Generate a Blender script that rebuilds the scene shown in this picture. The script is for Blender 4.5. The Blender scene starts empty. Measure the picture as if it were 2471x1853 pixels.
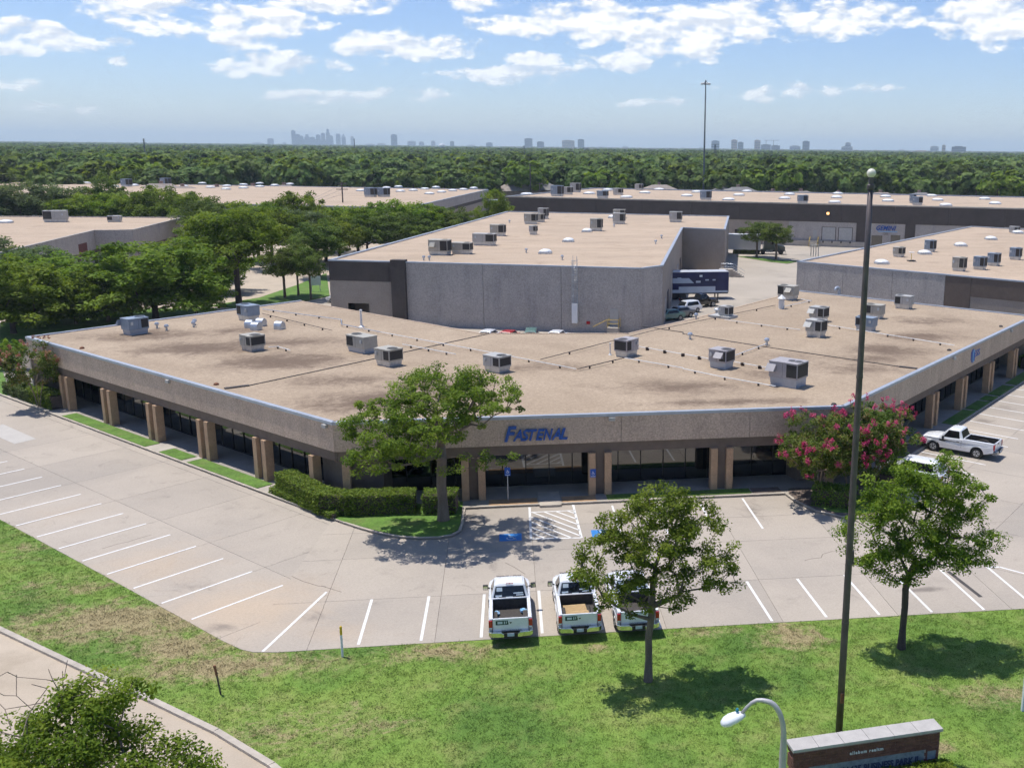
import bpy, bmesh, math, random
import numpy as np
from mathutils import Vector, Matrix, noise as mnoise

# ------------------------------------------------------------------ camera
SC = bpy.context.scene
COL = SC.collection
R = math.radians
F_PX, PITCH, ROLL, PPX, PPY, CAM_H = 2432.1, .229654, .010178, 1574.3, 926.5, 21.8   # solved from the stall stripes
YAW = R(-8.3)                                   # world X runs along the middle facade
_rz = Matrix.Rotation(YAW, 3, 'Z')
_u0 = Vector((0, math.sin(PITCH), math.cos(PITCH)))
CFW = _rz @ Vector((0, math.cos(PITCH), -math.sin(PITCH)))
CRT = _rz @ (math.cos(ROLL) * Vector((1, 0, 0)) + math.sin(ROLL) * _u0)
CUP = _rz @ (-math.sin(ROLL) * Vector((1, 0, 0)) + math.cos(ROLL) * _u0)
cam = bpy.data.cameras.new('camera')
cam.sensor_width = 36.0; cam.sensor_fit = 'HORIZONTAL'
cam.lens = 36.0 * F_PX / 2471.0
cam.shift_x = -(PPX - 1235.5) / 2471.0
cam.clip_start = 0.5; cam.clip_end = 90000.0
cam_o = bpy.data.objects.new('camera', cam); COL.objects.link(cam_o)
cam_o.matrix_world = Matrix(((CRT.x, CUP.x, -CFW.x, 0), (CRT.y, CUP.y, -CFW.y, 0), (CRT.z, CUP.z, -CFW.z, CAM_H), (0, 0, 0, 1)))
SC.camera = cam_o

# survey: a sighting from the drone, met with the level z, gives a place on the site in metres
def site(x, y, z=0.0, K=2471 / 2212):
    d = CFW + ((x * K - PPX) / F_PX) * CRT - ((y * K - PPY) / F_PX) * CUP
    t = (z - CAM_H) / d.z
    return Vector((d.x * t, d.y * t, z))
def view(ox, oy, sc=2.684):
    return lambda x, y, z=0.0: site((ox + x / sc) / 2471 * 2212, (oy + y / sc) / 2471 * 2212, z)
def far_at(x, y, dist, K=2471 / 2212):          # sighting followed to a horizontal distance
    d = CFW + ((x * K - PPX) / F_PX) * CRT - ((y * K - PPY) / F_PX) * CUP
    t = dist / math.hypot(d.x, d.y)
    return Vector((d.x * t, d.y * t, CAM_H + d.z * t))
za, zb, zc = view(0, 300), view(824, 300), view(1648, 300)
zd, ze, zf = view(0, 700), view(824, 700), view(1648, 700)
zg, zh, zi = view(0, 1235), view(824, 1235), view(1648, 1235)
zl = view(1550, 580, 5.37); zy = view(1740, 500, 5.37); zr = view(2060, 520, 5.38); zt = view(2060, 800, 4.608)

# ------------------------------------------------------------------ sky, sun, exposure
SUN_AZ, SUN_EL = R(145.0), R(73.5)             # azimuth from +X, shadows fall right and towards the camera
SDIR = Vector((math.cos(SUN_EL) * math.cos(SUN_AZ), math.cos(SUN_EL) * math.sin(SUN_AZ), math.sin(SUN_EL)))
SC.view_settings.view_transform = 'Standard'; SC.view_settings.look = 'None'
SC.view_settings.exposure = 0.22; SC.view_settings.gamma = 1.0
SC.view_settings.use_curve_mapping = False
sl = bpy.data.lights.new('sun', 'SUN'); sl.energy = 4.0; sl.angle = R(0.53); sl.color = (1.0, 0.965, 0.91)
so = bpy.data.objects.new('sun', sl); COL.objects.link(so)
so.rotation_euler = (-SDIR).to_track_quat('-Z', 'Y').to_euler(); so.location = SDIR * 200

W = bpy.data.worlds.new('World'); SC.world = W; W.use_nodes = True
class NT:                                        # small helper to write node trees
    def __init__(s, tree): s.t = tree; s.n = tree.nodes; s.l = tree.links
    def new(s, typ, **kw):
        nd = s.n.new(typ)
        for k, v in kw.items():
            setattr(nd, k, v)
        return nd
    def set(s, sock, v):
        if hasattr(v, 'is_output'): s.l.new(v, sock)
        elif v is not None:
            try: sock.default_value = v
            except Exception: sock.default_value = (*v, 1.0)
    def math(s, op, a, b=None, c=None, clamp=False):
        nd = s.new('ShaderNodeMath', operation=op, use_clamp=clamp)
        for i, v in enumerate((a, b, c)):
            if v is not None: s.set(nd.inputs[i], v)
        return nd.outputs[0]
    def vmath(s, op, a, b=None):
        nd = s.new('ShaderNodeVectorMath', operation=op)
        s.set(nd.inputs[0], a)
        if b is not None:
            if op == 'SCALE': s.set(nd.inputs['Scale'], b)
            else: s.set(nd.inputs[1], b)
        return nd.outputs['Value'] if op in ('DOT_PRODUCT', 'LENGTH', 'DISTANCE') else nd.outputs[0]
    def noise(s, vec, scale, detail=4, rough=.55, dist=0.0, out='Fac'):
        nd = s.new('ShaderNodeTexNoise'); s.set(nd.inputs['Vector'], vec)
        nd.inputs['Scale'].default_value = scale; nd.inputs['Detail'].default_value = detail
        nd.inputs['Roughness'].default_value = rough; nd.inputs['Distortion'].default_value = dist
        return nd.outputs[out]
    def ramp(s, fac, stops):
        nd = s.new('ShaderNodeValToRGB'); s.set(nd.inputs[0], fac)
        e = nd.color_ramp.elements
        while len(e) < len(stops): e.new(0.5)
        for el, (p, c) in zip(e, stops):
            el.position = p; el.color = (*c, 1) if len(c) == 3 else c
        return nd.outputs[0]
    def mix(s, fac, a, b, mode='MIX'):
        nd = s.new('ShaderNodeMix', data_type='RGBA', blend_type=mode); nd.clamp_factor = True
        s.set(nd.inputs[0], fac); s.set(nd.inputs[6], a); s.set(nd.inputs[7], b)
        return nd.outputs[2]
    def sstep(s, v, a, b, lo=0.0, hi=1.0):
        nd = s.new('ShaderNodeMapRange', interpolation_type='SMOOTHSTEP')
        s.set(nd.inputs[0], v); nd.inputs[1].default_value = a; nd.inputs[2].default_value = b
        nd.inputs[3].default_value = lo; nd.inputs[4].default_value = hi
        return nd.outputs[0]
    def scale(s, vec, sc):
        nd = s.new('ShaderNodeMapping'); s.set(nd.inputs['Vector'], vec); nd.inputs['Scale'].default_value = sc
        return nd.outputs[0]

w = NT(W.node_tree); w.n.clear()
sky = w.new('ShaderNodeTexSky', sky_type='NISHITA'); sky.sun_disc = False
sky.sun_elevation = SUN_EL; sky.sun_rotation = math.atan2(SDIR.x, SDIR.y)
sky.altitude = 150; sky.air_density = 1.0; sky.dust_density = 0.25; sky.ozone_density = 2.0
tc = w.new('ShaderNodeTexCoord'); sep = w.new('ShaderNodeSeparateXYZ'); w.l.new(tc.outputs['Generated'], sep.inputs[0])
dx, dy, dz = sep.outputs
az = w.math('ARCTAN2', dx, dy); el = w.math('ARCSINE', dz)
comb = w.new('ShaderNodeCombineXYZ'); w.l.new(az, comb.inputs[0]); w.l.new(el, comb.inputs[1])
ae = comb.outputs[0]
def noise2(vec, scale, detail, rough):
    nd = w.new('ShaderNodeTexNoise', noise_dimensions='2D'); w.set(nd.inputs['Vector'], vec)
    nd.inputs['Scale'].default_value = scale; nd.inputs['Detail'].default_value = detail; nd.inputs['Roughness'].default_value = rough
    return nd.outputs['Fac']
def vma(a, b, c):                                # vector a * b + c
    nd = w.new('ShaderNodeVectorMath', operation='MULTIPLY_ADD')
    for i, v in enumerate((a, b, c)): w.set(nd.inputs[i], v)
    return nd.outputs[0]
aes = vma(ae, (14, 30, 0), (5.3, 2.9, 0))
n1 = noise2(aes, 2.2, 8, .56)
n1u = noise2(vma(aes, (1, 1, 0), (-.05, .13, 0)), 2.2, 5, .56)
# cumulus that stand in the sky of this view, by compass bearing and height: (x, y, half width, half height, strength)
CLOUDS = [(60, 78, 95, 26, 1), (15, 105, 60, 13, 1), (330, 6, 120, 34, 1), (455, 42, 200, 28, .85), (600, 40, 80, 42, 1), (520, 84, 75, 20, .95), (700, 8, 130, 24, 1), (255, 91, 30, 8, .8), (252, 133, 22, 8, .75),
          (865, 100, 140, 28, 1.05), (605, 140, 135, 22, .9), (1035, 6, 58, 18, 1.05), (1095, 55, 75, 20, 1.05), (1280, 48, 120, 42, 1.15), (1150, 128, 60, 14, 1), (1120, 162, 140, 18, .95), (1330, 133, 80, 20, 1),
          (1470, 72, 115, 50, 1.15), (1600, 50, 120, 40, 1.1), (1790, 42, 150, 34, 1.15), (1440, 108, 110, 18, .9), (2150, 35, 110, 50, 1.2), (700, 212, 110, 13, .7), (1700, 203, 130, 17, .75), (1890, 192, 55, 13, .65), (15, 180, 45, 12, .65), (880, 205, 70, 13, .65), (150, 236, 90, 8, .5), (1380, 222, 90, 10, .55)]
dens = None
for cx, cy, hw, hh, st in CLOUDS:
    c = far_at(cx, cy, 1000); c.z -= CAM_H; c.normalize()
    a0 = math.atan2(c.x, c.y); e0 = math.asin(c.z)
    ra = hw * 1.117 / F_PX; re = hh * 1.117 / F_PX
    d_ = vma(ae, (1 / ra, 1 / re, 0), (-a0 / ra, -e0 / re, 0))
    b = w.math('MULTIPLY_ADD', w.vmath('DOT_PRODUCT', d_, d_), -.6 * st, st)
    dens = b if dens is None else w.math('MAXIMUM', dens, b)
dens = w.math('MAXIMUM', dens, -1.2)
# the same field of fair-weather cloud goes on over the rest of the sky
pz = w.math('MAXIMUM', dz, .05)
cp = w.new('ShaderNodeCombineXYZ'); w.l.new(w.math('DIVIDE', dx, pz), cp.inputs[0]); w.l.new(w.math('DIVIDE', dy, pz), cp.inputs[1])
nf = noise2(cp.outputs[0], .55, 5, .55)
general = w.math('MULTIPLY', w.sstep(nf, .56, .72), w.sstep(el, .20, .34))
cl = w.math('ADD', w.math('MULTIPLY', dens, .80), w.math('MULTIPLY', w.math('SUBTRACT', n1, .55), 2.7))
fac = w.sstep(cl, -.02, .55)
fade = w.sstep(el, .0, .115, .38, .97)
fac = w.math('MAXIMUM', w.math('MULTIPLY', fac, fade), w.math('MULTIPLY', general, .9))
lit = w.sstep(w.math('ADD', w.math('MULTIPLY', cl, .45), w.math('MULTIPLY', w.math('SUBTRACT', n1, n1u), 3.2)), -.35, .75)
ccol = w.ramp(lit, [(0, (.66, .72, .82)), (.5, (.84, .87, .92)), (1, (1.04, 1.04, 1.05))])
SKY = .106
HAZE = 0.00010
skc = w.mix(1.0, w.vmath('SCALE', sky.outputs[0], SKY), (.84, .92, 1.16, 1), 'MULTIPLY')
final = w.mix(fac, skc, ccol)
bg = w.new('ShaderNodeBackground'); w.l.new(final, bg.inputs[0]); bg.inputs[1].default_value = 1.0
wo = w.new('ShaderNodeOutputWorld'); w.l.new(bg.outputs[0], wo.inputs[0])
SC.cycles.volume_bounces = 1; SC.cycles.max_bounces = 4; SC.cycles.transparent_max_bounces = 6
SC.cycles.diffuse_bounces = 2; SC.cycles.glossy_bounces = 2; SC.cycles.transmission_bounces = 2
SC.cycles.use_denoising = True
SC.cycles.use_adaptive_sampling = True; SC.cycles.adaptive_threshold = .025; SC.cycles.adaptive_min_samples = 20
SC.cycles.use_light_tree = False
W.cycles.sampling_method = 'MANUAL'; W.cycles.sample_map_resolution = 512
SC.cycles.sample_clamp_indirect = 4.0

# ------------------------------------------------------------------ mesh helpers
def link(o, parent=None):
    COL.objects.link(o)
    if parent is not None: o.parent = parent
    return o
def tag(o, label, cat, group=None):
    o['label'] = label; o['category'] = cat
    if group: o['group'] = group
    return o
def kind(o, k, label=None):
    o['kind'] = k
    if label: o['label'] = label
    return o
def empty(name, loc=(0, 0, 0), rz=0.0, label=None, cat=None, group=None):
    o = bpy.data.objects.new(name, None); o.empty_display_size = .3
    o.location = loc; o.rotation_euler = (0, 0, rz); COL.objects.link(o)
    if label: tag(o, label, cat, group)
    return o
class MB:
    def __init__(s): s.v = []; s.f = []; s.m = []; s.mi = 0
    def add(s, vs, fs):
        b = len(s.v); s.v += [tuple(p) for p in vs]
        for f in fs: s.f.append(tuple(i + b for i in f)); s.m.append(s.mi)
        return s
    def box(s, x0, x1, y0, y1, z0, z1):
        return s.add([(x0, y0, z0), (x1, y0, z0), (x1, y1, z0), (x0, y1, z0), (x0, y0, z1), (x1, y0, z1), (x1, y1, z1), (x0, y1, z1)],
                     [(3, 2, 1, 0), (4, 5, 6, 7), (0, 1, 5, 4), (1, 2, 6, 5), (2, 3, 7, 6), (3, 0, 4, 7)])
    def taper(s, x0, x1, y0, y1, z0, z1, k=.1):    # box whose top is wider (k>0) or narrower
        return s.add([(x0, y0, z0), (x1, y0, z0), (x1, y1, z0), (x0, y1, z0), (x0 - k, y0 - k, z1), (x1 + k, y0 - k, z1), (x1 + k, y1 + k, z1), (x0 - k, y1 + k, z1)],
                     [(3, 2, 1, 0), (4, 5, 6, 7), (0, 1, 5, 4), (1, 2, 6, 5), (2, 3, 7, 6), (3, 0, 4, 7)])
    def obox(s, c, d, L, wd, z0, z1):             # box of length L along angle d, width wd, centred at c
        e = Vector((math.cos(d), math.sin(d), 0)); n = Vector((-e.y, e.x, 0)); c = Vector((c[0], c[1], 0))
        q = [c + e * (i * L / 2) + n * (j * wd / 2) for i, j in ((-1, -1), (1, -1), (1, 1), (-1, 1))]
        return s.prism([(p.x, p.y) for p in q], z0, z1)
    def prism(s, poly, z0, z1):
        n = len(poly); a = sum(poly[i][0] * poly[(i + 1) % n][1] - poly[(i + 1) % n][0] * poly[i][1] for i in range(n))
        if a < 0: poly = poly[::-1]
        vs = [(p[0], p[1], z0) for p in poly] + [(p[0], p[1], z1) for p in poly]
        return s.add(vs, [tuple(range(n - 1, -1, -1)), tuple(range(n, 2 * n))] + [(i, (i + 1) % n, (i + 1) % n + n, i + n) for i in range(n)])
    def tube(s, pts, rs, n=8, cap=True):
        pts = [Vector(p) for p in pts]
        if not hasattr(rs, '__len__'): rs = [rs] * len(pts)
        rings = []; ref = Vector((.3, .9, .2)).normalized()
        for i, p in enumerate(pts):
            t = (pts[min(i + 1, len(pts) - 1)] - pts[max(i - 1, 0)]).normalized()
            a = t.cross(ref)
            if a.length < .1: a = t.cross(Vector((1, 0, 0)))
            a.normalize(); b = t.cross(a)
            rings.append([p + (a * math.cos(2 * math.pi * k / n) + b * math.sin(2 * math.pi * k / n)) * rs[i] for k in range(n)])
        vs = [q for r in rings for q in r]; fs = []
        for i in range(len(pts) - 1):
            for k in range(n):
                fs.append((i * n + k, i * n + (k + 1) % n, (i + 1) * n + (k + 1) % n, (i + 1) * n + k))
        if cap: fs += [tuple(range(n - 1, -1, -1)), tuple((len(pts) - 1) * n + k for k in range(n))]
        return s.add(vs, fs)
    def lathe(s, prof, c=(0, 0, 0), n=16):       # profile of (r, z)
        vs = []; fs = []
        for r, z in prof:
            for k in range(n): vs.append((c[0] + r * math.cos(2 * math.pi * k / n), c[1] + r * math.sin(2 * math.pi * k / n), c[2] + z))
        for i in range(len(prof) - 1):
            for k in range(n): fs.append((i * n + k, i * n + (k + 1) % n, (i + 1) * n + (k + 1) % n, (i + 1) * n + k))
        fs += [tuple(range(n - 1, -1, -1)), tuple((len(prof) - 1) * n + k for k in range(n))]
        return s.add(vs, fs)
    def loft(s, secs, cap=True):                 # secs: equal-length closed rings
        n = len(secs[0]); vs = [p for r in secs for p in r]; fs = []
        for i in range(len(secs) - 1):
            for k in range(n): fs.append((i * n + k, i * n + (k + 1) % n, (i + 1) * n + (k + 1) % n, (i + 1) * n + k))
        if cap: fs += [tuple(range(n - 1, -1, -1)), tuple((len(secs) - 1) * n + k for k in range(n))]
        return s.add(vs, fs)
    def quad(s, a, b, c, d): return s.add([a, b, c, d], [(0, 1, 2, 3)])
    def build(s, name, mats, parent=None, loc=None, rz=None, smooth=False, bevel=0.0, fixn=True):
        me = bpy.data.meshes.new(name); me.from_pydata(s.v, [], s.f)
        for m in (mats if isinstance(mats, (list, tuple)) else [mats]): me.materials.append(m)
        if any(s.m): me.polygons.foreach_set('material_index', s.m)
        if fixn:
            bm = bmesh.new(); bm.from_mesh(me); bmesh.ops.recalc_face_normals(bm, faces=bm.faces); bm.to_mesh(me); bm.free()
        if smooth: me.polygons.foreach_set('use_smooth', [True] * len(me.polygons))
        o = bpy.data.objects.new(name, me)
        if loc is not None: o.location = loc
        if rz is not None: o.rotation_euler = (0, 0, rz)
        if bevel:
            md = o.modifiers.new('bevel', 'BEVEL'); md.width = bevel; md.segments = 2; md.limit_method = 'ANGLE'; md.angle_limit = R(35)
        return link(o, parent)
def np_mesh(name, verts, quads, mats, attr=None, smooth=False, mi=None):
    me = bpy.data.meshes.new(name); nv, nf = len(verts), len(quads); k = quads.shape[1]
    me.vertices.add(nv); me.vertices.foreach_set('co', np.ascontiguousarray(verts, dtype=np.float32).ravel())
    me.loops.add(nf * k); me.loops.foreach_set('vertex_index', np.ascontiguousarray(quads, dtype=np.int32).ravel())
    me.polygons.add(nf); me.polygons.foreach_set('loop_start', np.arange(0, nf * k, k, dtype=np.int32))
    for m in (mats if isinstance(mats, (list, tuple)) else [mats]): me.materials.append(m)
    if mi is not None: me.polygons.foreach_set('material_index', mi)
    if attr is not None:
        a = me.attributes.new('tone', 'FLOAT', 'FACE'); a.data.foreach_set('value', attr.astype(np.float32))
    if smooth: me.polygons.foreach_set('use_smooth', np.ones(nf, dtype=bool))
    me.update(calc_edges=True); me.validate()
    return me
def copy_tree(o, parent=None):
    c = o.copy(); COL.objects.link(c); c.parent = parent
    for ch in [x for x in o.children]: copy_tree(ch, c)
    return c
def text_mesh(body, size, mat, depth=.02, shear=0.0, bold=0.0, name='letters', parent=None, align='CENTER', space=1.0):
    cu = bpy.data.curves.new('lettering', 'FONT'); cu.body = body; cu.size = size; cu.extrude = depth
    cu.shear = shear; cu.offset = bold; cu.align_x = align; cu.align_y = 'CENTER'; cu.space_character = space; cu.resolution_u = 3
    t = bpy.data.objects.new('lettering', cu); COL.objects.link(t)
    dg = bpy.context.evaluated_depsgraph_get(); me = bpy.data.meshes.new_from_object(t.evaluated_get(dg))
    COL.objects.unlink(t); bpy.data.objects.remove(t)
    me.materials.clear(); me.materials.append(mat)
    o = bpy.data.objects.new(name, me)
    return link(o, parent)
def stand(o, loc, nrm, up=Vector((0, 0, 1))):     # stand flat lettering up on a wall that faces nrm
    n = Vector(nrm).normalized(); x = up.cross(n).normalized(); y = n.cross(x)
    m = Matrix((x, y, n)).transposed().to_4x4(); m.translation = Vector(loc); o.matrix_local = m
    return o

# ------------------------------------------------------------------ materials
MATS = {}
def mat(name, c, rough=.8, var=.12, scale=2.0, fine=0.0, fscale=60.0, metal=0.0, bump=0.0, bscale=40.0, spec=.4, coord='Object', c2=None, thr=(.35, .7), c3=None, thr3=(.6, .75), sc3=.5, stretch=None, ior=None, coat=0.0, st3=None):
    if name in MATS: return MATS[name]
    m = bpy.data.materials.new(name); m.use_nodes = True; t = NT(m.node_tree); t.n.clear()
    if coord == 'World': vec = t.new('ShaderNodeNewGeometry').outputs['Position']
    else: vec = t.new('ShaderNodeTexCoord').outputs[coord]
    if stretch: vs = t.scale(vec, stretch)
    else: vs = vec
    n = t.noise(vs, scale, 5, .6)
    a = [max(0, x * (1 - var)) for x in c]; b = [min(1, x * (1 + var)) for x in c]
    if c2: col = t.mix(t.sstep(n, *thr), (*c, 1), (*c2, 1))
    else: col = t.ramp(n, [(.3, a), (.7, b)])
    if c3: col = t.mix(t.sstep(t.noise(t.scale(vec, st3) if st3 else vec, sc3, 6, .65), *thr3), col, (*c3, 1))
    if fine:
        f = t.noise(vec, fscale, 2, .7)
        g = t.ramp(f, [(.25, (1 - fine,) * 3), (.75, (1 + fine,) * 3)])
        col = t.mix(1.0, col, g, 'MULTIPLY')
    p = t.new('ShaderNodeBsdfPrincipled'); t.l.new(col, p.inputs['Base Color'])
    p.inputs['Metallic'].default_value = metal; p.inputs['Specular IOR Level'].default_value = spec
    if ior: p.inputs['IOR'].default_value = ior
    if coat: p.inputs['Coat Weight'].default_value = coat; p.inputs['Coat Roughness'].default_value = .06
    rr = t.ramp(t.noise(vec, scale * 3, 3), [(.3, (rough * .85,) * 3), (.7, (min(1, rough * 1.15),) * 3)])
    t.l.new(rr, p.inputs['Roughness'])
    if bump:
        bn = t.new('ShaderNodeBump'); bn.inputs['Strength'].default_value = bump; bn.inputs['Distance'].default_value = .02
        t.l.new(t.noise(vec, bscale, 3, .7), bn.inputs['Height']); t.l.new(bn.outputs[0], p.inputs['Normal'])
    o = t.new('ShaderNodeOutputMaterial'); t.l.new(p.outputs[0], o.inputs[0])
    MATS[name] = m; return m
def leaf_mat(name, stops, trans=.45, randomize=.16, hue=.03):
    m = bpy.data.materials.new(name); m.use_nodes = True; t = NT(m.node_tree); t.n.clear()
    at = t.new('ShaderNodeAttribute', attribute_name='tone'); oi = t.new('ShaderNodeObjectInfo')
    f = t.math('ADD', at.outputs['Fac'], t.math('MULTIPLY', t.math('SUBTRACT', oi.outputs['Random'], .5), randomize))
    col = t.ramp(f, stops)
    hs = t.new('ShaderNodeHueSaturation'); t.l.new(col, hs.inputs['Color'])
    t.l.new(t.math('ADD', .5, t.math('MULTIPLY', t.math('SUBTRACT', oi.outputs['Random'], .5), hue)), hs.inputs['Hue'])
    p = t.new('ShaderNodeBsdfPrincipled'); t.l.new(hs.outputs[0], p.inputs['Base Color'])
    p.inputs['Roughness'].default_value = .65; p.inputs['Specular IOR Level'].default_value = .10
    tr = t.new('ShaderNodeBsdfTranslucent'); t.l.new(t.mix(1.0, hs.outputs[0], (1.25, 1.2, .5, 1), 'MULTIPLY'), tr.inputs[0])
    mx = t.new('ShaderNodeMixShader'); mx.inputs[0].default_value = trans
    t.l.new(p.outputs[0], mx.inputs[1]); t.l.new(tr.outputs[0], mx.inputs[2])
    o = t.new('ShaderNodeOutputMaterial'); t.l.new(mx.outputs[0], o.inputs[0]); return m

CONC = (.40, .345, .285)
M = dict(
    slab=None,
    joint=mat('joint_dirt', (.16, .135, .11), .95, .3, 3),
    kerb=mat('kerb_concrete', (.44, .385, .32), .9, .16, 1.5, .12, 40, coord='World'),
    yard=mat('yard_concrete', (.40, .345, .28), .9, .12, .06, .10, 20, coord='World', c3=(.30, .265, .22), thr3=(.52, .72), sc3=.09),
    walk=mat('walk_aggregate', (.33, .295, .25), .95, .12, 1.0, .22, 30, coord='World'),
    walkplain=mat('walk_plain', (.43, .385, .325), .9, .14, .9, .08, 30, coord='World'),
    street=mat('street_concrete', (.46, .38, .29), .9, .12, .12, .08, 14, coord='World', c3=(.38, .31, .23), thr3=(.5, .75), sc3=.2),
    paint=mat('stripe_paint', (.74, .73, .71), .7, .08, 6, .06, 40, coord='World', c3=(.55, .51, .46), thr3=(.60, .80), sc3=2.2),
    blue=mat('blue_paint', (.03, .20, .52), .7, .15, 5, .08, 40, coord='World', c3=(.16, .32, .55), thr3=(.55, .75), sc3=4),
    panel=mat('fascia_aggregate', (.50, .38, .29), .95, .10, .8, .30, 9, bump=.8, bscale=12, stretch=(1, 1, .25), coord='World', c3=(.41, .31, .235), thr3=(.5, .8), sc3=.45),
    brown=mat('brown_paint', (.150, .112, .088), .85, .10, 1.5, .10, 40, bump=.2, coord='World'),
    pier=mat('pier_aggregate', (.44, .285, .175), .95, .12, 2, .30, 26, bump=.6, bscale=30, coord='World'),
    coping=mat('coping_metal', (.40, .43, .48), .5, .10, 1.2, 0, metal=.35, spec=.5, coord='World'),
    glass=mat('dark_glass', (.004, .005, .006), .03, .1, 1, 0, spec=.5, ior=2.1),
    mullion=mat('mullion_bronze', (.018, .016, .015), .4, .1, 4, metal=.4),
    roofdark=mat('joint_cover', (.07, .06, .055), .7, .2, 2),
    tiltup=mat('tiltup_aggregate', (.41, .37, .335), .95, .10, .5, .26, 6, bump=.5, bscale=6, coord='World', c3=(.31, .285, .27), thr3=(.50, .80), sc3=1.1, st3=(1, 1, .10)),
    tiltdark=mat('dark_band', (.085, .07, .062), .9, .10, .4, .15, 9, coord='World'),
    tilttan=mat('tan_panel', (.34, .285, .235), .9, .08, .5, .16, 9, coord='World'),
    galv=mat('galvanised', (.50, .53, .57), .42, .18, 3, 0, metal=.75, spec=.5),
    hvgrey=mat('unit_grey', (.42, .41, .385), .55, .10, 2, .05, 30),
    hvtan=mat('unit_tan', (.40, .375, .32), .55, .10, 2, .05, 30),
    hvblue=mat('unit_blue', (.24, .29, .35), .5, .10, 2, .05, 30),
    hvmauve=mat('unit_mauve', (.36, .335, .34), .55, .10, 2, .05, 30),
    coil=mat('coil_fins', (.045, .042, .04), .7, .25, 30, 0, spec=.3),
    black=mat('black_rubber', (.016, .016, .017), .7, .2, 4),
    blackp=mat('black_plastic', (.02, .02, .021), .5, .15, 4),
    white=mat('white_acrylic', (.80, .80, .79), .35, .04, 3, spec=.5),
    pvc=mat('white_pipe', (.68, .67, .65), .5, .06, 3),
    wood=mat('block_wood', (.06, .045, .035), .9, .2, 5),
    pallet=mat('pallet_wood', (.50, .34, .17), .8, .18, 6, .15, 60, stretch=(1, 6, 1)),
    carwhite=mat('white_carpaint', (.78, .79, .80), .28, .02, 1.5, spec=.5, coat=.7),
    carblack=mat('black_carpaint', (.010, .011, .012), .22, .05, 1.5, spec=.5, coat=.8),
    carred=mat('red_carpaint', (.45, .012, .018), .28, .05, 1.5, spec=.5, coat=.7),
    cargreen=mat('teal_carpaint', (.10, .22, .19), .3, .05, 1.5, spec=.5, coat=.7),
    cargrey=mat('grey_carpaint', (.16, .17, .18), .3, .05, 1.5, metal=.4, coat=.7),
    carblue=mat('blue_carpaint', (.02, .10, .40), .3, .05, 1.5, coat=.7),
    carglass=mat('car_glass', (.010, .012, .014), .04, .1, 1, ior=1.7),
    chrome=mat('chrome', (.72, .73, .74), .12, .04, 3, metal=1.0),
    redlens=mat('red_lens', (.42, .012, .018), .18, .1, 5, spec=.6, coat=.5),
    liner=mat('bed_liner', (.060, .052, .046), .75, .25, 8, .2, 50),
    plate=mat('number_plate', (.45, .52, .62), .5, .1, 9),
    sticker=mat('sticker_pale', (.62, .70, .74), .5, .1, 6),
    decal=mat('decal_dark', (.012, .05, .035), .5, .3, 9),
    ink=mat('ink_dark', (.02, .02, .03), .6, .1, 5),
    signblue=mat('sign_blue', (.012, .085, .40), .45, .1, 6),
    brandblue=mat('letter_blue', (.010, .075, .33), .35, .12, 4),
    paleblue=mat('pale_blue', (.20, .42, .68), .5, .1, 6),
    brick=mat('red_brick', (.155, .068, .052), .9, .30, 5, .25, 30, bump=.4, bscale=40, coord='World'),
    mortar=mat('mortar', (.36, .31, .27), .95, .15, 5),
    cap=mat('precast_cap', (.43, .405, .38), .85, .10, 3, .08, 40),
    plaque=mat('weathered_panel', (.22, .26, .29), .6, .25, 6, .1, 40, c2=(.13, .16, .19)),
    polebrown=mat('pole_bronze', (.105, .086, .088), .5, .25, 1.5, metal=.3, c3=(.15, .115, .105), thr3=(.5, .7), sc3=1.0),
    polegrey=mat('pole_grey', (.44, .43, .43), .55, .10, 3, metal=.3),
    globe=mat('globe_glass', (.72, .68, .56), .25, .1, 3, spec=.5),
    rust=mat('rusty_steel', (.20, .085, .045), .85, .3, 9),
    yellow=mat('yellow_plastic', (.70, .46, .03), .5, .08, 4),
    teal=mat('sign_teal', (.02, .20, .30), .5, .06, 4),
    signwhite=mat('sign_white', (.74, .76, .78), .5, .04, 4),
    bark=mat('bark', (.17, .135, .105), .95, .25, 3, .25, 24, bump=.8, bscale=14, stretch=(1, 1, .3)),
    barkpale=mat('bark_pale', (.30, .22, .165), .9, .25, 3, .15, 24, stretch=(1, 1, .3)),
    barkdark=mat('bark_dark', (.085, .065, .055), .95, .25, 2, .2, 14, stretch=(1, 1, .3)),
    mulch=mat('mulch', (.17, .13, .105), .98, .25, 2, .3, 20, coord='World'),
    mulchtan=mat('tan_mulch', (.42, .26, .14), .98, .2, 2, .3, 24, coord='World'),
    shingle=mat('roof_shingle', (.20, .19, .18), .95, .18, .8, .2, 5),
    shinglet=mat('roof_shingle_tan', (.29, .245, .21), .95, .18, .8, .2, 5),
    housebrick=mat('house_brick', (.28, .19, .155), .95, .15, .8, .2, 6),
    utility=mat('weathered_pole', (.13, .11, .10), .9, .2, 2),
    wire=mat('wire', (.25, .25, .25), .6, .1, 2),
    mast=mat('mast_steel', (.12, .14, .16), .5, .1, 2, metal=.5),
    trailer=mat('trailer_side', (.52, .53, .55), .5, .06, .6, metal=.2),
    navy=mat('navy_wrap', (.018, .022, .085), .5, .3, .5),
    wrapwhite=mat('wrap_pale', (.42, .50, .60), .5, .1, .6),
    tractor=mat('tractor_paint', (.045, .06, .055), .35, .1, 1, coat=.5),
)

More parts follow.
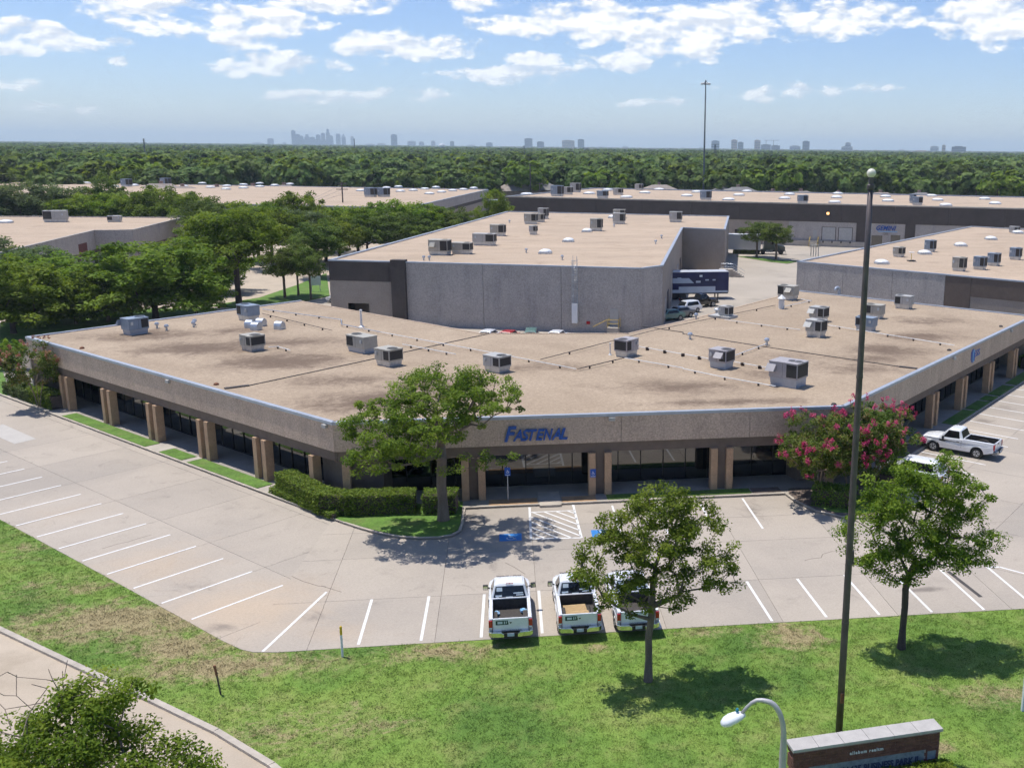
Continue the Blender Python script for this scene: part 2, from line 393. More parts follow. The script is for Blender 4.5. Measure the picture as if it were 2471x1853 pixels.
# ------------------------------------------------------------------ ground materials
def ground_mat(name, kindm):
    m = bpy.data.materials.new(name); m.use_nodes = True; t = NT(m.node_tree); t.n.clear()
    pos = t.new('ShaderNodeNewGeometry').outputs['Position']
    p = t.new('ShaderNodeBsdfPrincipled'); p.inputs['Specular IOR Level'].default_value = .25
    if kindm == 'lawn':
        big = t.noise(pos, .16, 5, .6, .6); mid = t.noise(pos, .55, 5, .65); fine = t.noise(pos, 7.0, 4, .75); grain = t.noise(t.scale(pos, (1, 2.2, 1)), 16.0, 2, .8)
        col = t.ramp(big, [(.32, (.100, .190, .034)), (.5, (.160, .265, .045)), (.70, (.245, .315, .070))])
        col = t.mix(t.sstep(mid, .46, .74, 0, .8), col, (.26, .285, .09, 1))
        # dry places: along the lot's corner, by the trees and the dirt patches
        dry = None
        for x, y, rx, ry, st in ((-18.0, 46.6, 5.5, 2.2, 1.35), (-12.5, 41.4, 4.5, 1.2, 1.2), (-14.8, 43.6, 2.5, 1.6, 1.2), (-3.2, 41.6, 3.2, .9, .75), (12.6, 41.2, 1.7, 1.3, 1.05), (-9, 36.2, 3.0, 1.6, .5), (15.1, 31.9, 1.1, .45, 1.25), (14.0, 31.2, .8, .35, 1.0), (19.3, 35.4, 2.0, 1.0, .6), (-22, 51, 3, 1.2, .55), (-5.6, 36.0, 1.6, .8, .55), (-26, 56.5, 4, 1.4, .4), (8.5, 42.0, 2.0, .5, .7), (3.6, 41.2, .8, .4, .7)):
            e = t.vmath('SUBTRACT', pos, (x, y, 0)); e = t.vmath('MULTIPLY', e, (1 / rx, 1 / ry, 0))
            b = t.math('MULTIPLY', t.math('SUBTRACT', 1.0, t.math('MULTIPLY', t.vmath('LENGTH', e), .75)), st)
            dry = b if dry is None else t.math('MAXIMUM', dry, b)
        dry = t.math('ADD', t.math('MAXIMUM', dry, -.5), t.math('MULTIPLY', t.math('SUBTRACT', t.noise(pos, .9, 6, .7, .8), .5), 3.0))
        dry = t.math('ADD', dry, t.math('MULTIPLY', t.math('SUBTRACT', fine, .5), 1.4))
        col = t.mix(t.sstep(dry, .02, .95, 0, .85), col, t.ramp(grain, [(.3, (.28, .21, .115)), (.7, (.43, .335, .20))]))
        col = t.mix(1.0, col, t.ramp(fine, [(.25, (.72, .74, .70)), (.75, (1.28, 1.26, 1.3))]), 'MULTIPLY')
        col = t.mix(1.0, col, t.ramp(grain, [(.25, (.60, .62, .6)), (.75, (1.42, 1.38, 1.4))]), 'MULTIPLY')
        t.l.new(col, p.inputs['Base Color']); p.inputs['Roughness'].default_value = .9
        bn = t.new('ShaderNodeBump'); bn.inputs['Strength'].default_value = .7; bn.inputs['Distance'].default_value = .06
        t.l.new(t.noise(pos, 14, 3, .8), bn.inputs['Height']); t.l.new(bn.outputs[0], p.inputs['Normal'])
    elif kindm == 'slab':
        oi = t.new('ShaderNodeObjectInfo').outputs['Random']
        big = t.noise(pos, .10, 5, .6, .4); mid = t.noise(pos, .45, 6, .7, .8); fine = t.noise(pos, 9, 3, .75)
        stk = t.noise(t.scale(pos, (.5, .5, 1)), .9, 7, .72, 1.6)
        col = t.ramp(t.math('ADD', big, t.math('MULTIPLY', t.math('SUBTRACT', oi, .5), .22)), [(.3, (.350, .308, .262)), (.5, (.402, .348, .290)), (.7, (.445, .385, .318))])
        col = t.mix(t.sstep(mid, .52, .75, 0, .55), col, (.33, .285, .235, 1))
        col = t.mix(t.sstep(stk, .57, .74, 0, .65), col, (.245, .215, .185, 1))
        tan = None                                  # washed-out soil tints the slabs next to the lawn's corner
        for x, y, rx, ry, st in ((-13, 47, 5, 4, .9), (-19, 53, 5, 4, .6), (-8, 44, 3, 1.5, .5), (-27, 62, 5, 3, .35)):
            e = t.vmath('MULTIPLY', t.vmath('SUBTRACT', pos, (x, y, 0)), (1 / rx, 1 / ry, 0))
            b = t.math('MULTIPLY', t.math('SUBTRACT', 1.0, t.math('MULTIPLY', t.vmath('LENGTH', e), .7)), st)
            tan = b if tan is None else t.math('MAXIMUM', tan, b)
        tan = t.math('ADD', t.math('MAXIMUM', tan, 0), t.math('MULTIPLY', t.math('SUBTRACT', mid, .5), .7))
        col = t.mix(t.sstep(tan, .1, .9, 0, .75), col, (.50, .385, .275, 1))
        oil = None                                  # oil and tyre marks inside stalls
        for x, y, rx, ry, st in ((20.6, 45.2, 1.5, .35, 1), (17, 61.5, 3, .6, .4), (-9.4, 45.8, .8, 1.0, .5), (6.5, 57.2, 1.0, 2.2, .55), (8.8, 56.6, 1.0, 2.2, .5), (11.6, 56.6, 1, 2.2, .5), (14.8, 57, 1, 2.5, .45), (-2, 57.5, 1.2, 2, .5), (3, 51, 6, .5, .3), (30.5, 67.5, .8, 1.2, .7), (-13.5, 45.2, 1.2, .7, .7), (-16, 50, 1.5, .8, .5), (36, 73, .9, 1.5, .6), (39, 76, .9, 1.5, .6), (43, 80, .9, 1.5, .55)):
            e = t.vmath('MULTIPLY', t.vmath('SUBTRACT', pos, (x, y, 0)), (1 / rx, 1 / ry, 0))
            b = t.math('MULTIPLY', t.math('SUBTRACT', 1.0, t.math('MULTIPLY', t.vmath('LENGTH', e), .7)), st)
            oil = b if oil is None else t.math('MAXIMUM', oil, b)
        oil = t.math('ADD', t.math('MAXIMUM', oil, -.2), t.math('MULTIPLY', t.math('SUBTRACT', stk, .5), 1.5))
        col = t.mix(t.sstep(oil, .15, .85, 0, .75), col, (.165, .14, .12, 1))
        col = t.mix(1.0, col, t.ramp(fine, [(.25, (.90, .90, .90)), (.75, (1.10, 1.10, 1.10))]), 'MULTIPLY')
        t.l.new(col, p.inputs['Base Color']); p.inputs['Roughness'].default_value = .88
    elif kindm == 'gravel':
        big = t.noise(pos, .11, 5, .6, 1.0); mid = t.noise(pos, .5, 6, .7, .5); fine = t.noise(pos, 5.5, 5, .85); streak = t.noise(t.scale(pos, (1, 1, 1)), 1.6, 5, .75, 1.2)
        col = t.ramp(big, [(.3, (.325, .250, .178)), (.55, (.385, .300, .216)), (.75, (.420, .330, .240))])
        dark = None                                 # ponding stains lie in rings along the drains
        for x, y, rx, ry, st in ((-31, 92.5, 5.5, 3.0, .75), (-25, 86, 6, 3.2, .85), (-19.5, 88, 6, 2.4, .7), (-17.5, 80, 5.5, 3.6, .95), (-24, 94, 4, 2.4, .55), (-8.5, 66.5, 5.0, 3.0, 1.0), (-5.5, 70.5, 4.2, 2.4, .7), (-12, 73, 4, 2, .6), (12, 68.5, 5, 2.2, .55), (14.5, 63.8, 5.5, 1.0, .75), (27, 73, 3.8, 2.6, .55), (31.5, 80, 3.6, 2.6, .8), (29, 76.5, 4, 1.8, .6), (37.5, 86, 3.8, 2.6, .75), (41, 94, 4.2, 2.6, .5), (23, 78, 3, 2, .35), (20, 72, 3, 2, .4), (2, 76, 5, 1.6, .3)):
            e = t.vmath('MULTIPLY', t.vmath('SUBTRACT', pos, (x, y, 0)), (1 / rx, 1 / ry, 0))
            b = t.math('MULTIPLY', t.math('SUBTRACT', 1.0, t.math('MULTIPLY', t.vmath('LENGTH', e), .8)), st)
            dark = b if dark is None else t.math('MAXIMUM', dark, b)
        dark = t.math('ADD', t.math('MAXIMUM', dark, -.4), t.math('MULTIPLY', t.math('SUBTRACT', mid, .5), 1.5))
        dark = t.math('ADD', dark, t.math('MULTIPLY', t.math('SUBTRACT', streak, .5), .9))
        col = t.mix(t.sstep(dark, -.10, .75, 0, .90), col, (.140, .098, .070, 1))
        col = t.mix(t.sstep(mid, .55, .8, 0, .30), col, (.30, .222, .155, 1))
        col = t.mix(1.0, col, t.ramp(fine, [(.25, (.62, .60, .58)), (.75, (1.36, 1.36, 1.36))]), 'MULTIPLY')
        t.l.new(col, p.inputs['Base Color']); p.inputs['Roughness'].default_value = .95
    elif kindm == 'earth':
        big = t.noise(pos, .004, 6, .6); mid = t.noise(pos, .03, 5, .6)
        col = t.ramp(big, [(.35, (.055, .085, .028)), (.65, (.10, .125, .05))])
        col = t.mix(t.sstep(mid, .55, .75, 0, .6), col, (.16, .14, .085, 1))
        t.l.new(col, p.inputs['Base Color']); p.inputs['Roughness'].default_value = .95
    o = t.new('ShaderNodeOutputMaterial'); t.l.new(p.outputs[0], o.inputs[0]); return m
M['lawn'] = ground_mat('lawn_grass', 'lawn'); M['slab'] = ground_mat('lot_concrete', 'slab')
M['gravel'] = ground_mat('roof_gravel', 'gravel'); M['earth'] = ground_mat('far_ground', 'earth')
M['gravel2'] = mat('roof_gravel_far', (.44, .335, .24), .95, .12, .12, .16, 5, coord='World', c3=(.34, .25, .175), thr3=(.5, .78), sc3=.35, stretch=(.5, 1.6, 1))
M['verge'] = mat('verge_grass', (.10, .19, .028), .9, .25, .9, .35, 8, coord='World', c3=(.17, .20, .055), thr3=(.5, .75), sc3=.6, bump=.6, bscale=14)

# ------------------------------------------------------------------ ground, lot, lawn, street
def sheet(name, poly, z, m, k='structure', parent=None):
    n = len(poly); b = MB(); b.add([(p[0], p[1], z) for p in poly], [tuple(range(n))])
    a = sum(poly[i][0] * poly[(i + 1) % n][1] - poly[(i + 1) % n][0] * poly[i][1] for i in range(n))
    if a < 0: b.f = [f[::-1] for f in b.f]
    o = b.build(name, m, parent, fixn=False)
    if k: o['kind'] = k
    return o
def ring_sheet():                                 # one sheet to the horizon, finer near the site
    g = MB(); rad = [0, 60, 140, 300, 700, 1600, 4000, 9000, 20000, 45000]; n = 48
    vs = [(0, 100, -.06)]
    for r in rad[1:]:
        for k in range(n): vs.append((r * math.cos(2 * math.pi * k / n), 100 + r * math.sin(2 * math.pi * k / n), -.06))
    fs = [(0, 1 + k, 1 + (k + 1) % n) for k in range(n)]
    for i in range(len(rad) - 2):
        for k in range(n):
            a = 1 + i * n + k; b = 1 + i * n + (k + 1) % n; fs.append((a, a + n, b + n, b))
    g.add(vs, fs); return g.build('ground', M['earth'], fixn=False)
kind(ring_sheet(), 'structure')
LAWN_EDGE = [(-72, 103.6), (-30.05, 61.22), (-22.6, 53.67), (-15.08, 45.98), (-13.15, 43.98), (-12.03, 42.95), (-11.43, 42.62), (-10.37, 42.48), (-7.69, 42.52), (7.78, 42.58), (24.73, 42.53), (27.5, 42.6), (29.5, 43.6), (90, 104)]
sheet('lawn', LAWN_EDGE + [(120, 60), (120, -60), (-140, -60), (-140, 120)], 0.0, M['lawn'])
KERB = [(-62, 79.2), (-40, 60.2), (-29, 50.7), (-23.23, 45.9), (-18.7, 42.16), (-14.52, 38.78), (-11.42, 36.19), (-8.87, 33.7), (-6.6, 30.9), (-5.0, 28.0), (-4.0, 24), (-3.6, 10)]
sheet('street', KERB + [(-60, 10), (-100, 60)], .006, M['street'])
def kerb(name, path, parent=None, wd=.16, z0=-.02, z1=.15, m=None, closed=False, side=1):
    b = MB(); P = [Vector((p[0], p[1], 0)) for p in path]; n = len(P); L = []; Rr = []
    for i in range(n):
        a = P[i - 1] if (i or closed) else P[i]; c = P[(i + 1) % n] if (i < n - 1 or closed) else P[i]
        t = (c - a).normalized(); q = Vector((-t.y, t.x, 0)) * side
        L.append(P[i]); Rr.append(P[i] + q * wd)
    for i in range(n if closed else n - 1):
        j = (i + 1) % n
        b.prism([(L[i].x, L[i].y), (L[j].x, L[j].y), (Rr[j].x, Rr[j].y), (Rr[i].x, Rr[i].y)], z0, z1)
    return b.build(name, m or M['kerb'], parent)
def kerb_stones(name, path, step=3.0, **kw):      # kerb poured in lengths, a parent with one child per length
    e = empty(name); e['kind'] = 'structure'
    for i in range(len(path) - 1):
        a, c = Vector((*path[i], 0)), Vector((*path[i + 1], 0)); n = max(1, int((c - a).length / step)); t = (c - a).normalized() * .008
        for k in range(n):
            p, q = a.lerp(c, k / n) + t, a.lerp(c, (k + 1) / n) - t
            kerb('kerb_length', [(p.x, p.y), (q.x, q.y)], e, **kw)
    return e
kerb_stones('street_kerb', KERB, 3.2, wd=.26, z1=.13, side=1)

def clip(poly, a, b, c):                          # keep a*x+b*y<=c
    out = []
    for i in range(len(poly)):
        p, q = poly[i], poly[(i + 1) % len(poly)]
        dp, dq = a * p[0] + b * p[1] - c, a * q[0] + b * q[1] - c
        if dp <= 0: out.append(p)
        if (dp < 0 < dq) or (dq < 0 < dp):
            t = dp / (dp - dq); out.append((p[0] + t * (q[0] - p[0]), p[1] + t * (q[1] - p[1])))
    return out
lot = empty('parking_lot'); lot['kind'] = 'structure'
sheet('joint_bed', LAWN_EDGE[:-1] + [(90, 104), (60, 120), (20, 90), (-20, 118), (-80, 118)], .004, M['joint'], None, lot)
def slabs(poly, org, ang, us, vs, gap=.020, skip=None):
    e = (math.cos(ang), math.sin(ang)); n = (-e[1], e[0])
    for i in range(len(us) - 1):
        for j in range(len(vs) - 1):
            q = poly
            for a, c in (((-e[0], -e[1]), -(us[i] + gap / 2)), (e, us[i + 1] - gap / 2), ((-n[0], -n[1]), -(vs[j] + gap / 2)), (n, vs[j + 1] - gap / 2)):
                q = clip(q, a[0], a[1], c + a[0] * org[0] + a[1] * org[1])
                if len(q) < 3: break
            if len(q) < 3: continue
            ar = abs(sum(q[k][0] * q[(k + 1) % len(q)][1] - q[(k + 1) % len(q)][0] * q[k][1] for k in range(len(q)))) / 2
            if ar < .4: continue
            MB().prism(q, .0045, .02).build('slab', M['slab'], lot, fixn=False)
PL = (-11.9, 42.75)
E_L = math.atan2(.714, -.70)
fr = lambda a, b, s: [a + s * k for k in range(int((b - a) / s) + 2)]
slabs([(-12.03, 42.95), (-10.2, 64), (-30, 90), (-66, 118), (-72, 103.6), (-30.05, 61.22), (-22.6, 53.67), (-15.08, 45.98), (-13.15, 43.98)], PL, E_L, fr(-20, 90, 5.49), [-40, -34, -28, -22, -17.5, -11.6, -5.75, 3], skip=None)
slabs([(-12.03, 42.95), (-11.43, 42.62), (-10.37, 42.48), (-7.69, 42.52), (7.78, 42.58), (24.73, 42.53), (25.9, 42.56), (23.0, 64), (-10.2, 64)], (-11.9, 42.5), 0, [-2, 2.75, 8.3, 13.0, 18.9, 24.5, 30.2, 36, 42], [-1, 4.95, 10.2, 14.0, 19.4, 26])
slabs([(25.9, 42.56), (27.5, 42.6), (29.5, 43.6), (88, 102), (60, 112), (23.0, 64)], (25.9, 42.6), R(46.5), fr(-8, 95, 5.6), [-2, 5.2, 10.4, 15.6, 21, 28, 36, 44, 60])
# service yard behind, street by the left warehouses, verge
sheet('service_yard', [(-30, 116), (-4, 88), (12, 87), (36, 112), (58, 92), (64, 94), (300, 200), (300, 330), (-6, 330), (-26, 190)], .001, M['yard'])
sheet('side_street', [(-66, 106), (-36, 121), (-18, 152), (2, 236), (8, 330), (-60, 330), (-66, 210), (-90, 170), (-180, 170), (-180, 118), (-120, 118)], -.012, M['street'])
def verge(name, poly, z=.14, lab=None):
    o = MB().prism([(p[0], p[1]) for p in poly], -.03, z).build(name, M['verge']); o['kind'] = 'structure'; return o
vp = lambda *pts: [tuple(site(*p)[:2]) for p in pts]
verge('verge', vp((455, 662), (560, 645), (640, 618), (705, 592), (712, 640), (655, 652), (540, 668)))
verge('verge', vp((0, 770), (0, 700), (180, 676), (330, 668), (470, 668), (430, 684), (250, 712), (60, 735)), .12)
verge('verge', [(-52, 110), (-44.6, 95.6), (-43.6, 93.0), (-46.5, 95.2), (-60, 108)], .13)
verge('verge', [tuple(zy(*p)[:2]) for p in ((200, 640), (460, 655), (720, 690), (1000, 705), (860, 735), (640, 712))], .10)
# ------------------------------------------------------------------ painted stripes
def stripe(a, b, wd=.11, m=None, name='stripe', parent=None, z=.025):
    a, b = Vector((a[0], a[1], 0)), Vector((b[0], b[1], 0)); d = b - a
    return MB().obox((a + b) / 2, math.atan2(d.y, d.x), d.length, wd, z - .004, z).build(name, m or M['paint'], parent)
st = empty('stall_markings'); st['kind'] = 'structure'
for i in range(-1, 17):                            # left rows, a stall every 2.743 m along the lawn
    p0 = Vector((-15.05, 46.1, 0)) + Vector((-.7034, .7108, 0)) * (2.762 * i + .12)
    n = Vector((.7108, .7034, 0)).normalized()
    if i < 0:
        a, b = zg(1702, 905), zg(2115, 520); stripe(a, b, .13, None, 'stripe', st); continue
    stripe(p0 + n * .12, p0 + n * 4.95, .115, None, 'stripe', st)
for (bx, by), (tx, ty) in zip([(110, 868), (515, 843), (905, 822), (1300, 795), (1690, 772), (2065, 760)], [(197, 568), (567, 548), (925, 535), (1278, 512), (1632, 490), (1985, 478)]):
    stripe(zh(bx, by - 8), zh(tx, ty), .13, None, 'stripe', st)
for (bx, by), (tx, ty) in zip([(577, 708), (930, 683), (1272, 668), (1612, 650), (1950, 635), (2290, 625)], [(413, 452), (740, 435), (1045, 410), (1385, 425), (1668, 378), (1970, 358)]):
    stripe(zi(bx, by), zi(tx, ty), .13, None, 'stripe', st)
stripe(zi(1975, 360), zi(2050, 358), .12, None, 'stripe', st); stripe(zi(2050, 358), zi(2300, 425), .12, None, 'stripe', st)
stripe(zf(385, 1350), zf(517, 1545), .13, None, 'stripe', st)
for x0 in (6.2, 8.95, 11.75):
    stripe((x0, 59.4), (x0, 54.3), .12, None, 'stripe', st)
BQ = Vector((21.74, 61.55, 0)); eR = Vector((math.cos(R(47)), math.sin(R(47)), 0)); nR = Vector((eR.y, -eR.x, 0))
for s_ in (38.6, 35.8, 33.0, 30.1, 27.3, 24.5, 21.7, 18.95, 16.2, 13.4, 10.7, 8.0):
    a = BQ + eR * s_ + nR * 1.62; b = BQ + eR * (s_ - .35) + nR * 6.5
    stripe(a, b, .12, None, 'stripe', st)
# access aisle with hatching, and the two blue wheelchair squares
q = [ze(1218, 1408), ze(1500, 1392), ze(1555, 1605), ze(1228, 1612)]
for i in range(4):
    if i == 0: continue
    stripe(q[i], q[(i + 1) % 4], .14 if i % 2 else .13, None, 'stripe', st)
stripe(ze(1222, 1440), ze(1512, 1428), .11, None, 'stripe', st)
h0, h1, h2, h3 = ze(1222, 1442), ze(1512, 1430), q[2], q[3]
for k in range(8):                                # diagonal hatching clipped to the aisle
    t0 = -.66 + k * .205; t1 = t0 + .78
    a = h0.lerp(h3, t0) if t0 >= 0 else h0.lerp(h1, -t0 / .78)
    b = h1.lerp(h2, t1) if t1 <= 1 else h3.lerp(h2, (1 - t0) / .78)
    if (b - a).length > .5: stripe(a, b, .11, None, 'stripe', st)
def wheel_mark(c, parent, sz=1.5, m1='blue', m2='sticker', z=.026):
    b = MB(); b.mi = 0; b.box(c.x - sz * .72, c.x + sz * .72, c.y - sz * .62, c.y + sz * .62, z - .004, z)
    b.build('blue_square', M[m1], parent)
    g = MB(); s = sz * .5; zz = z + .003
    def bar(x0, y0, x1, y1, wd): g.obox((c.x + (x0 + x1) / 2 * s, c.y + (y0 + y1) / 2 * s), math.atan2(y1 - y0, x1 - x0), math.hypot(x1 - x0, y1 - y0) * s, wd * s, zz - .003, zz)
    bar(-.15, .55, -.1, -.05, .22); bar(-.12, .18, .38, .18, .16); bar(-.12, -.1, .36, -.1, .2); bar(.32, -.1, .52, -.62, .2); bar(.5, -.6, .74, -.6, .15)
    for k in range(10):
        a0, a1 = R(150 + k * 21), R(150 + (k + 1) * 21); bar(.05 + .52 * math.cos(a0), -.32 + .52 * math.sin(a0), .05 + .52 * math.cos(a1), -.32 + .52 * math.sin(a1), .15)
    g.lathe([(.0, 0), (.17 * s, 0), (.17 * s, .002), (0, .002)], (c.x - .2 * s, c.y + .78 * s, zz - .003), 10)
    g.build('wheelchair_symbol', M[m2], parent)
hm = empty('wheelchair_marking', label='blue wheelchair parking square painted left of the hatched aisle', cat='road marking', group='wheelchair squares')
wheel_mark(ze(1095, 1602), hm, .88)
hm = empty('wheelchair_marking', label='blue wheelchair parking square right of the hatched aisle, half under the tree', cat='road marking', group='wheelchair squares')
wheel_mark(ze(1690, 1575), hm, .88)
mp = sheet('pavement_patch', [tuple(zd(*p)[:2]) for p in ((-80, 900), (20, 870), (235, 965), (95, 998), (-60, 930))], .027, mat('fresh_concrete', (.46, .43, .39), .9, .05, 1, .05, 20, coord='World'))

# cracks, a trench drain
for v, pp_ in ((zi, ((790, 315), (830, 305), (895, 298), (905, 275), (960, 258), (1060, 255))), (zg, ((660, 240), (700, 228), (750, 212), (830, 195), (900, 172), (980, 150))), (zg, ((1890, 418), (1960, 450), (2060, 480), (2110, 486))), (zh, ((1060, 330), (1120, 360), (1190, 405))), (zg, ((2080, 480), (2212, 520)))):
    P_ = [v(*q) for q in pp_]; b = MB()
    for a_, c_ in zip(P_[:-1], P_[1:]): d = c_ - a_; b.obox((a_ + c_) / 2, math.atan2(d.y, d.x), d.length + .01, .035, .018, .0225)
    b.build('crack', M['joint'], lot)
a_, c_ = zi(1715, 385), zi(1930, 553); d = c_ - a_; MB().obox((a_ + c_) / 2, math.atan2(d.y, d.x), d.length, .22, .016, .0235).build('trench_drain', M['roofdark'], lot)

# ------------------------------------------------------------------ main building
RZ = 5.5
PC, PA, PB = Vector((-41.14, 92.24, 0)), Vector((-10.63, 60.94, 0)), Vector((21.74, 61.55, 0))
PE, PF = Vector((53.4, 95.5, 0)), Vector((34.43, 115.88, 0))
PI1, PI2, PI3, PD = Vector((16.92, 95.88, 0)), Vector((10.72, 89.62, 0)), Vector((-2.33, 90.76, 0)), Vector((-22.08, 112.17, 0))
bld = empty('office_building', (0, 0, 0), 0, 'low chevron-shaped brown office building with tan gravel roof and paired piers', 'building')
def inward(P, off):
    n = len(P); out = []
    for i in range(n):
        a, b, c = P[i - 1], P[i], P[(i + 1) % n]
        t1 = (b - a).normalized(); t2 = (c - b).normalized(); n1 = Vector((-t1.y, t1.x, 0)); n2 = Vector((-t2.y, t2.x, 0))
        m = (n1 + n2); m = m / max(.3, m.dot(n1)); out.append(b + m * off)
    return out
outer = [PC, PA, PB, PE, PF, PI1, PI2, PI3, PD]     # counter-clockwise
rp = inward(outer, .22)
b = MB(); n = len(rp); vs = [(p.x, p.y, RZ - .12) for p in rp] + [(p.x, p.y, RZ - .5) for p in rp]
b.add(vs, [tuple(range(n)), tuple(range(2 * n - 1, n - 1, -1))] + [((i + 1) % n, i, i + n, (i + 1) % n + n) for i in range(n)])
roof = b.build('roof', M['gravel'], bld, fixn=False)
def fr_(P, Q):
    e = (Q - P).normalized(); return e, Vector((e.y, -e.x, 0))
def pt(P, e, n_, s, o): v = P + e * s + n_ * o; return (v.x, v.y)
def rect(P, e, n_, s0, s1, o0, o1): return [pt(P, e, n_, s0, o0), pt(P, e, n_, s1, o0), pt(P, e, n_, s1, o1), pt(P, e, n_, s0, o1)]
def coping(P, Q, z0, z1, ext0=0, ext1=0, pieces=6, wd=.42, lip=.06):
    e, n_ = fr_(P, Q); L = (Q - P).length
    for k in range(pieces):
        s0 = -ext0 if k == 0 else L * k / pieces + .006; s1 = L + ext1 if k == pieces - 1 else L * (k + 1) / pieces - .006
        MB().prism(rect(P, e, n_, s0, s1, -wd, lip), z0, z1).build('coping', M['coping'], bld)
def facade(P, Q, pairs, joints, extra=(), e0=0, e1=0, glass0=None, glass1=None):
    e, n_ = fr_(P, Q); L = (Q - P).length
    js = [e0] + list(joints) + [L + e1]
    for i in range(len(js) - 1):
        MB().prism(rect(P, e, n_, js[i] + .012, js[i + 1] - .012, -.28, 0), 3.6, 5.30).build('fascia_panel', M['panel'], bld)
    MB().prism(rect(P, e, n_, e0 + .05, L + e1 - .05, -.5, -.34), 3.62, 5.28).build('fascia_backing', M['brown'], bld)
    MB().prism(rect(P, e, n_, e0 - .02, L + e1 + .02, -.62, -.13), 2.95, 3.597).build('beam', M['brown'], bld)
    MB().prism(rect(P, e, n_, e0, L + e1, -2.62, -.64), 3.0, 3.12).build('soffit', M['brown'], bld)
    hw, gp = .225, .57
    edges = []
    for c in pairs:
        for s in (-1, 1):
            q = c + s * (hw + gp / 2)
            MB().prism(rect(P, e, n_, q - hw, q + hw, -.48, .12), .06, 2.94).build('pier', M['pier'], bld, bevel=.02)
        MB().prism(rect(P, e, n_, c - gp / 2 + .004, c + gp / 2 - .004, -.46, -.16), .06, 2.945).build('pier_infill', M['brown'], bld)
    for q in extra:
        MB().prism(rect(P, e, n_, q - hw, q + hw, -.48, .12), .06, 2.94).build('pier', M['pier'], bld, bevel=.02)
    # glazing between the infills
    g0 = 2.5 if glass0 is None else glass0; g1 = L - 2.5 if glass1 is None else glass1
    lims = [g0] + [x for ed in edges for x in ed] + [g1]
    for i in range(0, len(lims), 2):
        a, c = lims[i], lims[i + 1]
        if c - a < 1: continue
        k = max(1, round((c - a) / 1.5)); wd = (c - a) / k
        door = len(lims) // 2 + i
        for j in range(k):
            s0, s1 = a + wd * j, a + wd * (j + 1)
            MB().prism(rect(P, e, n_, s0 + .03, s1 - .03, -2.46, -2.43), .22, 2.98).build('pane', M['glass'], bld)
            MB().prism(rect(P, e, n_, s0 - .03, s0 + .03, -2.48, -2.38), .16, 3.0).build('mullion', M['mullion'], bld)
        MB().prism(rect(P, e, n_, a + .04, c - .04, -2.475, -2.39), .13, .215).build('sill', M['mullion'], bld)
facade(PC, PA, [6.6, 14.0, 21.2, 28.4, 35.5], [4.5, 11.6, 18.6, 29.2], [41.3], 0, -.0, 1.2)
facade(PA, PB, [8.28, 16.24, 24.2], [7.6, 17.6, 26.0], [.62, 31.6], 0, 0)
facade(PB, PE, [9.9, 17.7, 24.9, 32.6, 40.4], [8.9, 16.4, 24.0, 32.0, 39.0], [2.4], 0, 0)
for P, Q, pc in ((PC, PA, 7), (PA, PB, 5), (PB, PE, 7)):
    coping(P, Q, 5.302, 5.49, 0, 0, pc, .26)
for P, Q in ((PD, PC), (PE, PF)):
    e, n_ = fr_(P, Q); L = (Q - P).length
    MB().prism(rect(P, e, n_, .05, L - .05, -.3, -.02), 0, 5.3).build('end_wall', M['tilttan'], bld)
    coping(P, Q, 5.302, 5.48, 0, 0, 4, .24)
for P, Q in ((PF, PI1), (PI1, PI2), (PI2, PI3), (PI3, PD)):
    e, n_ = fr_(P, Q); L = (Q - P).length
    MB().prism(rect(P, e, n_, 0, L, -.3, 0), 0, 5.34).build('rear_wall', M['tilttan'], bld)
    MB().prism(rect(P, e, n_, 0, L, -.26, .03), 5.342, 5.42).build('gravel_stop', M['gravel2'], bld)
for P, o in ((PA, 0), (PB, 0)):                    # brown corner panels under the bends
    e1 = (PA - PC).normalized() if P is PA else (PB - PA).normalized(); e2 = (PB - PA).normalized() if P is PA else (PE - PB).normalized()
    inn = Vector((-(e1.y + e2.y), e1.x + e2.x, 0)).normalized()
    c = P + inn * 1.9
    MB().prism([(v.x, v.y) for v in (P + inn * .75 - e1 * 2.3 + inn * .3, P + inn * .75, P + inn * .75 + e2 * 2.3 + inn * .3, P + inn * 2.9 + e2 * 2.0, P + inn * 2.9 - e1 * 2.0)], .06, 2.99).build('corner_wall', M['brown'], bld)
# core behind the glass so that the building is solid
MB().prism([(p.x, p.y) for p in inward(outer, 2.75)], .02, RZ - .55).build('core', M['brown'], bld)
# roof drains, scuppers, security lamp boxes
for x, y in ((530, 370), (1400, 603)):
    p = zd(x, y, RZ); MB().lathe([(0, 0), (.2, 0), (.16, .12), (.06, .16), (0, .16)], (p.x, p.y, RZ - .12), 10).build('roof_drain', M['rust'], bld)
for x, y in ((2060, 230), (1725, 383), (978, 733)):
    p = zf(x, y, RZ); MB().lathe([(0, 0), (.2, 0), (.16, .12), (.06, .16), (0, .16)], (p.x, p.y, RZ - .12), 10).build('roof_drain', M['roofdark'], bld)
for P, Q, s in ((PC, PA, 24.2), (PC, PA, 43.0), (PA, PB, 17.0), (PA, PB, 7.0), (PB, PE, 21.5), (PB, PE, 38.0)):
    e, n_ = fr_(P, Q)
    MB().prism(rect(P, e, n_, s - .2, s + .2, .003, .2), 5.02, 5.25).build('wall_lamp', M['hvgrey'], bld, bevel=.02)
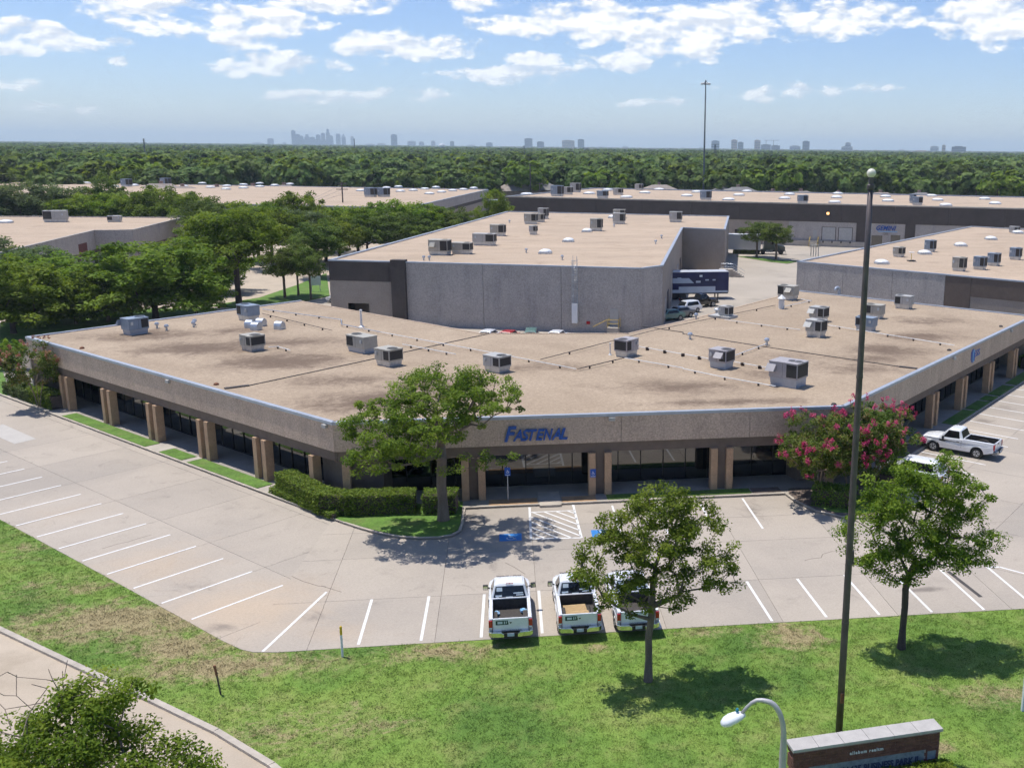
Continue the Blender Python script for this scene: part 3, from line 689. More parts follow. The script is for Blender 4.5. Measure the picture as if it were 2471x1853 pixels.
# expansion joints across the roof
def strip(pts, wd, z0, z1, m, name='expansion_joint'):
    b = MB()
    for a, c in zip(pts[:-1], pts[1:]): d = c - a; b.obox((a + c) / 2, math.atan2(d.y, d.x), d.length, wd, z0, z1)
    return b.build(name, m, bld)
z5 = RZ - .12
strip([zd(1612, 620, z5), zd(2212, 492, z5), zb(0, 1567, z5) * .5 + zd(2212, 492, z5) * .5, zb(1010, 1346, z5)], .09, z5 - .02, z5 + .05, M['roofdark'])
strip([zd(1455, 640, z5), zd(1612, 620, z5)], .30, z5 - .02, z5 + .08, M['roofdark'])
strip([zb(1950, 1310, z5), zb(2212, 1348, z5), zf(0, 285, z5), zf(550, 372, z5), zf(1400, 497, z5)], .09, z5 - .02, z5 + .05, M['roofdark'])
strip([zf(1402, 498, z5), zf(1516, 511, z5)], .30, z5 - .02, z5 + .08, M['roofdark'])

# lettering on the fascia
eM, nM = fr_(PA, PB)
sgn = empty('channel_letters', (0, 0, 0), 0, 'large blue slanted capital letters spelling FASTENAL on the middle fascia', 'sign')
def wall_text(body, px0, px1, P, e, n_, z, h, m, shear, bold, out=.1, depth=.05, name='letters', parent=None, space=1.0):
    o = text_mesh(body, h, m, depth, shear, bold, name, parent, space=space)
    xs = [v.co.x for v in o.data.vertices]; wd = max(xs) - min(xs); tgt = px1 - px0
    for v in o.data.vertices: v.co.x = (v.co.x - (max(xs) + min(xs)) / 2) * tgt / wd
    c = P + e * ((px0 + px1) / 2) + n_ * out; stand(o, (c.x, c.y, z), n_)
    return o
sF = [((ze(x, y, 4.3) - PA).dot(eM)) for x, y in ((1060, 960), (1125, 950), (1463, 945))]
wall_text('F', sF[0] - .05, sF[1] + .12, PA, eM, nM, 4.33, 1.34, M['brandblue'], .32, .04, parent=sgn)
wl_ = [1.0, .95, .9, .95, 1.05, 1.0, .85]; tot = sum(wl_); a = sF[1] - .10
for ch, k_ in zip('ASTENAL', wl_):
    wd = (sF[2] - sF[1] + .1) * k_ / tot
    wall_text(ch, a - .04, a + wd + .07, PA, eM, nM, 4.24, 1.0, M['brandblue'], .32, .028, parent=sgn); a += wd
eR2, nR2 = fr_(PB, PE)
sg2 = empty('wall_logo', (0, 0, 0), 0, 'small blue and pale logo mark with three letters on the right fascia', 'sign')
p = zt(1345, 262, 4.5); s0 = (p - PB).dot(eR2)
def ell(sc, z, r1, r2, o, m, name):
    b = MB(); k = 24; vs = []
    for j in range(k):
        a = 2 * math.pi * j / k; v = PB + eR2 * (sc + r1 * math.cos(a)) + nR2 * o; vs.append((v.x, v.y, z + r2 * math.sin(a)))
    b2 = [tuple(Vector(v) + nR2 * .03) for v in vs]; b.add(vs + b2, [tuple(range(k)), tuple(range(2 * k - 1, k - 1, -1))] + [(i, (i + 1) % k, (i + 1) % k + k, i + k) for i in range(k)])
    return b.build(name, m, sg2)
ell(s0 - .45, 4.5, .48, .62, .01, M['brandblue'], 'disc'); ell(s0 - .3, 4.5, .26, .56, .045, M['paleblue'], 'crescent'); ell(s0 - .2, 4.42, .12, .40, .08, M['signblue'], 'stroke')
wall_text('ESS', s0 + .05, s0 + 1.5, PB, eR2, nR2, 4.55, .8, M['brandblue'], 0, .02, .02, .02, parent=sg2)

# raised walks, kerbs, planting beds
wk = empty('front_walk'); wk['kind'] = 'structure'
def facade_walk(P, Q, s0, s1, o1=1.36):
    e, n_ = fr_(P, Q); return e, n_, rect(P, e, n_, s0, s1, -2.5, o1)
eL, nL = fr_(PC, PA)
KL = [pt(PC, eL, nL, -14, 1.5), pt(PC, eL, nL, 0, 1.5), pt(PC, eL, nL, 20, 1.5), pt(PC, eL, nL, 40, 1.5), (-10.0, 58.15), (-8.9, 57.1), (-7.73, 56.13), (-6.5, 55.4), (-5.29, 55.02), (-4.2, 54.97), (-3.4, 55.25), (-2.95, 55.9), (-2.85, 57), (-2.85, 59.72)]
KM = [(-2.85, 59.72), (17.5, 60.05), (17.75, 58.6), (18.5, 56.7), (19.8, 55.5), (21.4, 55.15), (23.2, 55.9), (25.2, 57.9), pt(PB, eR, nR, 3, 1.5), pt(PB, eR, nR, 43, 1.5), pt(PB, eR, nR, 46.5, -1)]
inner_l = [pt(PC, eL, nL, -14, -6)]
full = KL + KM[1:] + [pt(PB, eR, nR, 46, -3.5), pt(PB, eR, nR, .5, -3.5), pt(PA, eM, nM, .5, -3.5), pt(PC, eL, nL, .0, -3.5), pt(PC, eL, nL, -14, -3.5)]
def ngon(name, poly, z, m, parent, z0=-.03):
    bm = bmesh.new(); vs = [bm.verts.new((p[0], p[1], z)) for p in poly]; f = bm.faces.new(vs); bm.normal_update()
    if f.normal.z < 0: f.normal_flip()
    r = bmesh.ops.extrude_face_region(bm, geom=[f]); 
    for v in r['geom']:
        if isinstance(v, bmesh.types.BMVert): v.co.z = z0
    bmesh.ops.triangulate(bm, faces=[x for x in bm.faces if len(x.verts) > 4]); bmesh.ops.recalc_face_normals(bm, faces=bm.faces)
    me = bpy.data.meshes.new(name); bm.to_mesh(me); bm.free(); me.materials.append(m)
    return link(bpy.data.objects.new(name, me), parent)
ngon('walk_surface', full, .125, M['walk'], wk)
kerb_stones('lot_kerb', KL, 3.4, wd=.17, z1=.155, side=1); kerb_stones('lot_kerb', KM, 3.4, wd=.17, z1=.155, side=1)
def strip_bed(name, P, e, n_, s0, s1, o0, o1, z, m):
    return MB().prism(rect(P, e, n_, s0, s1, o0, o1), .06, z).build(name, m, wk)
for s0, s1, o0 in ((8.6, 22.2, .16), (24.3, 27.4, .16), (28.2, 36.9, .16)): strip_bed('grass_strip', PC, eL, nL, s0, s1, o0, 1.31, .165, M['verge'])
for s0, s1 in ((6.4, 8.5), (22.3, 24.2), (27.5, 28.1), (37.0, 38.6)): strip_bed('cross_walk', PC, eL, nL, s0, s1, -.1, 1.315, .140, M['walkplain'])
strip_bed('mulch_strip', PA, eM, nM, 9.2, 12.2, .16, 1.30, .150, M['mulchtan']); strip_bed('mulch_strip', PA, eM, nM, 13.75, 15.9, .16, 1.30, .150, M['mulchtan'])
strip_bed('ramp', PA, eM, nM, 12.3, 13.65, -.9, 1.64, .160, M['kerb'])
strip_bed('grass_strip', PA, eM, nM, 16.6, 26.0, .16, 1.05, .165, M['verge']); strip_bed('mulch_strip', PA, eM, nM, 26.1, 28.0, .16, 1.05, .155, M['mulch'])
for s0, s1 in ((19.2, 24.6), (25.1, 28.6), (29.1, 31.0), (31.6, 36.2), (37, 44)):
    strip_bed('grass_strip', PB, eR, nR, s0, s1, .20, 1.0, .165, M['verge']); strip_bed('low_edging', PB, eR, nR, s0, s1, 1.02, 1.30, .21, M['verge'])
ngon('island_grass', [pt(PC, eL, nL, 38.8, 1.30), (-10.1, 58.35), (-8.75, 57.22), (-7.6, 56.28), (-6.4, 55.6), (-5.25, 55.2), (-4.2, 55.15), (-3.55, 55.4), (-3.14, 56), (-3.04, 57), (-3.04, 60.8), (-10.4, 60.6), pt(PC, eL, nL, 38.8, .1)], .165, M['verge'], wk, .05)
ngon('bed_mulch', [(17.75, 60.0), (17.95, 58.7), (18.65, 56.85), (19.9, 55.7), (21.4, 55.35), (23.1, 56.05), (25.1, 58.0), pt(PB, eR, nR, 3, 1.3), pt(PB, eR, nR, 15, 1.3), pt(PB, eR, nR, 15, .2), (21.9, 61.0), (18, 61.0)], .150, M['mulch'], wk, .05)
ngon('bed_grass', [(18.6, 57.6), (19.6, 56.3), (21.3, 55.75), (23, 56.4), (24.5, 58.2), (22, 59.2)], .17, M['verge'], wk, .05)

# ------------------------------------------------------------------ warehouses
def poly_roof(P, z, m, parent, thick=.4, inset=.2):
    q = inward(P, inset); b = MB(); n = len(q)
    b.add([(p.x, p.y, z) for p in q] + [(p.x, p.y, z - thick) for p in q], [tuple(range(n)), tuple(range(2 * n - 1, n - 1, -1))] + [((i + 1) % n, i, i + n, (i + 1) % n + n) for i in range(n)])
    return b.build('roof', m, parent, fixn=False)
def wall(P, Q, z0, z1, m, parent, step=8.0, th=.25, name='wall_panel', off=0.0):
    e, n_ = fr_(P, Q); L = (Q - P).length; k = max(1, round(L / step))
    for i in range(k):
        MB().prism(rect(P, e, n_, L * i / k + .022, L * (i + 1) / k - .022, -th + off, off), z0, z1).build(name, m, parent)
def cope(P, Q, z, parent, wd=.35, h=.16, m=None, lip=.05):
    e, n_ = fr_(P, Q); L = (Q - P).length
    MB().prism(rect(P, e, n_, -.03, L + .03, -wd, lip), z, z + h).build('coping', m or M['coping'], parent)
def on_wall(P, Q, s0, s1, z0, z1, out, m, name, parent, back=.02):
    e, n_ = fr_(P, Q)
    return MB().prism(rect(P, e, n_, s0, s1, -back, out), z0, z1).build(name, m, parent)
def s_of(P, Q, v): return (v - P).dot((Q - P).normalized())
# --- centre warehouse
Z2 = 7.9
b2 = empty('warehouse', (0, 0, 0), 0, 'large grey aggregate warehouse in the centre with a caged roof ladder', 'building')
S = lambda x, y, z: (lambda v: Vector((v.x, v.y, 0)))(site(x, y, z))
Q = [S(709, 562, Z2), S(1385, 580, Z2), S(1432, 574, Z2), S(1475, 492, Z2), S(1567, 496, Z2), S(1575, 467, Z2), S(1096, 457, Z2)]
Q0, Q1, Q2, Q3, Q4, Q5, Q6 = Q
poly_roof(Q, Z2 - .12, M['gravel2'], b2)
for i in range(7): cope(Q[i], Q[(i + 1) % 7], Z2 - .1, b2)
sd0 = s_of(Q0, Q1, Vector((*zb(205, 1000, Z2)[:2], 0))); sd1 = s_of(Q0, Q1, Vector((*zb(325, 1000, Z2)[:2], 0)))
e, n_ = fr_(Q0, Q1)
sd0 = s_of(Q0, Q1, S(812, 575, Z2)); sd1 = s_of(Q0, Q1, S(846, 575, Z2)); LF = (Q1 - Q0).length
MB().prism(rect(Q0, e, n_, 0, sd0, -.3, 0), 5.4, Z2 - .102).build('dark_band', M['tiltdark'], b2)
MB().prism(rect(Q0, e, n_, 0, 2.2, -.3, -.05), 0, 5.395).build('wall_panel', M['tilttan'], b2)
MB().prism(rect(Q0, e, n_, 5.0, sd0, -.3, -.05), 0, 5.395).build('wall_panel', M['tilttan'], b2)
MB().prism(rect(Q0, e, n_, 2.2, 5.0, -.3, -.05), 2.6, 5.395).build('wall_panel', M['tilttan'], b2)
MB().prism(rect(Q0, e, n_, 1.5, 6.0, -6.0, -3.5), 0, 5).build('passage_wall', M['tilttan'], b2)
MB().prism(rect(Q0, e, n_, sd0, sd1, -.6, .55), 0, Z2 + .28).build('corner_pylon', M['tiltdark'], b2)
P1 = Q0 + e * sd1
wall(P1, Q1, 0, Z2 - .102, M['tiltup'], b2, 8.5)
wall(Q1, Q2, 0, Z2 - .102, M['tiltup'], b2, 9); wall(Q2, Q3, 0, Z2 - .102, M['tilttan'], b2, 8); wall(Q3, Q4, 0, Z2 - .102, M['tilttan'], b2, 9)
wall(Q4, Q5, 0, Z2 - .102, M['tilttan'], b2, 9); wall(Q5, Q6, 0, Z2 - .102, M['tilttan'], b2, 9); wall(Q6, Q0, 0, Z2 - .102, M['tilttan'], b2, 9)
MB().prism([(p.x, p.y) for p in inward(Q, 6.5)], 0, Z2 - .6).build('core', M['brown'], b2)
# caged ladder with a white anti-climb guard
sl_ = s_of(Q0, Q1, S(1243, 576, Z2)); lad = []
b = MB()
for dsx in (-.24, .24):
    v = Q0 + e * (sl_ + dsx) + n_ * .22; b.tube([(v.x, v.y, 2.2), (v.x, v.y, Z2 + 1.3)], .03, 6)
for k in range(20):
    a_ = Q0 + e * (sl_ - .24) + n_ * .22; c_ = Q0 + e * (sl_ + .24) + n_ * .22; b.tube([(a_.x, a_.y, 2.4 + k * .3), (c_.x, c_.y, 2.4 + k * .3)], .015, 5)
for k in range(7):
    ring = [];
    for j in range(9):
        a_ = math.pi * j / 8; v = Q0 + e * (sl_ - .38 * math.cos(a_)) + n_ * (.25 + .62 * math.sin(a_)); ring.append((v.x, v.y, 3.6 + k * .85))
    b.tube(ring, .025, 5)
for j in (1, 3, 4, 5, 7):
    a_ = math.pi * j / 8; v = Q0 + e * (sl_ - .38 * math.cos(a_)) + n_ * (.25 + .62 * math.sin(a_)); b.tube([(v.x, v.y, 3.6), (v.x, v.y, 8.75)], .018, 5)
b.build('roof_ladder', M['galv'], b2)
MB().prism(rect(Q0, e, n_, sl_ - .34, sl_ + .34, .04, .62), 1.15, 3.5).build('ladder_guard', M['white'], b2)
sdoor = s_of(Q0, Q1, Vector((*zb(1780, 1300, .8)[:2], 0)))
on_wall(Q0, Q1, sdoor - .55, sdoor + .45, .85, 2.95, .05, M['hvgrey'], 'door', b2)
on_wall(Q0, Q1, sdoor - .7, sdoor + .7, 0, .84, 1.3, M['walkplain'], 'landing', b2)
b = MB()
for s_, o_ in ((sdoor - .68, 1.25), (sdoor + .68, 1.25), (sdoor - .68, .1), (sdoor + .68, .1)):
    v = Q0 + e * s_ + n_ * o_; b.tube([(v.x, v.y, .8), (v.x, v.y, 1.85)], .03, 6)
for z in (1.35, 1.83):
    vs = [Q0 + e * s_ + n_ * o_ for s_, o_ in ((sdoor - .68, 1.25), (sdoor + .68, 1.25), (sdoor + .68, .1))]; b.tube([(v.x, v.y, z) for v in vs], .028, 6)
v0 = Q0 + e * (sdoor - .68) + n_ * 1.25; v1 = Q0 + e * (sdoor - 2.4) + n_ * 1.25; b.tube([(v0.x, v0.y, 1.83), (v1.x, v1.y, .9)], .028, 6)
b.build('handrail', M['yellow'], b2)
srd = s_of(Q0, Q1, Vector((*zb(1588, 1292, 1.2)[:2], 0)))
on_wall(Q0, Q1, srd - .22, srd + .22, 1.0, 1.35, .12, M['redlens'], 'alarm_box', b2)
ewall = (Q3 - Q2).length
for k, (s_, h) in enumerate(((.05, 3), (.16, 3.2), (.30, 4.2), (.45, 3.2), (.62, 3.4), (.8, 3.4))):
    on_wall(Q2, Q3, s_ * ewall + 1, s_ * ewall + 4.2, .05, h, .06, M['tiltdark'] if k % 2 else M['tiltup'], 'dock_door', b2)
# stair and guard rail on the yard corner of the warehouse
b = MB(); c = zl(1150, 470); 
for k in range(6): b.obox((c.x + .2 + .33 * k, c.y - .15 * k), R(-20), .36, 1.3, 0, 1.3 - k * .21)
b.obox((c.x - .9, c.y + .5), R(-20), 2.2, 1.9, 0, 1.3); b.build('stair', M['walkplain'], b2)
b = MB()
for dx_, dy_ in ((-1.9, -.3), (-.9, -.65), (.1, -1), (-.9, 1.5), (.2, 1.1)): b.tube([(c.x + dx_, c.y + dy_, 1.3), (c.x + dx_, c.y + dy_, 2.35)], .03, 6)
for z in (1.8, 2.33): b.tube([(c.x - 1.9, c.y - .3, z), (c.x + .1, c.y - 1, z), (c.x + 2.0, c.y - 1.9, z - 1.2)], .03, 6)
b.build('handrail', M['galv'], b2)
# --- right warehouse
Z3 = 7.0
b3 = empty('warehouse', (0, 0, 0), 0, 'right-hand grey aggregate warehouse behind the tall globe pole', 'building')
W0, W1 = S(2099, 489, Z3), S(1722, 565, Z3); dF = (S(2184, 606, Z3) - W1).normalized(); W2 = W1 + dF * 62; W3 = W0 + dF * 62
Wp = [W0, W1, W2, W3]
poly_roof(Wp, Z3 - .12, M['gravel2'], b3)
for i in range(4): cope(Wp[i], Wp[(i + 1) % 4], Z3 - .1, b3)
sb0, sb1 = s_of(W1, W2, S(2036, 595, Z3)), s_of(W1, W2, S(2092, 600, Z3))
wall(W1, W1 + dF * sb0, 0, Z3 - .102, M['tiltup'], b3, 8); wall(W1 + dF * sb0, W1 + dF * sb1, 0, Z3 - .102, M['brown'], b3, 8)
wall(W1 + dF * sb1, W2, 4.6, Z3 - .102, M['brown'], b3, 9); wall(W1 + dF * sb1, W2, 0, 4.59, M['tilttan'], b3, 9, off=-.05)
wall(W0, W1, 0, Z3 - .102, M['tiltup'], b3, 9); wall(W2, W3, 0, Z3 - .102, M['tiltup'], b3, 9); wall(W3, W0, 0, Z3 - .102, M['tiltup'], b3, 9)
# --- far right long warehouse with the tenant sign
Z4 = 9.6
b4 = empty('warehouse', (0, 0, 0), 0, 'long far warehouse with dark brown band and many skylights on the right', 'building')
F0 = Vector((.2, 258.6, 0)); dF4 = (Vector((112.6, 209.5, 0)) - F0).normalized(); F1 = F0 + dF4 * 190; nb = Vector((-dF4.y, dF4.x, 0))
F2, F3 = F1 + nb * 63, F0 + nb * 63 + dF4 * 2
Fp = [F0, F1, F2, F3]
poly_roof(Fp, Z4 - .12, M['gravel2'], b4)
for i in range(4): cope(Fp[i], Fp[(i + 1) % 4], Z4 - .1, b4, h=.3, m=M['walkplain'] if i == 0 else None)
wall(F0, F1, 5.6, Z4 - .102, M['tiltdark'], b4, 12, off=.0)
sz4 = lambda x, y=440: s_of(F0, F1, S(x, y, Z4))
wall(F1, F2, 0, Z4 - .102, M['tiltup'], b4, 12); wall(F2, F3, 0, Z4 - .102, M['tiltup'], b4, 12); wall(F3, F0, 0, Z4 - .102, M['tiltdark'], b4, 12)
e4, n4 = fr_(F0, F1)
seg = [0, sz4(1575), sz4(1706), sz4(1858), sz4(1886), sz4(1962), sz4(1983), sz4(2130), sz4(2160), 190]
for i in range(len(seg) - 1):
    m = (M['tilttan'], M['tilttan'], M['tiltup'], M['tiltdark'], M['tiltup'], M['tiltdark'], M['tiltup'], M['tiltdark'], M['tiltup'])[i]
    MB().prism(rect(F0, e4, n4, seg[i] + .01, seg[i + 1] - .01, -.5, -.15 if m is M['tiltup'] or m is M['tilttan'] else .0), 0, 5.59).build('wall_panel', m, b4)
def dock(px0, px1, z0, z1, m, name, out=-.12):
    a, c = sz4(px0), sz4(px1); MB().prism(rect(F0, e4, n4, a, c, -.3, out), z0, z1).build(name, m, b4)
for px in (1783, 1820): dock(px, px + 29, 1.5, 4.4, M['hvgrey'], 'dock_door', -.10); dock(px - 1.5, px + 30.5, 1.45, 4.5, M['tiltdark'], 'door_frame', -.13)
dock(1762, 1771, 1.3, 3.6, M['hvgrey'], 'door', -.10); dock(1578, 1602, .8, 3.3, M['glass'], 'window', -.10)
dock(1892, 1915, .2, 2.9, M['glass'], 'entrance', -.08); dock(1933, 1953, 1.2, 3.1, M['glass'], 'window', -.08)
dock(1700, 1880, 0, 1.3, M['walkplain'], 'dock_base', .3)
for px in (1785, 1805, 1825, 1845): dock(px, px + 2.5, .9, 1.3, M['black'], 'dock_bumper', .5)
sg = empty('wall_sign', (0, 0, 0), 0, 'blue slanted GEMINI lettering over the entrance of the far warehouse', 'sign')
wall_text('GEMINI', sz4(1901), sz4(1943), F0, e4, n4, 4.55, 1.5, M['brandblue'], .3, .03, -.05, .06, parent=sg)
a, c = sz4(1902), sz4(1946)
MB().prism(rect(F0, e4, n4, a + .3, c, -.149, -.10), 3.72, 3.9).build('underline', M['paleblue'], sg)
wall_text('1201', sz4(1916), sz4(1926), F0, e4, n4, 3.3, .7, M['ink'], 0, 0, -.13, .02, parent=sg)
# wall lamp that is lit by day, far warehouse
wl = empty('lit_wall_lamp', (0, 0, 0), 0, 'small lit orange wall lamp on the dark band of the far warehouse', 'lamp')
em = bpy.data.materials.new('lamp_glow'); em.use_nodes = True; t = NT(em.node_tree); t.n.clear()
x_ = t.new('ShaderNodeEmission'); x_.inputs[0].default_value = (1, .52, .18, 1); x_.inputs[1].default_value = 3.0
t.l.new(x_.outputs[0], t.new('ShaderNodeOutputMaterial').inputs[0])
sL = sz4(1794); v = F0 + e4 * sL + n4 * .25
MB().prism(rect(F0, e4, n4, sL - .35, sL + .35, .01, .2), 7.3, 7.95).build('lamp_housing', M['blackp'], wl)
MB().prism(rect(F0, e4, n4, sL - .28, sL + .28, .2, .24), 7.34, 7.85).build('lens', em, wl)
# steps up to the dock, yard wall
b = MB(); s_ = sz4(1766)
for k in range(7): b.prism(rect(F0, e4, n4, s_ - .9, s_ + .9, .31 + .3 * k, .31 + .3 * (k + 1)), 0, 1.3 - .19 * k)
o = b.build('dock_steps', M['walkplain'], b4)
b = MB()
for sx in (-.95, .95):
    for k in (0, 6): vv = F0 + e4 * (s_ + sx) + n4 * (.4 + .3 * k); b.tube([(vv.x, vv.y, 0), (vv.x, vv.y, 2.3 - .16 * k)], .04, 6)
    v0, v1 = F0 + e4 * (s_ + sx) + n4 * .4, F0 + e4 * (s_ + sx) + n4 * 2.2; b.tube([(v0.x, v0.y, 2.3), (v1.x, v1.y, 1.3)], .04, 6)
b.build('handrail', M['yellow'], b4)
# --- far left long warehouse
Z5 = 8.2
b5 = empty('warehouse', (0, 0, 0), 0, 'long far warehouse on the left, low grey walls and tan skylit roof', 'building')
G1 = S(795, 446, Z5); G2 = S(1058, 416, Z5); G0 = S(380, 434, Z5); d5 = (G1 - G0).normalized(); G0 = G1 - d5 * 230; G3 = G2 - d5 * 230
G1b = S(985, 444, Z5)
G = [G0, S(880, 449, Z5), S(1062, 417, Z5)]
dB = (S(0, 392, Z5) - S(1040, 409, Z5)).normalized(); GB = S(1055, 409.5, Z5)
G = [S(-120, 428, Z5), S(880, 449, Z5), GB, S(-120, 390.2, Z5)]
poly_roof(G, Z5 - .12, M['gravel2'], b5)
for i in range(4): cope(G[i], G[(i + 1) % 4], Z5 - .1, b5)
for i in range(4):
    wall(G[i], G[(i + 1) % 4], 5.8, Z5 - .102, M['tiltup'], b5, 12); wall(G[i], G[(i + 1) % 4], 4.9, 5.79, M['tiltdark'], b5, 12, off=-.06); wall(G[i], G[(i + 1) % 4], 0, 4.89, M['tilttan'] if i == 1 else M['tiltup'], b5, 12)
# --- left warehouse with the notched front
Z6 = 6.6
b6 = empty('warehouse', (0, 0, 0), 0, 'left grey warehouse with a notched front half hidden by street trees', 'building')
H_ = [S(-60, 556, Z6), S(70, 533, Z6), S(203, 497, Z6), S(287, 496, Z6), S(392, 472, Z6), S(405, 467, Z6), S(-160, 464.5, Z6)]
H_ = [S(-120, 575, Z6), S(203, 498, Z6), S(287, 497, Z6), S(396, 470, Z6), S(-160, 466, Z6)]
poly_roof(H_, Z6 - .12, M['gravel2'], b6)
for i in range(5):
    cope(H_[i], H_[(i + 1) % 5], Z6 - .1, b6, m=M['tiltup'])
    wall(H_[i], H_[(i + 1) % 5], 3.3, Z6 - .102, M['tiltup'], b6, 7); wall(H_[i], H_[(i + 1) % 5], 2.7, 3.29, M['brown'], b6, 14, off=-.1); wall(H_[i], H_[(i + 1) % 5], 0, 2.69, M['tiltup'], b6, 14, off=-.4)
l6 = (H_[1] - H_[0]).length
for k in (4, 8, 12, 16): on_wall(H_[0], H_[1], l6 - k - .6, l6 - k + .2, .02, 2.68, -.06, M['brown'], 'pier', b6, .38)
on_wall(H_[0], H_[1], l6 - 8.6, l6 - 4.4, 3.35, 4.9, .02, mat('red_panel', (.14, .05, .045), .9, .1, 2), 'red_panel', b6)

# ------------------------------------------------------------------ roof equipment
GM = 'air conditioning units on the office roof'; G3n = 'air conditioning units on the right warehouse'
def hvac(loc, rz, L, Wd, H, m, label, group, coil='+x', hood=None, fans=1, curb=.45, cm='galv', small=False, legs=False, name='rooftop_unit'):
    if group == GM: L *= .78; Wd *= .80; H *= .80; curb *= .85
    if group == G3n: L *= .78; Wd *= .8; H *= .80; curb *= .8
    o = empty(name, loc, rz, label, 'air conditioner', group)
    c = curb
    if legs:
        for sx in (-1, 1):
            for sy in (-1, 1): MB().box(sx * (L / 2 - .12) - .05, sx * (L / 2 - .12) + .05, sy * (Wd / 2 - .12) - .05, sy * (Wd / 2 - .12) + .05, 0, c).build('leg', M['galv'], o)
        MB().box(-L / 2, L / 2, -Wd / 2, Wd / 2, c - .08, c - .001).build('rail', M['galv'], o)
    else:
        MB().taper(-L / 2 + .12, L / 2 - .12, -Wd / 2 + .12, Wd / 2 - .12, 0, c - .002, .05).build('curb', M[cm], o)
    body = MB().box(-L / 2, L / 2, -Wd / 2, Wd / 2, c, c + H - .05); cab = body.build('cabinet', m, o, bevel=.015)
    MB().box(-L / 2 - .03, L / 2 + .03, -Wd / 2 - .03, Wd / 2 + .03, c + H - .05, c + H).build('top_panel', m, o)
    if small: return o
    x0, x1 = (L * .12, L / 2 - .06) if '+' in coil else (-L / 2 + .06, -L * .12)
    gr = MB(); gr.box(x0, x1, -Wd / 2 - .012, -Wd / 2 + .02, c + .12, c + H - .12); sx = 1 if '+' in coil else -1
    gx = sx * L / 2; gr.box(min(gx - .02, gx + .012 * sx), max(gx - .02 * sx, gx + .012 * sx), -Wd / 2 + .08, Wd / 2 - .08, c + .12, c + H - .12)
    gr.build('coil_grille', M['coil'], o)
    fx = [sx * L * .28] if fans == 1 else [sx * L * .12, sx * L * .36]
    rr = min(.42, Wd * .3) if fans == 1 else min(.34, L * .12)
    for f in fx:
        fn = MB().lathe([(rr + .05, 0), (rr + .05, .05), (rr, .05), (rr - .02, .012)], (f, 0, c + H), 18).build('fan_ring', m, o)
        MB().lathe([(rr - .025, 0), (rr - .03, .02), (.1, .03)], (f, 0, c + H + .001), 14).build('fan_grille', M['coil'], o)
    if hood:
        hx, side = hood
        b = MB(); y = -Wd / 2 * side; d = -.42 * side; w_ = .35
        b.add([(hx - w_, y, c + H * .35), (hx + w_, y, c + H * .35), (hx + w_, y, c + H * .85), (hx - w_, y, c + H * .85), (hx - w_, y + d, c + H * .42), (hx + w_, y + d, c + H * .42)],
              [(0, 1, 2, 3), (3, 2, 5, 4), (4, 5, 1, 0), (0, 3, 4), (1, 5, 2)]); b.build('hood', m, o)
    # access panel seams and disconnect box
    MB().box(-sx * L * .02 - .008, -sx * L * .02 + .008, -Wd / 2 - .006, -Wd / 2 + .01, c + .05, c + H - .08).build('seam', M['coil'], o)
    MB().box(-sx * L * .36 - .1, -sx * L * .36 + .1, -Wd / 2 - .09, -Wd / 2 + .01, c + H * .45, c + H * .72).build('disconnect_box', M['galv'], o)
    return o
z5 = RZ - .12
A45 = R(-45); GM = 'air conditioning units on the office roof'
def on(v, x, y): p = v(x, y, z5); return (p.x, p.y, z5)
hvac(on(zd, 880, 283), R(47), 2.3, 1.7, 1.25, M['hvblue'], 'blue-grey air conditioner nearest the left parapet of the office roof', GM, '+x', (-.8, -1), 1, .55, 'coping')
hvac(on(zd, 1612, 195), R(-45), 2.4, 1.6, 1.25, M['hvblue'], 'slate-blue air conditioner at the far left corner, beside four barrel vents', GM, '-x', None, 1, .6)
hvac(on(zd, 1640, 388), R(-45), 2.0, 1.7, 1.1, M['hvtan'], 'tan air conditioner alone in the middle of the left roof wing', GM, '+x', None, 1, .5)
hvac(on(ze, 135, 398), R(-45), 2.9, 1.7, 1.2, M['hvtan'], 'long tan air conditioner with sloped end, rear one of the touching pair', GM, '-x', None, 1, .5, 'coping')
hvac(on(ze, 310, 485), R(-45), 2.2, 1.7, 1.15, M['hvtan'], 'boxy tan air conditioner in front of the long one with sloped end', GM, '+x', None, 1, .5)
hvac(on(ze, 1010, 525), R(-45), 2.2, 1.6, 1.05, M['hvgrey'], 'grey air conditioner partly hidden behind the big tree crown', GM, '+x', None, 1, .5)
hvac(on(ze, 1845, 425), R(47), 2.1, 1.6, 1.2, M['hvmauve'], 'mauve-grey air conditioner with a dark coil corner near the roof centre', GM, '-x', None, 1, .55)
hvac(on(zf, 250, 500), R(-44), 2.0, 1.7, 1.2, M['hvmauve'], 'mauve-grey air conditioner between two runs of white pipe', GM, '+x', (.2, 1), 1, .6, 'coping')
hvac(on(zf, 680, 615), R(-44), 2.9, 2.1, 1.45, M['hvmauve'], 'largest mauve air conditioner with two fans nearest the front parapet', GM, '+x', (-.9, 1), 2, .75, 'coping')
padded = hvac(on(zf, 278, 178), R(-44), 1.5, 1.2, 1.1, M['hvgrey'], 'small square air conditioner standing on a flat pad near the yard edge', GM, '+x', None, 1, .35, 'coping')
MB().box(-1.5, .9, -.9, .8, 0, .22).build('pad', M['hvgrey'], padded)
hvac(on(zf, 680, 60), R(-44), 2.6, 1.7, 1.35, M['hvtan'], 'tan air conditioner at the yard edge above a conical vent', GM, '-x', (.4, 1), 1, .6)
hvac(on(zf, 880, 200), R(-44), 2.0, 1.6, 1.25, M['hvgrey'], 'pale grey air conditioner, rear one of two right behind each other', GM, '+x', (-.5, 1), 1, .5)
hvac(on(zf, 862, 300), R(-44), 2.0, 1.6, 1.3, M['hvgrey'], 'pale grey air conditioner, front one of two right behind each other', GM, '+x', (-.5, 1), 1, .6)
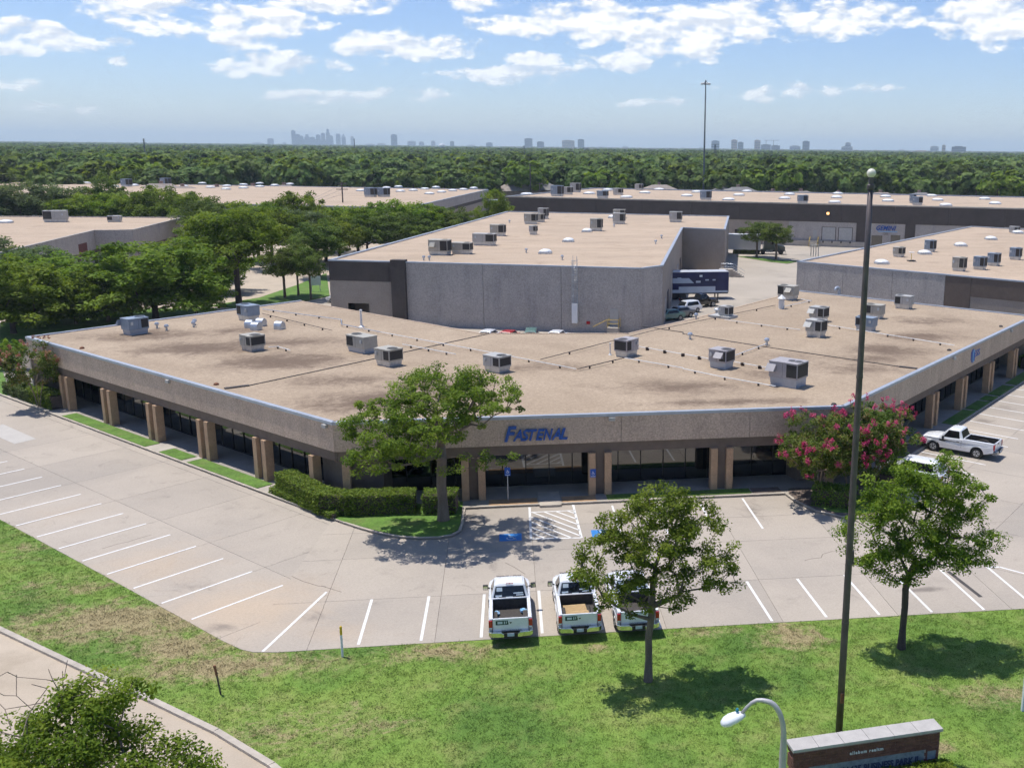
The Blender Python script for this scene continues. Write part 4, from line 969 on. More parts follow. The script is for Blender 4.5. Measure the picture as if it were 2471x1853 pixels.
hvac(on(zf, 1185, 262), R(-44), 2.2, 1.5, 1.05, M['hvblue'], 'dark blue-grey air conditioner crossed by the tall pole in the view', GM, '-x', None, 1, .55, 'coping')
hvac(on(zf, 1240, 180), R(-44), 2.2, 1.5, 1.2, M['hvtan'], 'tan air conditioner just behind the dark blue-grey one by the pole', GM, '-x', None, 1, .5)
hvac(on(zf, 1430, 118), R(-44), 2.2, 1.5, 1.2, M['hvgrey'], 'grey air conditioner farthest right on the office roof', GM, '-x', None, 1, .5)
# vents
def vent(p, typ, label, group, h=.6, r=.14, rz=0):
    if typ == 'mushroom':
        h *= .75; r *= .62
        o = MB().lathe([(r * .7, 0), (r * .7, h * .6), (r * 1.5, h * .6), (r * 1.5, h * .78), (r * .9, h), (0.01, h)], (0, 0, 0), 12).build('roof_vent', M['galv'], None, p, rz)
    elif typ == 'pipe':
        o = MB().lathe([(r * 1.8, 0), (r * .8, .12), (r * .6, .14), (r * .6, h), (r * .9, h), (r * .9, h + .1), (.01, h + .1)], (0, 0, 0), 10).build('vent_pipe', M['pvc'], None, p, rz)
    elif typ == 'cone':
        o = MB().lathe([(r, 0), (r, h * .6), (r * .8, h * .62), (r * .8, h * .72), (r * 1.5, h * .72), (.01, h)], (0, 0, 0), 14).build('roof_vent', M['pvc'], None, p, rz)
    elif typ == 'barrel':
        b = MB(); n = 9; secs = []
        for x in (-.35, .35):
            secs.append([(x, .42 * math.cos(math.pi * k / n), .30 + .42 * math.sin(math.pi * k / n)) for k in range(n + 1)] + [(x, -.42, 0), (x, .42, 0)])
        b.loft(secs); o = b.build('barrel_vent', M['galv'], None, p, rz)
    elif typ == 'goose':
        pts = [(0, 0, 0), (0, 0, .55)] + [(.28 - .28 * math.cos(a), 0, .55 + .28 * math.sin(a)) for a in (R(40), R(80), R(120), R(160), R(190))]
        o = MB().tube(pts, .17, 10).build('gooseneck_vent', M['galv'], None, p, rz)
    return tag(o, label, 'roof vent', group)
for x, y, lb in ((1692, 232, 'rearmost of the barrel vents by the slate-blue unit'), (1660, 258, 'front barrel vent of the tight group of three'), (1622, 243, 'left barrel vent half behind another one'), (1812, 252, 'barrel vent standing apart to the right')):
    vent(on(zd, x, y), 'barrel', 'galvanised ' + lb, 'barrel vents on the left wing', rz=R(-20))
for x, y, lb in ((1018, 248, 'leftmost small mushroom vent on the left roof wing'), (1080, 262, 'second small mushroom vent from the left parapet unit'), (1262, 226, 'rear one of two mushroom vents close together'), (1255, 240, 'front one of two mushroom vents close together')):
    vent(on(zd, x, y), 'mushroom', lb, 'small roof vents', .75, .22)
vent(on(ze, 130, 238), 'pipe', 'tall slender white vent pipe near the rear edge of the left wing', None, 1.5, .16)
vent(on(zf, 46, 318), 'mushroom', 'small galvanised vent near the long dark roof joint', 'small roof vents', .8, .25)
vent(on(zf, 542, 357), 'mushroom', 'small galvanised vent where the white pipe run ends', 'small roof vents', .85, .26)
vent(on(zf, 637, 120), 'cone', 'white conical capped vent below the tan yard-edge unit', None, 1.5, .3)
vent(on(zf, 85, 188), 'mushroom', 'small vent at the yard edge left of the padded unit', 'small roof vents', .8, .22)
vent(on(zf, 1010, 28), 'goose', 'gooseneck vent at the rear edge left of the tall pole', None, rz=R(200))
vent(on(zf, 220, 150), 'mushroom', 'round drum vent just behind the padded unit', 'small roof vents', .7, .34)
vent(on(ze, 1740, 420), 'pipe', 'thin vent pipe left of the mauve unit near the roof centre', None, .9, .09)
# pipe runs on blocks
def pipe_run(pts, label, nb=6, r=.038, m=None, tail=0.0, big=False):
    o = empty('roof_pipe', pts[0], 0, label, 'pipe', 'pipe runs on the office roof')
    P0 = pts[0]; L = sum((b_ - a_).length for a_, b_ in zip(pts[:-1], pts[1:]))
    MB().tube([p - P0 + Vector((0, 0, .2)) for p in pts], r, 6).build('pipe', m or M['pvc'], o)
    nb = max(2, int(nb * .6))
    for k in range(nb):
        d = L * (k + .5) / nb
        for a_, b_ in zip(pts[:-1], pts[1:]):
            l = (b_ - a_).length
            if d <= l: break
            d -= l
        q = a_.lerp(b_, d / l) - P0; s_ = .10 if big else .05
        MB().box(q.x - s_ * 1.3, q.x + s_ * 1.3, q.y - s_, q.y + s_, 0, .16 + (.08 if big else 0)).build('support_block', M['wood'], o)
    return o
Zz = lambda v, *pp: [v(x, y, z5) for x, y in pp]
pipe_run(Zz(ze, (250, 285), (1000, 425), (1520, 527)), 'long white pipe run from the tan pair to the roof centre', 12)
pipe_run(Zz(ze, (1530, 527), (1830, 455)), 'short dark pipe run up to the mauve unit', 4, .035, M['roofdark'])
pipe_run(Zz(ze, (1835, 455), (2212, 520)) + Zz(zf, (0, 525), (250, 578), (600, 640)), 'white pipe run along the front of the mauve units', 9)
pipe_run(Zz(ze, (1925, 380), (2212, 430)) + Zz(zf, (0, 428), (165, 460)), 'white pipe on big dark blocks left of the mauve unit', 7, .038, None, 0, True)
pipe_run(Zz(zf, (330, 480), (555, 520)), 'white pipe on dark blocks between the two front mauve units', 4, .038, None, 0, True)
pipe_run(Zz(zf, (330, 440), (540, 362)), 'white pipe slanting up to the small capped vent', 4)
pipe_run(Zz(zf, (940, 240), (1110, 268), (1755, 372)), 'white pipe run from the stacked pair toward the right parapet', 9)
pipe_run(Zz(ze, (395, 365), (740, 430)), 'white pipe run right of the boxy tan unit', 5)
pipe_run(Zz(ze, (1290, 465), (2000, 280)) + Zz(zf, (0, 235), (600, 110)), 'thin dark pipe run from the roof centre to the yard edge', 9, .03, M['roofdark'])
pipe_run(Zz(zd, (1700, 135), (2212, 205)) + Zz(ze, (0, 235), (250, 285)), 'grey pipe run from the slate-blue unit along the rear of the left wing', 10, .045, M['galv'])
pipe_run(Zz(zd, (1700, 165), (2150, 275)), 'thin dark pipe run beside the grey one on the left wing', 7, .03, M['roofdark'])
pipe_run(Zz(zd, (1740, 385), (1800, 380), (1880, 405)), 'short white pipe beside the lone tan unit', 3)
pipe_run(Zz(zf, (270, 205), (760, 270)), 'thin white pipe run from the padded unit to the stacked pair', 5, .03)
pipe_run(Zz(zf, (640, 122), (830, 80), (765, 70)), 'white bent pipe at the yard edge unit', 3)
# --- units and domes on the other roofs
def dome_proto(sx, sy):
    b = MB(); b.box(-sx - .08, sx + .08, -sy - .08, sy + .08, 0, .22); o = b.build('frame', M['galv'])
    d = MB(); secs = []
    for k, f in enumerate((1, .93, .78, .55, .25)):
        h = .23 + .42 * math.sqrt(max(0, 1 - f * f)); secs.append([(sx * f, sy * f, h), (-sx * f, sy * f, h), (-sx * f, -sy * f, h), (sx * f, -sy * f, h)])
    d.loft(secs); p = d.build('dome', M['white'], smooth=True)
    return o, p
def domes(pts, z, rz, label, group, sx=1.15, sy=.6):
    fo, do = dome_proto(sx, sy)
    for i, p in enumerate(pts):
        e_ = empty('skylight', (p.x, p.y, z), rz, label, 'skylight', group)
        a_, b_ = (fo, do) if i == 0 else (fo.copy(), do.copy())
        if i: COL.objects.link(a_); COL.objects.link(b_)
        a_.parent = e_; b_.parent = e_
zB = Z2 - .12; r2 = math.atan2((Q1 - Q0).y, (Q1 - Q0).x)
G2n = 'air conditioning units on the centre warehouse'
u2 = [((640, 845), 2.6, 1.8, 1.5, 'hvtan', 'biggest tan unit with a hood at the front left of the centre warehouse roof', (-.7, 1)), ((783, 838), 2.6, 1.5, 1.0, 'hvtan', 'low flat unit right beside the biggest tan one, centre warehouse', None),
      ((928, 783), 3.2, 1.6, 1.2, 'hvgrey', 'long grey unit with shed hood behind the front pair, centre warehouse', None), ((1015, 722), 2.3, 1.5, 1.3, 'hvtan', 'tan unit third row back on the left of the centre warehouse', None),
      ((1243, 714), 1.2, 1.2, .95, 'hvgrey', 'small cube unit alone near the middle of the centre warehouse', None), ((1228, 645), 2.3, 1.6, 1.4, 'hvtan', 'tan unit touching a smaller brown box, centre warehouse', None), ((1290, 634), 1.5, 1.3, 1.1, 'hvtan', 'brown box unit right of a taller tan one, centre warehouse', None),
      ((1308, 612), 1.9, 1.6, 1.6, 'hvgrey', 'tall grey unit at the far left of the centre warehouse roof', None), ((1652, 690), 2.0, 1.5, 1.6, 'hvtan', 'dark-fronted tall unit right of centre on the centre warehouse', None),
      ((1798, 645), 2.2, 1.6, 1.5, 'hvgrey', 'grey unit in front of another, right rear of the centre warehouse', None), ((1800, 606), 2.4, 1.6, 1.2, 'hvtan', 'tan unit behind a grey one, right rear of the centre warehouse', None),
      ((2165, 633), 2.4, 1.6, 1.5, 'hvgrey', 'grey louvred unit at the far right of the centre warehouse roof', None)]
for (x, y), L_, W_, H_2, mm, lb, hd in u2:
    p = zb(x, y, zB); hvac((p.x, p.y, zB), r2, L_, W_, H_2, M[mm], lb, G2n, '+x', hd, 1, .5)
domes([zb(x, y, zB) for x, y in ((1320, 838), (1470, 762), (1590, 698), (1755, 608))], zB, r2, 'white domed skylight on the centre warehouse roof', 'skylights on the centre warehouse', .75, .6)
for x, y, lb in ((533, 882, 'left one of two small vents at the front edge, centre warehouse'), (570, 882, 'right one of two small vents at the front edge, centre warehouse'), (1197, 832, 'small vent left of the front skylight, centre warehouse'), (1430, 878, 'squat vent near the ladder on the centre warehouse'), (2035, 776, 'vent by the right edge of the centre warehouse, nearer one'), (2072, 740, 'vent by the right edge of the centre warehouse, farther one'), (1088, 640, 'little vent left of the tan units, centre warehouse'), (1765, 668, 'little vent under the grey right rear unit')):
    p = zb(x, y, zB); vent((p.x, p.y, zB), 'mushroom', lb, 'small vents on the centre warehouse', .8, .22)
zC = Z3 - .12; r3 = math.atan2(dF.y, dF.x); G3n = 'air conditioning units on the right warehouse'
for (x, y), L_, H_2, mm, lb in (((1398, 858), 1.9, 1.25, 'hvtan', 'brown unit with a shed hood beside a little dish, right warehouse'), ((1600, 825), 1.9, 1.7, 'hvblue', 'dark shiny unit just behind a skylight, right warehouse'), ((1788, 950), 2.0, 1.7, 'hvtan', 'brown unit nearest the front edge of the right warehouse'),
                              ((1922, 940), 1.9, 1.6, 'hvblue', 'second dark shiny unit from the front in the right warehouse row'), ((2012, 915), 1.9, 1.6, 'hvblue', 'third dark shiny unit from the front in the right warehouse row'), ((2152, 876), 1.9, 1.6, 'hvblue', 'rightmost dark shiny unit on the right warehouse'), ((2145, 703), 2.2, 1.0, 'hvgrey', 'grey unit at the rear right of the right warehouse roof')):
    p = zc(x, y, zC); hvac((p.x, p.y, zC), r3, L_, 1.4, H_2, M[mm], lb, G3n, '+x', None, 1, .5, 'galv')
domes([zc(x, y, zC) for x, y in ((1288, 905), (1566, 842), (1798, 790), (1995, 748), (2168, 708))], zC, r3 + .78, 'white domed skylight on the right warehouse roof', 'skylights on the right warehouse', .8, .7)
p = zc(1478, 888, zC); o = empty('roof_dish', (p.x, p.y, zC), 0, 'little white dish antenna on a weighted base, right warehouse roof', 'antenna')
MB().box(-.5, .5, -.4, .4, 0, .16).build('base', M['roofdark'], o); MB().tube([(0, 0, .1), (0, 0, 1.2)], .04, 6).build('post', M['yellow'], o); MB().lathe([(.01, 0), (.25, .05), (.42, .16), (.40, .17), (.2, .06)], (0, 0, 1.1), 14).build('dish', M['pvc'], o)
p = zy(1210, 640, zC); o = empty('roof_hatch_rail', (p.x, p.y, zC), r3, 'wooden-coloured guard frame at the roof edge of the right warehouse', 'guard rail')
for sx in (-.6, -.2, .2, .6): MB().box(sx - .05, sx + .05, -.05, .05, 0, 1.6).build('post', M['hvtan'], o)
MB().box(-.7, .7, -.06, .06, 1.602, 1.7).build('rail', M['hvtan'], o)
zD = Z4 - .12; r4 = math.atan2(dF4.y, dF4.x)
sk4 = [zc(x, y, zD) for x, y in ((90, 443), (25, 468), (415, 439), (362, 463), (295, 493), (690, 458), (658, 485), (1002, 454), (995, 478), (982, 510), (1312, 473), (1328, 501), (1612, 468), (1650, 495), (1702, 529), (1955, 488), (2022, 518))] + [zb(x, y, zD) for x, y in ((1200, 458), (1605, 453), (1725, 430), (1845, 477), (1965, 448), (2058, 427))]
domes(sk4, zD, r4, 'white domed skylight on the long far right warehouse', 'skylights on the far right warehouse', 1.35, 1.0)
G4n = 'air conditioning units on the far right warehouse'
for v, x, y, L_, H_2, mm, lb in ((zb, 1398, 466, 3.0, 2.2, 'hvblue', 'biggest blue-grey unit at the left end of the far right warehouse roof'), (zb, 1462, 455, 2.8, 1.5, 'hvgrey', 'low grey unit right of the biggest blue-grey one, far right warehouse'), (zb, 1517, 440, 2.8, 2.0, 'hvgrey', 'tall pale unit in the left cluster of the far right warehouse'), (zb, 1692, 478, 2.6, 1.3, 'hvblue', 'low blue unit near the front edge of the far right warehouse'),
                             (zb, 1792, 457, 2.4, 1.2, 'hvgrey', 'small grey unit left of the high mast, far right warehouse'), (zb, 1927, 427, 2.2, 1.3, 'hvgrey', 'small grey unit at the rear edge, far right warehouse'), (zc, 148, 490, 2.6, 1.7, 'hvblue', 'dark unit just left below the high mast, far right warehouse'), (zc, 775, 512, 2.4, 1.4, 'hvblue', 'blue unit between skylights left of the globe pole'), (zc, 1487, 510, 1.6, 1.6, 'hvblue', 'narrow dark unit right of the globe pole, far warehouse'), (zc, 1518, 523, 2.4, 1.4, 'hvblue', 'wide blue unit in front of a narrow dark one, far warehouse')):
    p = v(x, y, zD); hvac((p.x, p.y, zD), r4, L_, 1.8, H_2, M[mm], lb, G4n, '+x', None, 1, .5)
zE = Z5 - .12; r5 = math.atan2((G[1] - G[0]).y, (G[1] - G[0]).x)
sk5 = [za(x, y, zE) for x, y in ((40, 371), (145, 364), (410, 375), (740, 408), (870, 400), (900, 380), (975, 373), (1190, 406), (1210, 378), (1310, 387), (1363, 412), (1470, 404), (1465, 424), (1577, 396), (1577, 416), (1683, 388), (1683, 408), (1780, 400), (1878, 392), (560, 385), (720, 372))] + [zb(x, y, zE) for x, y in ((125, 434), (210, 426), (293, 416), (370, 409), (383, 438), (465, 432), (540, 423), (612, 413), (570, 454), (648, 443), (720, 434), (790, 427), (857, 418))]
domes(sk5, zE, r5, 'white domed skylight on the long far left warehouse', 'skylights on the far left warehouse', 1.1, .9)
for v, x, y, lb in ((za, 822, 404, 'grey unit seen between tree crowns on the far left warehouse'), (za, 1075, 396, 'dark unit right of the tree tops on the far left warehouse'), (zb, 190, 470, 'left one of two grey units near the front edge, far left warehouse'), (zb, 275, 470, 'right one of two grey units near the front edge, far left warehouse')):
    p = v(x, y, zE); hvac((p.x, p.y, zE), r5, 3.0, 1.8, 1.9, M['hvblue'], lb, 'air conditioning units on the far left warehouse', '+x', None, 1, .5)
zF = Z6 - .12; r6 = math.atan2((H_[2] - H_[1]).y, (H_[2] - H_[1]).x)
p = za(365, 632, zF); hvac((p.x, p.y, zF), r6, 4.0, 2.2, 1.7, M['hvgrey'], 'long grey air conditioner on the left notched warehouse roof', 'air conditioning units on the left warehouse', '-x', None, 1, .5)
p = za(745, 632, zF); hvac((p.x, p.y, zF), r6, 2.4, 1.8, .9, M['hvgrey'], 'low square unit near the notch of the left warehouse roof', 'air conditioning units on the left warehouse', '-x', None, 1, .3)
domes([za(38, 640, zF)], zF, r6, 'single white domed skylight at the left edge of the notched warehouse', None, 1.1, .8)

# ------------------------------------------------------------------ vehicles
def wheel(parent, x, y, r=.39, wd=.26, name='wheel', rim='galv'):
    s = 1 if x > 0 else -1
    o = MB().tube([(x - s * wd, y, r), (x - s * wd * .93, y, r), (x - s * wd * .07, y, r), (x, y, r)], [r * .9, r, r, r * .9], 22).build(name, M['black'], parent)
    b = MB(); b.tube([(x - s * .03, y, r), (x + s * .006, y, r)], [r * .62, r * .60], 16); b.build('rim', M[rim], o)
    h = MB(); h.tube([(x + s * .004, y, r), (x + s * .03, y, r)], [r * .2, r * .14], 10)
    for k in range(5):
        a = 2 * math.pi * k / 5; h.tube([(x + s * .007, y + r * .42 * math.cos(a), r + r * .42 * math.sin(a)), (x + s * .010, y + r * .42 * math.cos(a), r + r * .42 * math.sin(a))], r * .13, 8)
    h.build('hub', M['blackp'], o)
    return o
def arch(yc, r, n=9, zc=.40): return [(yc + r * math.cos(math.pi * k / n), zc + r * math.sin(math.pi * k / n)) for k in range(n + 1)]
def side_panel(poly, xs, m, parent, s, name='side_panel', bevel=.03, taper=False):
    # poly in (y, z); xs gives the outer x at a height
    n = len(poly); b = MB()
    tp = lambda y: .30 * max(0, (y - 1.75) / .85) ** 2 if taper else 0
    b.add([(s * (xs(z) - tp(y)), y, z) for y, z in poly] + [(s * (xs(z) - .16 - tp(y)), y, z) for y, z in poly], [tuple(range(n)), tuple(range(2 * n - 1, n - 1, -1))] + [(i, (i + 1) % n, (i + 1) % n + n, i + n) for i in range(n)])
    return b.build(name, m, parent, bevel=bevel)
def panel4(parent, name, m, a, b, c, d, off=.008, th=.012):
    a, b, c, d = map(Vector, (a, b, c, d)); n = (b - a).cross(d - a).normalized()
    q = [v + n * off for v in (a, b, c, d)] + [v - n * th for v in (a, b, c, d)]
    return MB().add(q, [(0, 1, 2, 3), (7, 6, 5, 4), (0, 4, 5, 1), (1, 5, 6, 2), (2, 6, 7, 3), (3, 7, 4, 0)]).build(name, m, parent)
def inset(a, b, c, d, k=.08, kv=None):
    a, b, c, d = map(Vector, (a, b, c, d)); kv = k if kv is None else kv
    L = lambda u, v: (a * (1 - u) + b * u) * (1 - v) + (d * (1 - u) + c * u) * v
    return L(k, kv), L(1 - k, kv), L(1 - k, 1 - kv), L(k, 1 - kv)
def pickup(loc, rz, label, group, m='carwhite', dress='ram', L=5.25):
    o = empty('pickup_truck', loc, rz, label, 'pickup truck', group); P = M[m]; k = L / 2
    hw = lambda z: .985 - .10 * max(0, (z - .95)) ** 1.2 * 1.6 - .07 * max(0, .75 - z)
    yr, yf = -1.52, 1.72
    low = [(-k + .1, .60)] + arch(yr, .50)[::-1] + arch(yf, .50)[::-1] + [(k - .22, .55), (k - .10, .70), (k - .10, .90), (k - .28, 1.0), (2.1, 1.06), (1.75, 1.10), (1.35, 1.13), (.6, 1.20), (-.46, 1.25), (-.48, 1.30), (-k + .06, 1.30), (-k + .03, 1.0)]
    for s in (-1, 1): side_panel(low, hw, P, o, s, taper=True)
    MB().box(-.80, .80, -k + .2, k - .2, .42, .72).build('chassis', M['blackp'], o)
    # hood, cowl, nose
    sec = lambda y, h, z0, z1: [(-h, y, z0), (-h, y, z1 - .05), (-h * .78, y, z1), (0, y, z1 + .035), (h * .78, y, z1), (h, y, z1 - .05), (h, y, z0)]
    MB().loft([sec(1.32, .93, .72, 1.18), sec(1.7, .92, .72, 1.17), sec(2.0, .89, .6, 1.15), sec(2.3, .80, .55, 1.10), sec(k - .15, .72, .55, 1.03), sec(k, .60, .55, .95), sec(k + .06, .46, .55, .86)]).build('hood', P, o, smooth=False, bevel=.02)
    MB().box(-.42, .42, k + .03, k + .075, .62, .84).build('grille', M['chrome'], o)
    for s in (-1, 1): MB().box(s * .62 - .12, s * .62 + .12, k - .12, k + .02, .76, .92).build('headlight', M['sticker'], o)
    MB().box(-.78, .78, k - .06, k + .12, .42, .62).build('front_bumper', M['chrome'], o, bevel=.03)
    # cab
    B = [(-.90, -.46, 1.18), (.90, -.46, 1.18), (.90, 1.36, 1.13), (-.90, 1.36, 1.13)]
    T = [(-.71, -.20, 1.84), (.71, -.20, 1.84), (.69, .72, 1.84), (-.69, .72, 1.84)]
    cab = MB(); cab.add(B + T, [(3, 2, 1, 0), (4, 5, 6, 7), (0, 1, 5, 4), (1, 2, 6, 5), (2, 3, 7, 6), (3, 0, 4, 7)])
    cab.build('cab', P, o, bevel=.05)
    MB().loft([[(-.66, y, 1.835), (-.6, y, z), (0, y, z + .018), (.6, y, z), (.66, y, 1.835)] for y, z in ((-.16, 1.85), (.1, 1.88), (.45, 1.88), (.68, 1.85))]).build('roof_skin', P, o)
    MB().box(-.84, .84, -.46, 1.3, .7, 1.2).build('cab_floor', M['blackp'], o)
    gl = panel4(o, 'rear_window', M['carglass'], *inset(B[0], B[1], T[1], T[0], .065, .10))
    panel4(o, 'windscreen', M['carglass'], *inset(B[2], B[3], T[3], T[2], .06, .08))
    panel4(o, 'side_window', M['carglass'], *inset(B[1], B[2], T[2], T[1], .13, .13)); panel4(o, 'side_window', M['carglass'], *inset(B[3], B[0], T[0], T[3], .13, .13))
    for s in (-1, 1):
        mr = MB(); mr.box(s * 1.13 - .12, s * 1.13 + .12, .86, 1.02, 1.12, 1.36); mo = mr.build('mirror', M['blackp'], o, bevel=.03)
        MB().box(s * 1.13 - .10, s * 1.13 + .10, .85, .859, 1.15, 1.33).build('mirror_glass', M['chrome'], mo)
        MB().tube([(s * .92, .95, 1.19), (s * 1.06, .93, 1.22)], .035, 6).build('mirror_arm', M['blackp'], mo)
        MB().box(s * .985 - .012, s * .985 + .012, -.22, .0, 1.02, 1.07).build('door_handle', M['blackp'] if dress != 'plain' else M['blackp'], o)
        MB().box(s * .978 - .012, s * .978 + .006, -.37, -.36, .62, 1.2).build('door_seam', M['blackp'], o)
        MB().box(s * .965 - .014, s * .965 + .006, 1.02, 1.03, .6, 1.1).build('door_seam', M['blackp'], o)
        for yc in (yr, yf): MB().tube([(s * .70, yc, .40), (s * .80, yc, .40)], .49, 20).build('wheel_well', M['black'], o)
    # bed
    MB().box(-.80, .80, -k + .12, -.50, .70, .78).build('bed_floor', M['liner'], o)
    rb = MB()
    for i in range(13): rb.box(-.74 + i * .12, -.69 + i * .12, -k + .14, -.56, .781, .797)
    rb.build('bed_ribs', M['liner'], o)
    MB().box(-.82, .82, -.55, -.47, .70, 1.27).build('bed_front', M['liner'], o)
    MB().box(-.9, .9, -.545, -.475, 1.272, 1.33).build('bed_rail', P, o, bevel=.015)
    for s in (-1, 1):
        MB().box(min(s * .82, s * .775), max(s * .82, s * .775), -k + .12, -.56, .782, 1.26).build('bed_liner_side', M['liner'], o)
        ww = MB(); ww.loft([[(s * x, yr + .5 * math.cos(a), .79 + .26 * math.sin(a)) for a in [math.pi * q / 7 for q in range(8)]] for x in (.77, .58)]); ww.build('wheel_house', M['liner'], o)
    tg = MB().box(-.80, .80, -k + .03, -k + .11, .66, 1.30).build('tailgate', P, o, bevel=.025)
    MB().box(-.12, .12, -k + .012, -k + .032, 1.12, 1.19).build('handle', M['blackp'] if dress == 'plain' else P, tg)
    for s in (-1, 1): MB().box(s * .805 - .008, s * .805 + .008, -k + .026, -k + .1, .68, 1.29).build('tailgate_gap', M['blackp'], tg)
    for s in (-1, 1):
        t_ = MB().box(s * .885 - .085, s * .885 + .085, -k - .005, -k + .12, .80, 1.22).build('tail_light', M['redlens'], o, bevel=.02)
        MB().box(s * .885 - .07, s * .885 + .07, -k - .012, -k - .004, .83, .90).build('reverse_lamp', M['sticker'], t_)
    bc = M['chrome'] if dress != 'plain' else M['cargrey']
    for s in (-1, 1):
        bb = MB(); sg_ = lambda x: s * x
        secs = [[(sg_(x), y0, z0), (sg_(x), y1, z0), (sg_(x), y1, z1), (sg_(x), y0, z1)] for x, y0, y1, z0, z1 in ((.30, -k - .17, -k + .0, .47, .62), (.42, -k - .17, -k + .0, .47, .71), (.85, -k - .14, -k + .02, .48, .72), (.98, -k - .02, -k + .10, .50, .71))]
        bb.loft(secs); bb.build('rear_bumper', bc, o, bevel=.02)
    MB().box(-.40, .40, -k - .14, -k + .02, .46, .64).build('bumper_step', M['blackp'], o); MB().box(-.9, .9, -k - .06, -k + .03, .63, .70).build('bumper_pad', M['blackp'], o)
    MB().box(-.155, .155, -k - .185, -k - .172, .52, .67).build('number_plate', M['plate'], o)
    MB().box(-.16, .16, -k - .171, -k - .12, .47, .69).build('plate_recess', M['blackp'], o)
    for x in (-1, 1):
        for y in (yr, yf): wheel(o, x * .965, y, .40)
    if dress in ('ram', 'ram_bare'):
        lt = MB().box(-.16, .16, -.215, -.185, 1.865, 1.915).build('brake_lamp', M['redlens'], o, bevel=.01)
        MB().box(-.115, -.03, -.222, -.213, 1.878, 1.902).build('cargo_lamp', M['sticker'], lt); MB().box(.03, .115, -.222, -.213, 1.878, 1.902).build('cargo_lamp', M['sticker'], lt)
        A = Vector(B[0]); u = Vector(B[1]) - A; v = Vector(T[0]).lerp(Vector(T[1]), .5) - Vector(B[0]).lerp(Vector(B[1]), .5); n = u.cross(v).normalized()
        Bc = Vector(B[0]).lerp(Vector(B[1]), .5); ux = u.normalized()
        def stick(x0, x1, v0, v1, nm='window_sticker', mm='sticker'):
            q = [Bc + ux * x + v * vv + n * .014 for x, vv in ((x0, v0), (x1, v0), (x1, v1), (x0, v1))]
            MB().add(q, [(0, 1, 2, 3)]).build(nm, M[mm], gl, fixn=False)
        stick(-.60, -.34, .58, .84); stick(-.66, -.36, .24, .34); stick(-.64, -.50, .16, .22); stick(-.18, .14, .18, .23); stick(.17, .62, .40, .47); stick(.30, .64, .28, .34)
        if dress == 'ram':
            d = MB().box(-.66, -.10, -k + .018, -k + .029, 1.0, 1.2).build('tailgate_decal', M['decal'], tg)
            MB().box(-.58, -.36, -k + .012, -k + .017, 1.05, 1.16).build('decal_mark', M['sticker'], d); MB().box(-.30, -.25, -k + .012, -k + .017, 1.04, 1.17).build('decal_mark', M['sticker'], d); MB().box(-.21, -.17, -k + .012, -k + .017, 1.06, 1.17).build('decal_mark', M['sticker'], d)
        bd = MB(); bd.add([(-.055, -k + .014, 1.19), (.055, -k + .014, 1.19), (.06, -k + .014, 1.12), (.0, -k + .014, 1.03), (-.06, -k + .014, 1.12)], [(0, 4, 3, 2, 1)]); bd.build('badge', M['ink'], tg)
        tx = text_mesh('Growth Through Customer Service', .062, M['ink'], .001, .2, 0, 'slogan', tg); tx.matrix_local = Matrix.Translation((.04, -k + .022, .74)) @ Matrix.Rotation(R(90), 4, 'X')
        hx = text_mesh('FASTENAL', .26, M['ink'], .003, .2, .01, 'hood_letters', o); hx.matrix_local = Matrix.Translation((0, 2.28, 1.175)) @ Matrix.Rotation(R(180), 4, 'Z') @ Matrix.Rotation(R(6), 4, 'X')
    return o
GT = 'white pickups parked along the lawn'
pickup((-.21, 44.50, .02), R(.6), 'white pickup parked leftmost by the lawn, bed empty but for blue wraps', GT)
tk2 = pickup((2.88, 44.55, .02), R(.8), 'white pickup in the middle of three, wooden pallet in its bed', GT)
pickup((5.50, 44.50, .02), R(1.6), 'white pickup rightmost by the lawn, half hidden by the young tree', GT, dress='ram_bare')
pp = BQ + eR * 12.35 + nR * 3.95
pickup((pp.x, pp.y, .02), math.atan2(-nR.y, -nR.x) - math.pi / 2, 'older white pickup with open black bed in the right-hand stalls', None, dress='plain', L=5.6)
# cargo
pl = empty('pallet', (2.80, 43.15, .82), R(4), 'pale wooden pallet lying in the middle pickup bed', 'pallet')
for i in range(9): MB().box(-.52, .52, -.55 + i * .125, -.55 + i * .125 + .098, .11, .135).build('deck_board', M['pallet'], pl)
for x in (-.48, 0, .48): MB().box(x - .025, x + .025, -.55, .55, .02, .108).build('stringer', M['pallet'], pl)
pl2 = empty('pallet', (2.90, 42.62, .82), R(3), 'second pale pallet overlapping the first at the tailgate end', 'pallet')
for i in range(5): MB().box(-.5, .5, -.28 + i * .125, -.28 + i * .125 + .098, .145, .17).build('deck_board', M['pallet'], pl2)
for x in (-.46, 0, .46): MB().box(x - .025, x + .025, -.28, .33, .02, .143).build('stringer', M['pallet'], pl2)
rng = random.Random(5)
def wrap(loc, s, label):
    bm = bmesh.new(); bmesh.ops.create_icosphere(bm, subdivisions=2, radius=s)
    for v in bm.verts:
        q = v.co.normalized(); v.co = q * s * (1 + .5 * mnoise.noise(q * 2.3 + Vector(loc))); v.co.z *= .55
    me = bpy.data.meshes.new('plastic_wrap'); bm.to_mesh(me); bm.free(); me.materials.append(mat('blue_film', (.10, .34, .62), .25, .5, 9, c2=(.55, .72, .85)))
    o = link(bpy.data.objects.new('plastic_wrap', me)); o.location = loc; return tag(o, label, 'plastic wrap', 'plastic wraps in the pickup bed')
wrap((-.82, 43.35, .90), .16, 'crumpled blue film at the left front of the empty pickup bed'); wrap((.42, 43.4, .94), .17, 'crumpled pale blue film at the right front of the empty pickup bed'); wrap((-.72, 42.65, .88), .15, 'crumpled blue film near the tailgate of the empty pickup bed')

